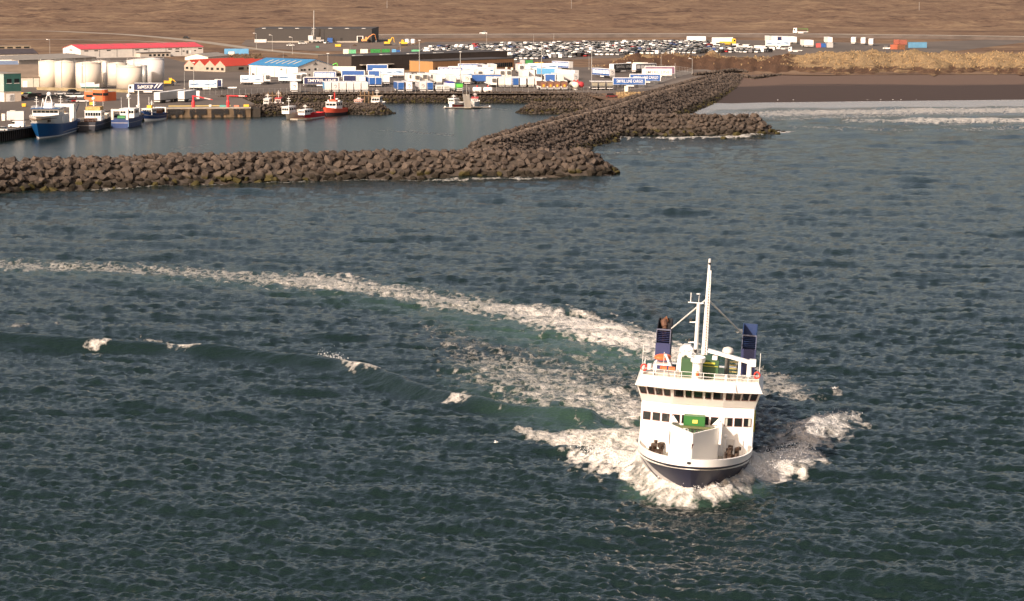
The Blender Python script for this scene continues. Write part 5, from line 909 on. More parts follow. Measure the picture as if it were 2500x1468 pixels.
for wx in (-4.6, -3.3, 1.2):
    for s_ in (-1, 1): g.tube((wx, s_ * .75, .5), (wx, s_ * 1.2, .5), .5, n=12)
g.build('running_gear', BLACK, root)
def car_lorry(x, y, az, label, mat, load=None, scale=1.0):
    p = W(x, y); root = thing('lorry', label, 'lorry', (p.x, p.y, p.z + .05), R(az)); root.scale = (scale,) * 3; lorry_cab(root, 2.0, mat); g = MB().b2(-5, 2.0, -1.1, 1.1, .9, 1.15)
    for wx in (-3.8, -2.6):
        for s_ in (-1, 1): g.tube((wx, s_ * .75, .5), (wx, s_ * 1.2, .5), .5, n=10)
    for s_ in (-1, 1): MB().b2(-2, 1.2, *sorted((s_ * 1.12, s_ * 1.16)), .35, .9).build('side_skirt', mat, root)
    g.build('running_gear', DGREY, root); MB().b2(-5, 1.9, -1.2, 1.2, 1.153, load or 1.4).build('load_bed', mat if load else WHITE, root); return root
hp = W(1953, 82.8, ZL + 2.0); r_ = car_lorry(1953, 80, 180, 'white recovery lorry driving along the highway', WHITE); r_.location = (hp.x, hp.y, hp.z + .02); MB().b2(-5, 1.8, -1.1, -1.0, 2.9, 3.0).b2(1.7, 1.8, -1.1, -1., 1.45, 2.9).b2(-4.9, -4.8, -1.1, -1., 1.45, 2.9).build('load_frame', LGREEN, r_)
car_lorry(1778, 110, 0, 'yellow lorry standing in front of the white trailer at the car lot', YELLOW, 1.9); car_lorry(1910, 122, 180, 'white flatbed pickup at the right edge of the car lot', WHITE, None, .75); car_lorry(1940, 128, 180, 'white pickup lorry beside the dune right of the car lot', WHITE, None, .8); car_lorry(660, 183, 180, 'white box lorry with mountain logo left of the blue-roofed factory', WHITE, 3.6, .95)
# ================================================================ cars
def car_mesh(kind, body):
    mb = MB(); L, w, h = {'car': (4.4, 1.8, 1.45), 'suv': (4.7, 1.9, 1.75), 'van': (5.2, 2.0, 2.1)}[kind]; hb = h * .56
    if kind == 'van': prof = [(-L / 2, .3), (L / 2, .3), (L / 2, .95), (L / 2 - .9, 1.15), (L / 2 - 1.5, h), (-L / 2, h)]
    else: prof = [(-L / 2, .3), (L / 2, .3), (L / 2, hb * .9), (L / 2 - 1.1, hb), (-L / 2 + (.25 if kind == 'suv' else .5), hb * 1.02), (-L / 2, hb * .95)]
    mb.prism(prof, 'y', -w / 2, w / 2, 0)
    if kind != 'van':
        c = [(L / 2 - 1.15, hb), (L / 2 - 1.9, h - .06), (-L / 2 + (.5 if kind == 'suv' else 1.0), h - .06), (-L / 2 + .15 + (0 if kind == 'suv' else .25), hb)]; mb.prism(c, 'y', -w / 2 + .12, w / 2 - .12, 1)
        mb.b2(-L / 2 + (.55 if kind == 'suv' else 1.05), L / 2 - 1.95, -w / 2 + .14, w / 2 - .14, h - .06, h, 0)
    else: mb.prism([(L / 2 - .85, 1.18), (L / 2 - 1.42, h - .15), (L / 2 - 2.3, h - .15), (L / 2 - 2.3, 1.18)], 'y', -w / 2 - .02, w / 2 + .02, 1)
    for x in (-L * .3, L * .31):
        for s_ in (-1, 1): mb.tube((x, s_ * (w / 2 - .2), .32), (x, s_ * (w / 2 + .01), .32), .32, n=8, mi=2)
    for s_ in (-1, 1): mb.b2(L / 2 - .06, L / 2 + .02, s_ * .6 - .2, s_ * .6 + .2, hb * .7, hb * .82, 3)
    o = mb.build(kind, [body, GLASS, BLACK, LGREY]); me_ = o.data; bpy.data.objects.remove(o); return me_
CP = {'white': M('car_white', (.78, .77, .75), .3, .03), 'silver': M('car_silver', (.45, .45, .46), .3, .05), 'grey': M('car_grey', (.14, .14, .15), .3, .05), 'black': M('car_black', (.018, .018, .02), .25, .05), 'red': M('car_red', (.32, .02, .02), .3, .05), 'blue': M('car_blue', (.03, .06, .18), .3, .05), 'dark red': M('car_maroon', (.10, .014, .014), .3, .05)}
CM = {(k, c): car_mesh(k, m_) for k in ('car', 'suv', 'van') for c, m_ in CP.items()}
def car(x, y, az, kind, col, label, group=None, z=None):
    o = bpy.data.objects.new({'car': 'parked_car', 'suv': 'parked_car', 'van': 'delivery_van'}[kind], CM[kind, col]); C.objects.link(o); p = W(x, y); o.location = (p.x, p.y, ZL + .05 if z is None else z); o.rotation_euler = (0, 0, R(az)); return tag(o, label, 'van' if kind == 'van' else 'car', group)
for a_ in [(1494, 239, 0, 'suv', 'dark red', 'dark red car parked alone beside the dry grass patch'), (25, 240, 10, 'suv', 'dark red', 'hidden'), (55, 243, 8, 'car', 'dark red', 'dark red car parked nearest the teal building'), (66, 236, 12, 'car', 'grey', 'grey car behind the dark red one by the teal building'), (82, 239, 14, 'suv', 'black', 'black car third in the row by the teal building'), (97, 238, 14, 'suv', 'dark red', 'maroon car fourth in the row by the teal building'), (110, 240, 14, 'car', 'black', 'black low car fifth in the row by the teal building'), (133, 241, 8, 'car', 'black', 'black car behind the trawler mast'), (154, 242, 5, 'suv', 'black', 'black car right of the trawler mast'), (147, 232, 6, 'car', 'silver', 'silver car parked under the tank wall'), (179, 229, 40, 'suv', 'black', 'dark green black car parked under the wide tank'), (176, 239, 20, 'suv', 'white', 'white car left of the orange office'), (195, 239, 10, 'suv', 'white', 'white car nearest the orange office wall'), (175, 250, 18, 'car', 'grey', 'grey hatchback on the quay below the white cars'), (188, 250, 18, 'car', 'red', 'small red car on the quay below the white cars'), (201, 251, 5, 'suv', 'silver', 'silver car on the quay in front of the orange office'), (41, 312, 170, 'van', 'white', 'white van parked on the quay beside the blue trawler'), (4, 321, 170, 'car', 'silver', 'silver car at the left edge of the quay'),
           (689, 106, 40, 'suv', 'white', 'hidden'), (739, 108.5, 30, 'suv', 'white', 'white car on the building site left of the crane'), (798, 107, 60, 'car', 'white', 'white car on the building site right of the crane'), (709, 113, 10, 'car', 'white', 'white car half way down the building site'), (455, 95, -20, 'car', 'black', 'black car driving on the harbour road'), (1180, 84, 180, 'suv', 'white', 'white car driving on the highway'), (2166, 121, 0, 'suv', 'white', 'white car left of the rusty container stack'), (1746, 113, 10, 'van', 'white', 'white van at the back right of the car lot'), (1800, 116.5, 15, 'van', 'white', 'white panel van in the right half of the car lot'), (1825, 118, 15, 'van', 'white', 'big white van in the right half of the car lot'), (1853, 120.5, 10, 'van', 'white', 'white minibus near the right end of the car lot'), (1879, 124, 180, 'van', 'white', 'white box van at the right end of the car lot'), (1866, 121, 10, 'van', 'white', 'white van left of the box van at the car lot end')]:
    if a_[5] == 'hidden': continue
    o = car(*a_)
    if 'highway' in a_[5]: p = W(1180, 83.5, ZL + 2.0); o.location = (p.x, p.y, ZL + 2.02)
# the packed lot of new cars
lot = [W(*p) for p in [(1010, 132), (1060, 119), (1250, 111), (1500, 107), (1725, 105), (1740, 117), (1880, 127), (1880, 129), (1720, 132), (1600, 133), (1450, 138), (1300, 147), (1246, 149), (1236, 136)]]
spots = []; y = min(p.y for p in lot); rowi = 0; rs = random.Random(4)
while y < max(p.y for p in lot):
    xs = np.arange(-80, 170, 2.75) + rs.uniform(0, 2); ins = in_poly(xs, np.full(xs.shape, y), lot)
    for x_, i_ in zip(xs, ins):
        if i_ and rs.random() < .93: spots.append((x_ + rs.uniform(-.25, .25), y + rs.uniform(-.4, .4), rs.choice((62, 62, 62, 242)) + rs.uniform(-3, 3), rs.choice(('car', 'car', 'suv', 'suv', 'suv', 'van')), rs.choices(['white', 'silver', 'grey', 'black', 'red', 'blue'], [58, 14, 9, 12, 2, 5])[0], rowi, int(np.clip((x_ + 30) / 160 * 4, 0, 3))))
    y += 6.0 if rowi % 2 == 0 else 12; rowi += 1
spots.sort(key=lambda s_: s_[1]); mbs = MB(); smats = list(CP.values()) + [GLASS, BLACK, LGREY]
RW = ['nearest', 'second', 'third', 'fourth', 'fifth', 'sixth', 'seventh', 'eighth', 'ninth', 'tenth'] + [f'{n_}th' for n_ in range(11, 60)]; TH = ['left end', 'left middle', 'right middle', 'right end']
for i, (x_, y_, a_, k, c, rw, th) in enumerate(spots):
    if i < 300:
        o = bpy.data.objects.new('delivery_van' if k == 'van' else 'parked_car', CM[k, c]); C.objects.link(o); o.location = (x_, y_, ZL + .05); o.rotation_euler = (0, 0, R(a_)); tag(o, f'{c} {"van" if k == "van" else "tall car" if k == "suv" else "low car"} at the {TH[th]} of the {RW[rw]} row in the packed lot', 'van' if k == 'van' else 'car', 'vehicles in the packed lot')
    else:
        mt = Matrix.Translation((x_, y_, ZL + .05)) @ Matrix.Rotation(R(a_), 4, 'Z'); me_ = CM[k, c]; bi = list(CP).index(c); mp_ = [bi, len(CP), len(CP) + 1, len(CP) + 2]; o_ = len(mbs.v); mbs.v += [tuple(mt @ v.co) for v in me_.vertices]
        for f in me_.polygons: mbs.f.append(tuple(o_ + i_ for i_ in f.vertices)); mbs.mi.append(mp_[f.material_index])
me_ = bpy.data.meshes.new('parked_cars'); me_.from_pydata(mbs.v, [], mbs.f)
for m_ in smats: me_.materials.append(m_)
me_.polygons.foreach_set('material_index', mbs.mi); o = bpy.data.objects.new('parked_cars', me_); C.objects.link(o); stuff(tag(o, 'hundreds of new cars packed in rows at the back of the vehicle lot', 'cars'))
# ================================================================ wharf with tyres, cranes on it
a, b_ = W(401, 264.5), W(612, 263.2); Lw = (b_ - a).length; az = math.atan2(b_.y - a.y, b_.x - a.x)
wharf = thing('wharf', 'timber and concrete wharf face hung with rows of black tyres', 'wharf', (a.x, a.y, 0), az); TYFACE = M('stained_wharf_face', (.10, .07, .042), .9, .5, .4, stretch=(1, 1, .4))
MB().b2(0, Lw, .05, 3, -3, ZL - .25).build('face', TYFACE, wharf); MB().b2(-.1, Lw + .1, -.15, 4, ZL - .25, ZL + .12).build('deck_edge', CONCRETE, wharf); MB().b2(1.5, Lw - 7, 10.5, 10.8, ZL + .03, ZL + .35).build('kerb', M('kerb_yellow', (.5, .38, .14), .7), wharf)
for k in range(6): MB().b2(.6 + k * Lw / 6, 1.3 + k * Lw / 6, -.12, .05, -2, ZL - .3).build('pile', WOOD, wharf)
ty = MB()
for k in range(12):
    a0, a1 = 2 * math.pi * k / 12, 2 * math.pi * (k + 1) / 12; ty.tube((.38 * math.cos(a0), 0, .38 * math.sin(a0)), (.38 * math.cos(a1), 0, .38 * math.sin(a1)), .2, n=5)
ty = ty.build('tyre', BLACK, wharf); first = True; rs = random.Random(3)
for (u0, u1) in ((.05, .13), (.145, .235), (.31, .49), (.56, .74), (.82, .95)):
    n = int((u1 - u0) * Lw / 1.02)
    for i in range(n + 1):
        for j in range(2 if i % 3 else 3):
            o = ty if first else ty.copy(); 
            if not first: C.objects.link(o); o.parent = wharf
            first = False; o.location = (u0 * Lw + i * 1.02 + rs.uniform(-.15, .15), -.33, 2.5 - j * .95 + rs.uniform(-.12, .12)); o.rotation_euler = (rs.uniform(-.1, .1), rs.uniform(0, 1), rs.uniform(-.12, .12))
MB().b2(Lw + .02, Lw + 3.5, 1, 14, -3, ZL - .3).build('end_block', M('dark_end_wall', (.03, .025, .02), .9), wharf)
def harbour_crane(x, y, ang, elev, label):
    p = W(x, y); r = thing('harbour_crane', label, 'crane', (p.x, p.y + 1.5, ZL + .12), 0); CR = M('crane_red', (.62, .035, .045), .45, .08)
    MB().lathe([(.62, 0), (.62, 1.9), (.3, 2.6), (.3, 3.8)], n=12).build('column', CR, r); h = MB().box((0, 0, 4.0), (.8, .8, .5)).build('slewing_head', CR, r); e = Vector((7 * math.cos(ang), 7 * math.sin(ang) * .2, 4.1 + elev)); s_ = Vector((0, 0, 4.1))
    MB().tube(s_, s_.lerp(e, .55), .26, .22, n=6).build('boom', CR, r); MB().tube(s_.lerp(e, .55), s_.lerp(e, .88), .2, n=6).build('boom_section', M('boom_pale', (.75, .55, .53), .5), r); MB().tube(s_.lerp(e, .88), e, .16, n=6).build('boom_tip', CR, r); return e
harbour_crane(471, 263.5, 0, -1.4, 'red harbour crane with drooping jib, left one on the tyre wharf'); harbour_crane(555.5, 263, 0, -.2, 'red harbour crane with level jib, right one on the tyre wharf')
for x, y, w, h, mt, lab in ((513, 262.5, 6, 6, LGREY, 'small pale box on the tyre wharf between the two red cranes'), (545, 262.5, 18, 4, M('turquoise_tub', (.10, .36, .32), .6), 'turquoise fish tub beside the right red crane'), (577, 262.5, 12, 4, M('salmon_tub', (.62, .20, .12), .6), 'salmon coloured fish tub right of the right red crane'), (601, 262.5, 13, 6, YELLOW, 'yellow fish tubs at the end of the tyre wharf'), (483, 243, 8, 20, WHITE, 'white silo box standing behind the left red crane'), (58, 262, 9, 8, YELLOW, 'yellow frame on the quay behind the blue trawler'), (224, 258, 11, 8, YELLOW, 'yellow tub on the quay behind the dark trawler'), (52, 232, 10, 5, YELLOW, 'orange tubs in front of the teal building'), (69, 232, 12, 5, M('mint_green_paint', (.12, .42, .22), .6), 'mint green tubs in front of the teal building'), (75, 212, 14, 5, LBLUE, 'light blue tubs beside the first white tank'), (1236, 172, 5, 7, CREAM, 'cream sack pile beside the brown office wing'), (1250, 172, 5, 6, CREAM, 'cream pallet right of the sack pile'), (1268, 163, 12, 8, M('coral_heap', (.6, .2, .12), .7), 'coral red covered heap behind the trailers'), (1275, 160, 12, 13, GREY, 'grey skip behind the trailers'), (1292, 160, 18, 12, GREEN, 'green skip behind the trailers'), (1310, 156, 9, 3, YELLOW, 'yellow block, left one behind the trailers'), (1322, 156, 8, 3, YELLOW, 'yellow block, right one behind the trailers'), (825, 115, 14, 6, YELLOW, 'yellow skip on the building site'), (775, 118, 8, 5, M('sea_green_tub', (.06, .22, .16), .7), 'green tank at the edge of the building site'), (1529, 225.5, 9, 14, CREAM, 'cream electrical cabin beside the blue lettered trailer'), (636, 105, 29, 8, LGREY, 'pale site container in front of the far black warehouse'), (1116, 179, 16, 6, WHITE, 'white low trailer at the timber wing'), (30, 277, 12, 6, CREAM, 'cream boxes on the quay left of the blue trawler'), (8, 297, 8, 18, CREAM, 'stack of cream boxes at the left edge of the quay'), (1622, 214, 3, 7, BLACK, 'dark post beside the perimeter road')):
    p = W(x, y); s_ = scale_at(x, y); L = w / s_; H_ = h / s_; r = thing('storage_box', lab, 'box', (p.x, p.y, ZL + .12), R(-2)); D_ = min(L, 3)
    MB().b2(-L / 2, L / 2, 0, D_, .12, H_ * .92).build('body', mt, r); MB().b2(-L / 2 - .04, L / 2 + .04, -.04, D_ + .04, H_ * .92 + .003, H_).build('lid', mt, r); MB().b2(-L / 2 + .1, L / 2 - .1, .1, D_ - .1, 0, .12).build('pallet', WOOD, r)
w_ = container(17, 295, 3, 'white corrugated container on the quay left of the blue trawler', LGREY, 5.6, 3.0); container(70, 287, 40, 'hidden', LGREY) if False else None
# ================================================================ boats
def hull(root, L, B, zb, zs, cols, boot=None, transom=True, split=None, bowfull=.5, smooth=True, draft=1.0):
    """stations stern to bow; cols: [(z fraction top, material)] from the waterline up"""
    N = 15; lv = [-draft, 0.0] + [None] * len(cols); me_mats = [boot or cols[0][1]] + [c[1] for c in cols]; mb = MB(); K = len(lv)
    for sd_ in (1, -1):
        base = len(mb.v)
        for i in range(N):
            t = i / (N - 1); f = max(0, (t - bowfull) / (1 - bowfull)); top = zs + (zb - zs) * max(0, (t - .4) / .6) ** 1.8
            for j in range(K):
                z = -draft if j == 0 else 0. if j == 1 else top * cols[j - 2][0]; q = max(0, min(1, z / top)); hb = B / 2 * (1 - f ** (1.6 + 1.4 * q)) * (.86 + .14 * q) * (.8 if j == 0 else 1); stern = .9 + .1 * min(1, t * 4)
                mb.v.append((-L / 2 + t * (L * (.93 + .07 * q)), sd_ * hb * stern, z))
        for i in range(N - 1):
            for j in range(K - 1): mb.f.append((base + i * K + j, base + (i + 1) * K + j, base + (i + 1) * K + j + 1, base + i * K + j + 1)); mb.mi.append(j)
    for j in range(K - 1): mb.f.append((j, N * K + j, N * K + j + 1, j + 1)); mb.mi.append(j)
    h = mb.build('hull', me_mats, root, smooth=smooth); mod = h.modifiers.new('edge', 'EDGE_SPLIT'); mod.split_angle = R(35)
    d = MB(); vs = []
    for i in range(N):
        t = i / (N - 1); f = max(0, (t - bowfull) / (1 - bowfull)); top = zs + (zb - zs) * max(0, (t - .4) / .6) ** 1.8; hb = B / 2 * (1 - f ** 3) * (.9 + .1 * min(1, t * 4)) * .97; vs.append((-L / 2 + t * L * .985, hb, top - .35))
    d.add(vs + [(x, -y, z) for x, y, z in vs], [(i, i + 1, N + i + 1, N + i) for i in range(N - 1)]); d.build('deck', M('deck_brown', (.16, .12, .09), .8, .3, 1), root); return h
def boat_root(name, label, bowp, sternp, cat='boat', z=0.0):
    bo, st = W(*bowp, 0.), W(*sternp, 0.); d = bo - st; c = (bo + st) / 2; return thing(name, label, cat, (c.x, c.y, z), math.atan2(d.y, d.x)), d.length
def cabin(root, x0, x1, w, z0, z1, mat=WHITE, nwin=4, roofm=None, rake=.3, band=False):
    c = MB().prism([(x0, z0), (x1, z0), (x1 - rake * .0 + rake * .4, z1), (x0, z1)], 'y', -w / 2, w / 2).build('wheelhouse', mat, root); MB().b2(x0 - .2, x1 + rake * .4 + .3, -w / 2 - .2, w / 2 + .2, z1 + .003, z1 + .18).build('roof', roofm or mat, c)
    zz0, zz1 = z0 + (z1 - z0) * .5, z0 + (z1 - z0) * .82
    for k in range(nwin):
        y0 = -w / 2 + .15 + k * (w - .3) / nwin; MB().b2(x1 + rake * .25, x1 + rake * .4 + .04, y0 + .05, y0 + (w - .3) / nwin - .08, zz0, zz1).build('window', GLASS, c); MB().b2(x0 - .04, x0 + .04, y0 + .05, y0 + (w - .3) / nwin - .08, zz0, zz1).build('window', GLASS, c)
    for s_ in (-1, 1):
        for k in range(3): MB().b2(x0 + .3 + k * (x1 - x0 - .4) / 3, x0 + .3 + (k + .7) * (x1 - x0 - .4) / 3, *sorted((s_ * (w / 2 - .02), s_ * (w / 2 + .03))), zz0, zz1).build('window', GLASS, c)
    return c
def rail(root, pts, z0, z1, name='railing', mat=WHITE):
    mb = MB()
    for p, q in zip(pts[:-1], pts[1:]):
        p, q = Vector(p), Vector(q)
        for z in (z1, (z0 + z1) / 2): mb.tube((p.x, p.y, z), (q.x, q.y, z), .05, n=4)
        n = max(1, int((q - p).length / 1.5))
        for k in range(n + 1): v = p.lerp(q, k / n); mb.tube((v.x, v.y, z0), (v.x, v.y, z1), .05, n=4)
    mb.build(name, mat, root)
def mast(root, x, y, z0, z1, r=.12, arms=2, mat=WHITE, name='mast'):
    mb = MB().tube((x, y, z0), (x, y, z1), r, r * .6, n=6)
    for k in range(arms): mb.box((x, y, z0 + (z1 - z0) * (.55 + .2 * k)), (.12, 1.6 - .4 * k, .12))
    return mb.build(name, mat, root)
TRB = M('trawler_blue', (.008, .085, .26), .3, .1); TRN = M('dark_slate_hull', (.035, .038, .05), .4, .2); TRB2 = M('boat_blue', (.02, .05, .16), .4, .15); BOOT = M('boot_red', (.30, .09, .06), .6, .2); STRIPE = M('hull_stripe', (.5, .45, .42), .5)
# big blue trawler
t1, L = boat_root('trawler', 'large blue and white trawler with radome, nearest of the moored ships', (86, 342), (170, 316)); L = 50
hull(t1, L, 9.6, 5.2, 3.8, [(.10, WHITE), (1., TRB)], boot=BOOT, bowfull=.62); TRW = M('trawler_white', (.68, .66, .63), .4, .05)
pl0 = [(-4, 4.7), (8, 4.7), (14, 4.2), (19, 2.7), (22.5, 1.1), (24, 0)]; pl1 = [(-4, 4.8), (8, 4.85), (15, 4.6), (21, 3.3), (24.6, 1.5), (26, 0)]; fz = [3.6, 3.9, 4.2, 4.7, 5.0, 5.1]
lo = [(x, y, z) for (x, y), z in zip(pl0, fz)]; hi = [(x, y, 7.3 if x > 12 else 6.9) for x, y in pl1]; ring = lambda q_: q_ + [(x, -y, z) for x, y, z in q_[-2::-1]]
mb = MB(); A_, B_ = ring(lo), ring(hi); n_ = len(A_); mb.add(A_ + B_, [(i, (i + 1) % n_, n_ + (i + 1) % n_, n_ + i) for i in range(n_)]); mb.build('forecastle', TRW, t1); MB().prism([(x - .3, y * .97) for x, y in pl1] + [(x - .3, -y * .97) for x, y in pl1[-2::-1]], 'z', 6.2, 6.6).build('forecastle_deck', M('deck_brown', (.16, .12, .09), .8, .3, 1), t1)
MB().b2(4, 8, 4.8, 4.95, 4.6, 6.5).build('white_panel', WHITE, t1)
cb = cabin(t1, 2, 11, 8.6, 6.7, 10.2, WHITE, 6, TRB, .6)
MB().b2(1, 12.2, -4.7, 4.7, 10.4, 10.65).build('bridge_roof', TRB, cb); rail(cb, [(1, -4.5, 0), (12, -4.5, 0), (12, 4.5, 0), (1, 4.5, 0)], 10.6, 11.7)
MB().b2(4, 8, -1.2, 1.6, 10.65, 13).build('top_house', WHITE, cb); f_ = MB()
for y in (-1.6, 1.6): f_.tube((6, y, 10.7), (6, y * .3, 16.5), .2, .14, n=6)
f_.box((6, 0, 13.5), (.15, 2.4, .15)); f_.build('radar_mast', WHITE, t1); MB().lathe([(.5, 16.4), (.75, 16.8), (.8, 17.4), (.6, 18.0), (.2, 18.3)], (6, .2, 0), 12).build('radome', WHITE, t1, smooth=True); f_ = MB()
for y in (-2.6, -1.4): f_.tube((5, y, 10.7), (5, -2.1, 15.0), .12, n=5)
f_.build('a_frame', WHITE, t1); mast(t1, 6, 4., 10.6, 16.5, .12, 3); mast(t1, 6, -4., 10.6, 16, .12, 3)
MB().b2(-17, -13, -4.4, -3, 3.4, 9.3).b2(-17, -13, 3, 4.4, 3.4, 9.3).b2(-17, -13, -3, 3, 8.3, 9.3).build('stern_gantry', WHITE, t1); MB().lathe([(1.2, 0), (1.2, .6)], (-12, 0, 8.5), 14).build('gantry_sheave', GREY, t1); MB().tube((-8, 2, 3.5), (-8, 2, 7.5), .9, n=12).build('funnel', M('ochre_funnel', (.45, .28, .1), .6), t1); MB().tube((-18, 3.5, 4), (-24, 4, 10), .3, .2).build('deck_crane', TRN, t1)
MB().b2(17.5, 19, -3.5, -3.0, 5.2, 5.8).b2(19.2, 20.6, 2.6, 3.4, 5.3, 6.0).build('anchor_pocket', BLACK, t1); rail(t1, [(20, -2.5, 0), (14, -4.3, 0), (12, -4.3, 0)], 6.7, 7.8); MB().b2(-22, 6, 4.79, 4.85, 1.15, 1.35).build('rubbing_strake', STRIPE, t1)
# dark trawler
t2, L = boat_root('trawler', 'dark slate trawler with white wheelhouse moored behind the blue trawler', (276, 300), (203, 322)); hull(t2, L * .8, 7.2, 4.6, 3.0, [(.55, TRN), (.6, STRIPE), (1, TRN)], bowfull=.6)
cabin(t2, -9, -3, 5.6, 2.7, 7.6, WHITE, 6); MB().b2(-9, -3.5, -2.5, 2.5, 7.8, 9.6).build('net_store', M('ochre_net', (.5, .32, .12), .8, .3, 2), t2); mast(t2, -5, .5, 7.6, 13, .25, 2); MB().lathe([(.4, 12.6), (.65, 13.0), (.65, 13.8), (.3, 14.3)], (-5, .5, 0), 12).build('radome', M('radome_mint', (.6, .68, .6), .5), t2, smooth=True); mast(t2, -3.5, -2.4, 7.6, 12, .06, 0); mast(t2, -8, 2.4, 7.6, 12.5, .06, 0, name='aerial'); rail(t2, [(-10, -3.3, 0), (-17, -3.2, 0), (-17, 3.2, 0)], 2.8, 4.2)
MB().b2(-14, -11, -2, 2, 2.7, 4.2).build('hatch_winch', RUST, t2); MB().b2(2, 6, -2.6, 2.6, 2.7, 5.2).b2(2.5, 5.5, -3, 3, 5.2, 5.6).build('fish_deck_shelter', CREAM, t2); MB().sphere((9, 0, 5.6), .6).tube((9, 0, 3), (9, 0, 5.5), .3).build('winch', GREY, t2)
# third
t3, L = boat_root('trawler', 'blue trawler with square pale stern gantry, third of the moored ships', (346, 300), (288, 314)); hull(t3, L * .85, 7, 4.4, 3.2, [(.52, TRB2), (.57, STRIPE), (1, TRB2)], bowfull=.6)
MB().b2(-L * .42 - .12, -L * .42 - .02, -3.1, 3.1, .4, 3.0).build('stern_plate', M('pale_blue_plate', (.10, .20, .38), .5), t3); MB().b2(-14, -13, -3, -2.2, 2.8, 6.4).b2(-14, -13, 2.2, 3, 2.8, 6.4).b2(-14, -13, -2.2, 2.2, 5.7, 6.4).build('stern_gantry', CREAM, t3); MB().tube((-11, -1.4, 3.6), (-11, 1.4, 3.6), 1.1, n=12).build('net_drum', GREEN, t3)
cabin(t3, -4, 3, 5, 2.9, 7.2, WHITE, 5); mast(t3, -1, 0, 7.2, 16.5, .2, 3); MB().lathe([(.3, 12.5), (.55, 12.9), (.55, 14), (.3, 14.4)], (-1, .2, 0), 12).build('radome', WHITE, t3, smooth=True); MB().tube((7, -1.5, 3), (6.5, -1.5, 15.5), .6, .2, n=8).build('derrick', WHITE, t3); mast(t3, -3, 2.2, 7.2, 13, .06, 0, name='aerial'); MB().b2(8, 11, -1.2, 1.2, 3.2, 5.2).build('fish_tub', M('mint_tub', (.35, .5, .4), .6), t3); MB().sphere((3, -2, 8.2), .6).build('dome', WHITE, t3)
# fourth
t4, L = boat_root('fishing_boat', 'small blue fishing boat with white bow foot moored at the tyre wharf', (345, 298), (399, 290)); hull(t4, L * .8, 5, 3.8, 2.4, [(.25, WHITE), (.6, TRB2), (.65, STRIPE), (1, TRB2)], bowfull=.5)
cabin(t4, 1, 5, 3.8, 2.3, 5.0, WHITE, 4); MB().b2(1.5, 3, -.8, .8, 5.2, 6.6).build('orange_raft', YELLOW, t4); mast(t4, 2, .6, 5, 9, .16, 2); mast(t4, .6, -1, 4, 10.5, .1, 0, name='derrick'); MB().b2(-8, -7.6, -2, -1.7, 2.2, 5).b2(-8, -7.6, 1.7, 2, 2.2, 5).b2(-8, -7.6, -1.7, 1.7, 4.6, 5).build('gantry', WHITE, t4); MB().b2(-6, -1.5, -1.6, 1.6, 2.2, 3.8).build('deck_gear', RUST, t4); MB().sphere((-1, 0, 4.8), .8).build('dome', WHITE, t4)
def squash(root, zd, k):      # bring the superstructure down to its height above deck level zd
    for c in root.children:
        if c.name.split('.')[0] in ('hull', 'deck', 'forecastle', 'forecastle_deck', 'white_panel', 'stern_plate', 'rubbing_strake', 'anchor_pocket', 'stern_gantry'): continue
        c.scale.z = k; c.location.z = (1 - k) * zd
squash(t1, 6.4, .66); squash(t2, 2.7, .68); squash(t3, 2.9, .70); squash(t4, 2.2, .74)
def small_boat(label, bowp, sternp, B, zb, zs, cols, cab=WHITE, roofm=None, boot=None, mh=5, cabx=(.0, .3), cabh=2.2, name='fishing_boat', extra=None, nwin=3):
    r, L = boat_root(name, label, bowp, sternp); L = max(L, B * 2.2); hull(r, L, B, zb, zs, cols, boot=boot, bowfull=.45, draft=.6); z = zs - .2; x0, x1 = L * (cabx[0] - .25), L * (cabx[1] - .1); cabin(r, x0, x1, B * .66, z, z + cabh, cab, nwin, roofm); mast(r, (x0 + x1) / 2, 0, z + cabh, z + cabh + mh, .09, 2); rail(r, [(L * .1, B * .42, 0), (L * .42, B * .12, 0), (L * .42, -B * .12, 0), (L * .1, -B * .42, 0)], zs + .1, zs + 1.2); return r, L
small_boat('white boat with cream hull block, leftmost of three at the inner mole', (697, 292), (738, 286), 4.2, 2.6, 2.2, [(1, CREAM)], mh=3.8, cabx=(.35, .6), cabh=2.4)
b_, L = boat_root('pontoon_barge', 'low timber raft between the white and the red boat', (722, 292.5), (748, 291), 'raft'); MB().b2(-3.5, 3.5, -2, 2, -.4, .35).build('float', CONCRETE, b_); MB().b2(-3.3, 3.3, -1.9, 1.9, .353, .45).build('deck', WOOD, b_)
small_boat('small red fishing boat beside the orange pilot boat', (742, 292), (783, 286), 3.8, 2.7, 1.9, [(.2, WHITE), (1, M('bright_red_hull', (.55, .02, .03), .4, .08))], boot=BOOT, mh=2, cabx=(.45, .75), cabh=1.7, nwin=4)
pb, L = boat_root('pilot_boat', 'orange and white tug with twin-legged wheelhouse at the inner mole', (786, 285), (842, 278), 'tug'); ORH = M('tug_orange', (.75, .12, .07), .5, .08); hull(pb, L * .7, 6, 3.2, 2.4, [(.4, M('tug_dark_hull', (.05, .035, .04), .5)), (1., ORH)], boot=BLACK, bowfull=.5)
cabin(pb, -3.2, 2, 4.2, 2.2, 6.8, WHITE, 3, WHITE); MB().b2(-2, 1, -1.4, 1.4, 7.0, 8.2).build('upper_deck', M('tug_deck_red', (.5, .08, .04), .6), pb); mast(pb, -1, 0, 7, 13, .2, 2, RED); MB().sphere((0, 1.4, 8.6), .55).build('radome', WHITE, pb); MB().tube((-1.5, -1.8, 7), (-1.5, -1.8, 10.5), .15).box((-1.5, -1.8, 10.5), (.4, 1.6, .25)).build('radar_scanner', WHITE, pb)
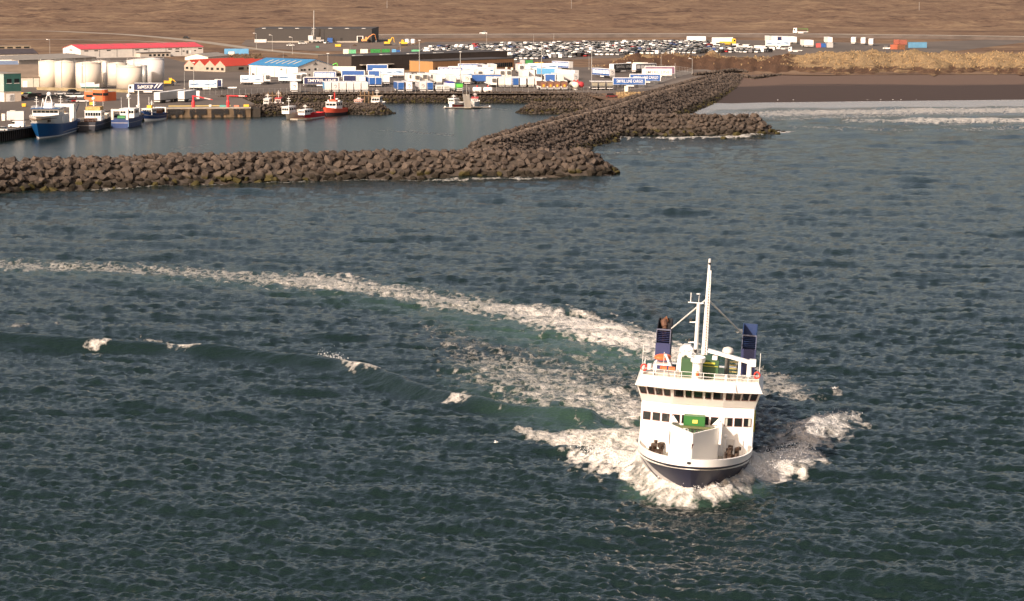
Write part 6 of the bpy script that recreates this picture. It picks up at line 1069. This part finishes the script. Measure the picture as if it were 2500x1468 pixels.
for yy in (-1.9, 1.9): MB().tube((2.2, yy, 2.4), (1.8, yy * .85, 5), .18).build('leg', WHITE, pb); MB().tube((-.5, yy * 1.1, 7), (-.5, yy * 1.1, 7.9), .4, .55, n=10).build('funnel', WHITE, pb)
squash(pb, 2.2, .58)
small_boat('white cabin top showing above the inner mole, leftmost', (646, 268), (660, 260), 3, 2.0, 1.5, [(1, WHITE)], mh=2, cabh=2.2)
small_boat('pink and white cabin top above the inner mole beside the pier post', (676, 268), (684, 260), 3.2, 2.0, 1.5, [(1, WHITE)], mh=3, cabh=2.4, cab=M('pinkish_cabin', (.72, .55, .5), .5), roofm=RED)
small_boat('pink canopied boat above the right end of the inner mole', (870, 268), (882, 262), 4, 2.0, 1.4, [(1, WHITE)], mh=1, cabh=2.0, cab=M('pink_canopy', (.70, .42, .36), .6)); small_boat('white boat with cream nets on its roof at the end of the inner mole', (912, 267), (928, 259), 4.6, 2.2, 1.8, [(1, WHITE)], mh=3, cabh=2.6, cab=WHITE, roofm=M('net_cream', (.55, .42, .28), .8, .3, 2), nwin=3)
pt, L = boat_root('floating_pontoon', 'floating concrete pontoon at the foot of the gangway', (1084, 265), (1198, 264), 'pontoon'); MB().b2(-L / 2, L / 2, -1.6, 1.6, -.4, .45).build('float', CONCRETE, pt); MB().b2(-L / 2, L / 2, 1.62, 1.72, -.2, .35).build('fender_strip', BLACK, pt)
for s_ in (-1, 1): MB().tube((s_ * (L / 2 - .4), 0, .45), (s_ * (L / 2 - .4), 0, .9), .3).build('end_light', WHITE, pt)
p0, p1 = W(1137, 227), W(1142, 262.5, .6); gw = thing('gangway', 'sloping grey gangway from the yard down to the floating pontoon', 'gangway'); mb = MB(); w = Vector((1.3, 0, 0)); mb.add([p0 - w, p0 + w, p1 + w, p1 - w] + [v - Vector((0, 0, .25)) for v in (p0 - w, p0 + w, p1 + w, p1 - w)], BOXF); mb.build('walkway', M('gangway_grey', (.34, .30, .24), .8), gw)
for s_ in (-1, 1): MB().tube(p0 + w * s_ + Vector((0, 0, 1.1)), p1 + w * s_ + Vector((0, 0, 1.1)), .06).tube(p0 + w * s_, p0 + w * s_ + Vector((0, 0, 2.2)), .08).tube(p1 + w * s_, p1 + w * s_ + Vector((0, 0, 1.1)), .08).build('handrail', STEEL, gw)
mb = MB(); a_ = W(1138, 262, .5); mb.add([a_ + Vector((-1, 8, 0)), a_ + Vector((2, 8, 0)), a_ + Vector((7, -1, 0)), a_ + Vector((0, -1, 0))], [(0, 1, 2, 3)]); mb.build('landing_plate', M('gangway_grey', (.34, .30, .24), .8), gw)
small_boat('white and red boat left of the gangway on the pontoon', (1106, 262), (1126, 259), 3.6, 2.2, 1.6, [(.4, M('hull_scarlet', (.5, .05, .04), .5)), (1, WHITE)], mh=1.6, cabh=1.8, cabx=(.4, .8)); small_boat('white boat with red window frames right of the gangway', (1158, 263), (1161, 256), 3.6, 2.4, 1.8, [(1, WHITE)], mh=2, cabh=1.6, roofm=RED)
p = W(1100, 262, .5); r = thing('kiosk', 'small white service post on the left end of the pontoon', 'post', p); MB().b2(-.5, .5, -.4, .4, 0, 1.5).build('body', WHITE, r); MB().b2(-.55, .55, -.45, .45, 1.503, 1.6).build('cap', RED, r)
p = W(722, 250, 0); r = thing('pier', 'timber pier posts behind the inner mole among the cabin tops', 'pier', (W(668, 257, 0).x, W(668, 257, 0).y, 0))
for k in range(4): MB().tube((-2 + k * 1.6, 0, -2), (-2 + k * 1.6, 0, 5.2), .25).build('post', WOOD, r)
MB().b2(-2.5, 3.4, -.6, .6, 3.6, 3.9).build('deck', WOOD, r)
r = thing('pier', 'timber pier posts behind the inner mole beside the pink canopied boat', 'pier', (W(893, 257, 0).x, W(893, 257, 0).y, 0))
for k in range(4): MB().tube((-2 + k * 1.6, 0, -2), (-2 + k * 1.6, 0, 5.4), .25).build('post', WOOD, r)
MB().b2(-2.5, 3.4, -.6, .6, 3.6, 3.9).build('deck', WOOD, r)
p = W(219, 222); r = thing('sailboat_hull', 'white boat laid up on a stand in front of the wide tank', 'boat', (p.x, p.y, ZL + 1.6), R(180)); hull(r, 8, 2.6, 1.5, 1.1, [(1, WHITE)], boot=M('stand_green', (.04, .12, .10), .6), bowfull=.4, draft=.6); MB().b2(-2.6, -2.2, -1, 1, -1.57, -.3).b2(2.2, 2.6, -1, 1, -1.57, -.3).b2(-3, 3, -.2, .2, -1.57, -1.3).build('stand', DGREY, r); MB().b2(-2, 1.5, -.8, .8, .8, 1.7).build('cabin', WHITE, r)
# ================================================================ poles, fence, crane, machines
def pole(x, y, top, label, r=.14, head='twin', mat=STEEL, cat='light mast'):
    p = W(x, y); h = (y - top) / scale_at(x, y); o = thing('light_mast', label, cat, (p.x, p.y, ZL + .02)); MB().tube((0, 0, 0), (0, 0, h), r, r * .6, n=8).build('pole', mat, o); MB().b2(-.3, .3, -.3, .3, 0, .5).build('foot', CONCRETE, o)
    if head == 'twin': MB().box((0, -.1, h), (1.1, .4, .2)).build('lamp_head', WHITE, o)
    elif head == 'arm': MB().tube((0, 0, h), (-1.2, -.3, h + .25), .07).box((-1.3, -.35, h + .25), (.9, .4, .22)).build('lamp_arm', WHITE, o)
    return o
for x, y, tp, lab, rr_, hd_ in [(801, 209, 131, 'tall light mast in front of the dark warehouse gable', .16, 'twin'), (1024, 193, 99, 'tall light mast left of the timber office wing', .18, 'twin'), (1124, 211, 127, 'tall light mast in the middle of the trailer cluster', .18, 'twin'), (1322, 200, 104, 'tall light mast right of the office wing', .17, 'twin'), (1444.5, 201, 115, 'tall light mast in the open right-hand yard', .17, 'twin'), (1438, 170, 136, 'slim pole below the soil bank', .08, None), (473.5, 224, 153, 'dark lamp mast left of the red gabled sheds', .14, 'twin'), (450.5, 218, 175, 'slim pole beside the nearest wave picture trailer', .1, None), (200, 222, 161, 'twin headed lamp mast in front of the wide tank', .12, 'twin'), (209, 226, 142, 'slim tall pole in front of the wide tank', .1, None), (626, 119, 82.5, 'street lamp at the left of the building site', .1, 'arm'), (665, 125, 87, 'street lamp in the middle of the building site', .1, 'arm'), (714, 132, 92, 'street lamp at the right of the building site', .1, 'arm'), (691.5, 146, 127, 'slim pole behind the blue roof', .09, None), (1614, 167, 134, 'slim pole on the soil bank, left of two', .1, None), (1648, 191, 155, 'pole at the bend of the perimeter fence', .12, None), (1690, 182, 144, 'lamp pole beside the perimeter road', .12, 'arm'), (1139, 234, 200, 'slim pole at the head of the gangway', .1, None), (1213, 227, 195, 'slim pole right of the white tanks', .1, None), (733, 229, 204, 'slim pole by the stone slope right of the lone trailer', .1, None), (1188, 110, 80, 'slim pole at the far side of the car lot, left', .08, None), (1303, 105, 84, 'slim pole at the far side of the car lot, middle', .08, None), (1352, 106, 82, 'slim pole at the far side of the car lot, right', .08, None), (122, 138, 98, 'slim street lamp behind the flat grey store', .09, 'arm'), (855, 135, 112, 'slim pole in front of the green containers', .08, None), (977, 125, 100, 'slim pole left of the car lot', .08, None)]: pole(x, y, tp, lab, rr_, hd_)
for x, y, tp, lab in ((945, 26, 3, 'far power pole on the moor, left'), (1395, 26, 0, 'far power pole on the moor, middle'), (2244, 28, 6, 'far power pole on the moor, right')):
    p = W(x, y); h = (y - tp) / scale_at(x, y); o = thing('power_pole', lab, 'pole', (p.x, p.y, ZL + .3)); MB().tube((0, 0, -.5), (0, 0, h), .14, n=6).build('pole', STEEL, o); MB().box((0, 0, h * .93), (2.4, .15, .15)).build('crossarm', WOOD, o)
def fence(pts, label, step=2.35, h=2.3):
    P = [W(*q_) for q_ in pts]; o0 = P[0].copy(); root = thing('fence', label, 'fence', o0); first = None
    for a_, b_ in zip(P[:-1], P[1:]):
        d = b_ - a_; n = max(1, int(d.length / step))
        for k in range(n):
            v = a_ + d * (k / n) - o0; v.z = .02
            if first is None: first = MB().tube((0, 0, 0), (0, 0, h), .045, n=5).build('post', STEEL, root); first.location = v
            else: o = first.copy(); C.objects.link(o); o.parent = root; o.location = v
        MB().tube(a_ - o0 + Vector((0, 0, h - .1)), b_ - o0 + Vector((0, 0, h - .1)), .02, n=4).build('top_wire', STEEL, root); MB().tube(a_ - o0 + Vector((0, 0, .3)), b_ - o0 + Vector((0, 0, .3)), .02, n=4).build('bottom_wire', STEEL, root)
fence([(498, 233), (700, 229.8), (1000, 228.3), (1420, 226)], 'wire fence along the top of the stone slope below the trailers'); fence([(1425, 225), (1560, 218.5), (1600, 207), (1650, 190), (1690, 179), (1640, 172), (1580, 168)], 'wire fence along the perimeter road on the right')
p = W(762, 105); r = thing('mobile_crane', 'mobile crane with very tall slim boom at the far black warehouse', 'crane', (p.x, p.y, ZL + .1)); MB().b2(-2, 7, -1.4, 1.4, .7, 1.8).build('carrier', GREY, r)
for k in range(4):
    for s_ in (-1, 1): MB().tube((-1.2 + k * 2.4, s_ * 1.0, .55), (-1.2 + k * 2.4, s_ * 1.4, .55), .55, n=10).build('wheel', BLACK, r)
MB().b2(-2.2, .6, -1.2, 1.2, 1.8, 4.2).build('cab', LGREY, r); MB().tube((1.0, 0, 1.8), (1.2, 0, 18.8), .36, .22, n=8).build('boom', STEEL, r); lt = MB()
for k in range(9): lt.tube((-.6 + .05 * k, 0, 3.5 + k * .6), (.6 if k % 2 else -.2, 0, 4.2 + k * .6), .06, n=4)
lt.tube((-.8, 0, 3.2), (.9, 0, 9), .1, n=5).tube((.2, 0, 3.2), (1.0, 0, 9), .08, n=5); lt.build('lattice_brace', STEEL, r); MB().b2(9, 12, -1.5, 1.5, .1, 2.8).build('generator', BLUE, r); MB().b2(2.5, 5.2, -1.6, 1.6, 1.8, 3.2).build('counterweight', CONCRETE, r)
def excavator(x, y, label, body, pts, name='excavator', az=0, sc=1.):
    p = W(x, y); r = thing(name, label, 'excavator', (p.x, p.y, ZL + .1), R(az)); r.scale = (sc,) * 3
    for s_ in (-1, 1): MB().prism([(-1.9, 0), (1.9, 0), (2.2, .4), (1.9, .85), (-1.9, .85), (-2.2, .4)], 'y', *sorted((s_ * .8, s_ * 1.4))).build('track', BLACK, r)
    MB().b2(-2, 1.2, -1.3, 1.3, 1.0, 2.1).build('engine_deck', body, r); c = MB().prism([(.1, 2.1), (1.5, 2.1), (1.3, 3.3), (.1, 3.3)], 'y', .2, 1.3).build('cab', body, r); MB().b2(1.2, 1.52, .3, 1.2, 2.3, 3.1).build('window', GLASS, c); MB().b2(-.6, .6, -.6, .6, .5, 1.0).build('slew_ring', DGREY, r)
    for k, (a_, b_) in enumerate(zip(pts[:-1], pts[1:])): MB().tube((a_[0], -.1, a_[1]), (b_[0], -.1, b_[1]), .38 - .08 * k, .3 - .08 * k, n=6).build(['boom', 'boom_elbow', 'arm', 'link'][min(k, 3)], body, r)
    e = pts[-1]; MB().prism([(e[0] - .8, e[1] - .9), (e[0] + .3, e[1] - 1.0), (e[0] + .5, e[1] + .1), (e[0] - .3, e[1] + .2)], 'y', -.7, .5).build('bucket', DGREY, r); return r
OREX = M('excavator_orange', (.75, .30, .10), .5, .1); excavator(891, 105, 'orange excavator with arched boom at the right end of the far black warehouse', OREX, [(1.0, 1.6), (2.6, 3.6), (4.8, 5.0), (5.9, 4.8), (6.6, 1.2)]); excavator(947, 112, 'yellow digger with raised arm on the site left of the car lot', YELLOW, [(1, 1.6), (2.2, 4.2), (3., 4.4), (3.6, 1.5)], sc=1.05); excavator(986, 112, 'yellow loader beside the white silos on the site', YELLOW, [(1, 1.2), (2.0, 2.0), (2.6, 1.2)], 'loader', 180); excavator(412, 210, 'yellow digger with black body right of the storage tanks', YELLOW, [(.6, 1.6), (1.6, 2.8), (3, 1.6)], sc=.95)
p = W(812, 180); r = excavator(812, 180, 'green material handler with folded black arm beside the blue-roofed factory', LGREEN, [(-1.4, 1.6), (.6, 4.2), (2.0, 4.6), (2.6, 2.2)], 'material_handler')
for x, lab in ((994, 'white site silo, left one of two left of the car lot'), (1008.5, 'white site silo, right one of two left of the car lot')):
    p = W(x, 110); r = thing('site_silo', lab, 'silo', (p.x, p.y, ZL + .1)); MB().lathe([(1.3, .9), (1.3, 3.0), (.9, 3.3)], n=14).build('drum', WHITE, r)
    for s_ in (-1, 1): MB().b2(s_ * 1. - .1, s_ * 1. + .1, -.1, .1, 0, .95).build('leg', STEEL, r)
for x, y, w, h, lab in ((1388, 156, 20, 1.9, 'dark soil heap behind the right-hand trailers'), (690, 138, 30, 1.0, 'dark soil heap beside the harbour road'), (866, 113, 14, 1.0, 'dark soil heap on the building site')):
    p = W(x, y); o = MB(); n = 24; rs = random.Random(int(x)); L_ = w / scale_at(x, y) / 2
    for rg in range(6):
        f = rg / 5
        for i in range(n): a_ = 2 * math.pi * i / n; q_ = (1 - f) * (1 + rs.uniform(-.12, .12)); o.v.append((L_ * q_ * math.cos(a_), L_ * q_ * math.sin(a_), h * (math.sin(f * math.pi / 2)) + rs.uniform(-.1, .1) * (f > 0)))
    for rg in range(5):
        for i in range(n): o.f.append((rg * n + i, rg * n + (i + 1) % n, (rg + 1) * n + (i + 1) % n, (rg + 1) * n + i)); o.mi.append(0)
    ob = o.build('soil_heap', M('dark_soil', (.07, .045, .03), .95, .3, .6, bump=.3), None, (p.x, p.y, ZL + .02)); tag(ob, lab, 'soil heap')
p = W(73, 421, 3.2); r = thing('marker_plate', 'small yellow marker plate fixed among the boulders of the near breakwater', 'sign', p + Vector((0, -1.3, 0))); MB().b2(-.6, .6, -.04, .04, -.35, .4).build('plate', M('marker_yellow', (.75, .7, .03), .5), r); MB().tube((0, .06, -2.2), (0, .06, .2), .05).build('post', STEEL, r)
def gull(x, y, z, label, az):
    p = W(x, y, z); r = thing('gull', label, 'bird', p, R(az)); MB().lathe([(.01, -.3), (.08, -.15), (.1, .05), (.05, .25), (.01, .3)], n=8).build('body', WHITE, r, smooth=True).rotation_euler = (0, R(90), 0)
    for s_ in (-1, 1): MB().add([(-.08, s_ * .05, .02), (.1, s_ * .05, .02), (.12, s_ * .4, .18), (-.02, s_ * .75, .1), (-.06, s_ * .4, .16)], [(0, 1, 2, 4), (2, 3, 4)]).build('wing', LGREY, r)
gull(1211, 1080, 3, 'white gull gliding low over the sea left of the bow wave', 20); gull(2037, 948, 2, 'white gull over the small whitecap right of the ferry', 160)
for i, x in enumerate((1899, 1937, 2118, 2150, 2180, 2200, 2237)): gull(x, 244.5 - i * .2, .3, f'white gull standing at the waterline of the beach, {["first", "second", "third", "fourth", "fifth", "sixth", "seventh"][i]} from the left', 40 * i)
# ================================================================ spray and smoke
rs = random.Random(21); sp_ = MB()
def spray(pts, n, wd, h):
    P = [W(a_, b_, 0.) for a_, b_ in pts]
    for k in range(n):
        i = rs.randrange(len(P) - 1); q_ = P[i].lerp(P[i + 1], rs.random()); q_ = q_ + Vector((rs.gauss(0, wd), rs.gauss(0, wd * 1.6), abs(rs.gauss(0, h)) + .6)); s_ = rs.uniform(.02, .06) * rs.choice((.7, 1, 1, 1.6)); sp_.add([q_ + Vector((s_, 0, -s_)), q_ + Vector((-s_, s_, -s_)), q_ + Vector((-s_, -s_, -s_)), q_ + Vector((0, 0, s_))], [(0, 1, 2), (0, 1, 3), (1, 2, 3), (2, 0, 3)])
spray([(1575, 1160), (1600, 1186), (1640, 1206), (1690, 1214), (1750, 1208), (1796, 1188)], 2600, .7, .55); spray([(1800, 1180), (1850, 1160), (1900, 1138), (1965, 1112)], 2600, 1.0, .6); spray([(1600, 1160), (1540, 1142), (1460, 1116)], 2200, 1.5, .4); spray([(1960, 1075), (2000, 1045), (2070, 1024)], 600, 1., .3); spray([(785, 884), (830, 890)], 250, .7, .5)
me_ = bpy.data.meshes.new('spray'); me_.from_pydata(sp_.v, [], sp_.f); me_.materials.append(M('spray_drops', (.8, .8, .8), .5, .02)); o = bpy.data.objects.new('spray', me_); C.objects.link(o); stuff(tag(o, 'fine white spray thrown up by the bow wave of the ferry', 'spray'))
SM = bpy.data.materials.new('diesel_smoke'); SM.use_nodes = True; nt = SM.node_tree; N_ = nt.nodes; Lk = nt.links.new; N_.remove(N_['Principled BSDF']); geo = node('ShaderNodeTexCoord'); pv = node('ShaderNodeVolumePrincipled'); pv.inputs['Color'].default_value = (.25, .22, .2, 1)
n = node('ShaderNodeTexNoise'); n.inputs['Scale'].default_value = 2.2; n.inputs['Detail'].default_value = 4; Lk(geo.outputs['Object'], n.inputs[0]); ln = node('ShaderNodeVectorMath', operation='LENGTH'); Lk(geo.outputs['Object'], ln.inputs[0])
fall = node('ShaderNodeClamp'); Lk(math_('SUBTRACT', 1.0, ln.outputs['Value']), fall.inputs[0]); d_ = node('ShaderNodeClamp'); Lk(math_('MULTIPLY', math_('SUBTRACT', n.outputs[0], .38), 1.6), d_.inputs[0]); Lk(math_('MULTIPLY', math_('MULTIPLY', fall.outputs[0], d_.outputs[0]), .42), pv.inputs['Density']); Lk(pv.outputs[0], N_['Material Output'].inputs['Volume'])
top = ferry.matrix_world @ Vector((-23.9, -5.5, 15.6)); sm_ = MB().sphere((0, 0, 0), 1.0, n=20).build('exhaust_smoke', SM); e_ = top + Vector((-3.2, 6, 2.4)); sm_.location = (top + e_) / 2; d = e_ - top; sm_.rotation_euler = d.to_track_quat('X', 'Z').to_euler(); sm_.scale = (d.length * .62, 1.5, 1.3); stuff(tag(sm_, 'thin dark exhaust smoke drifting from the sooty funnel', 'smoke'))
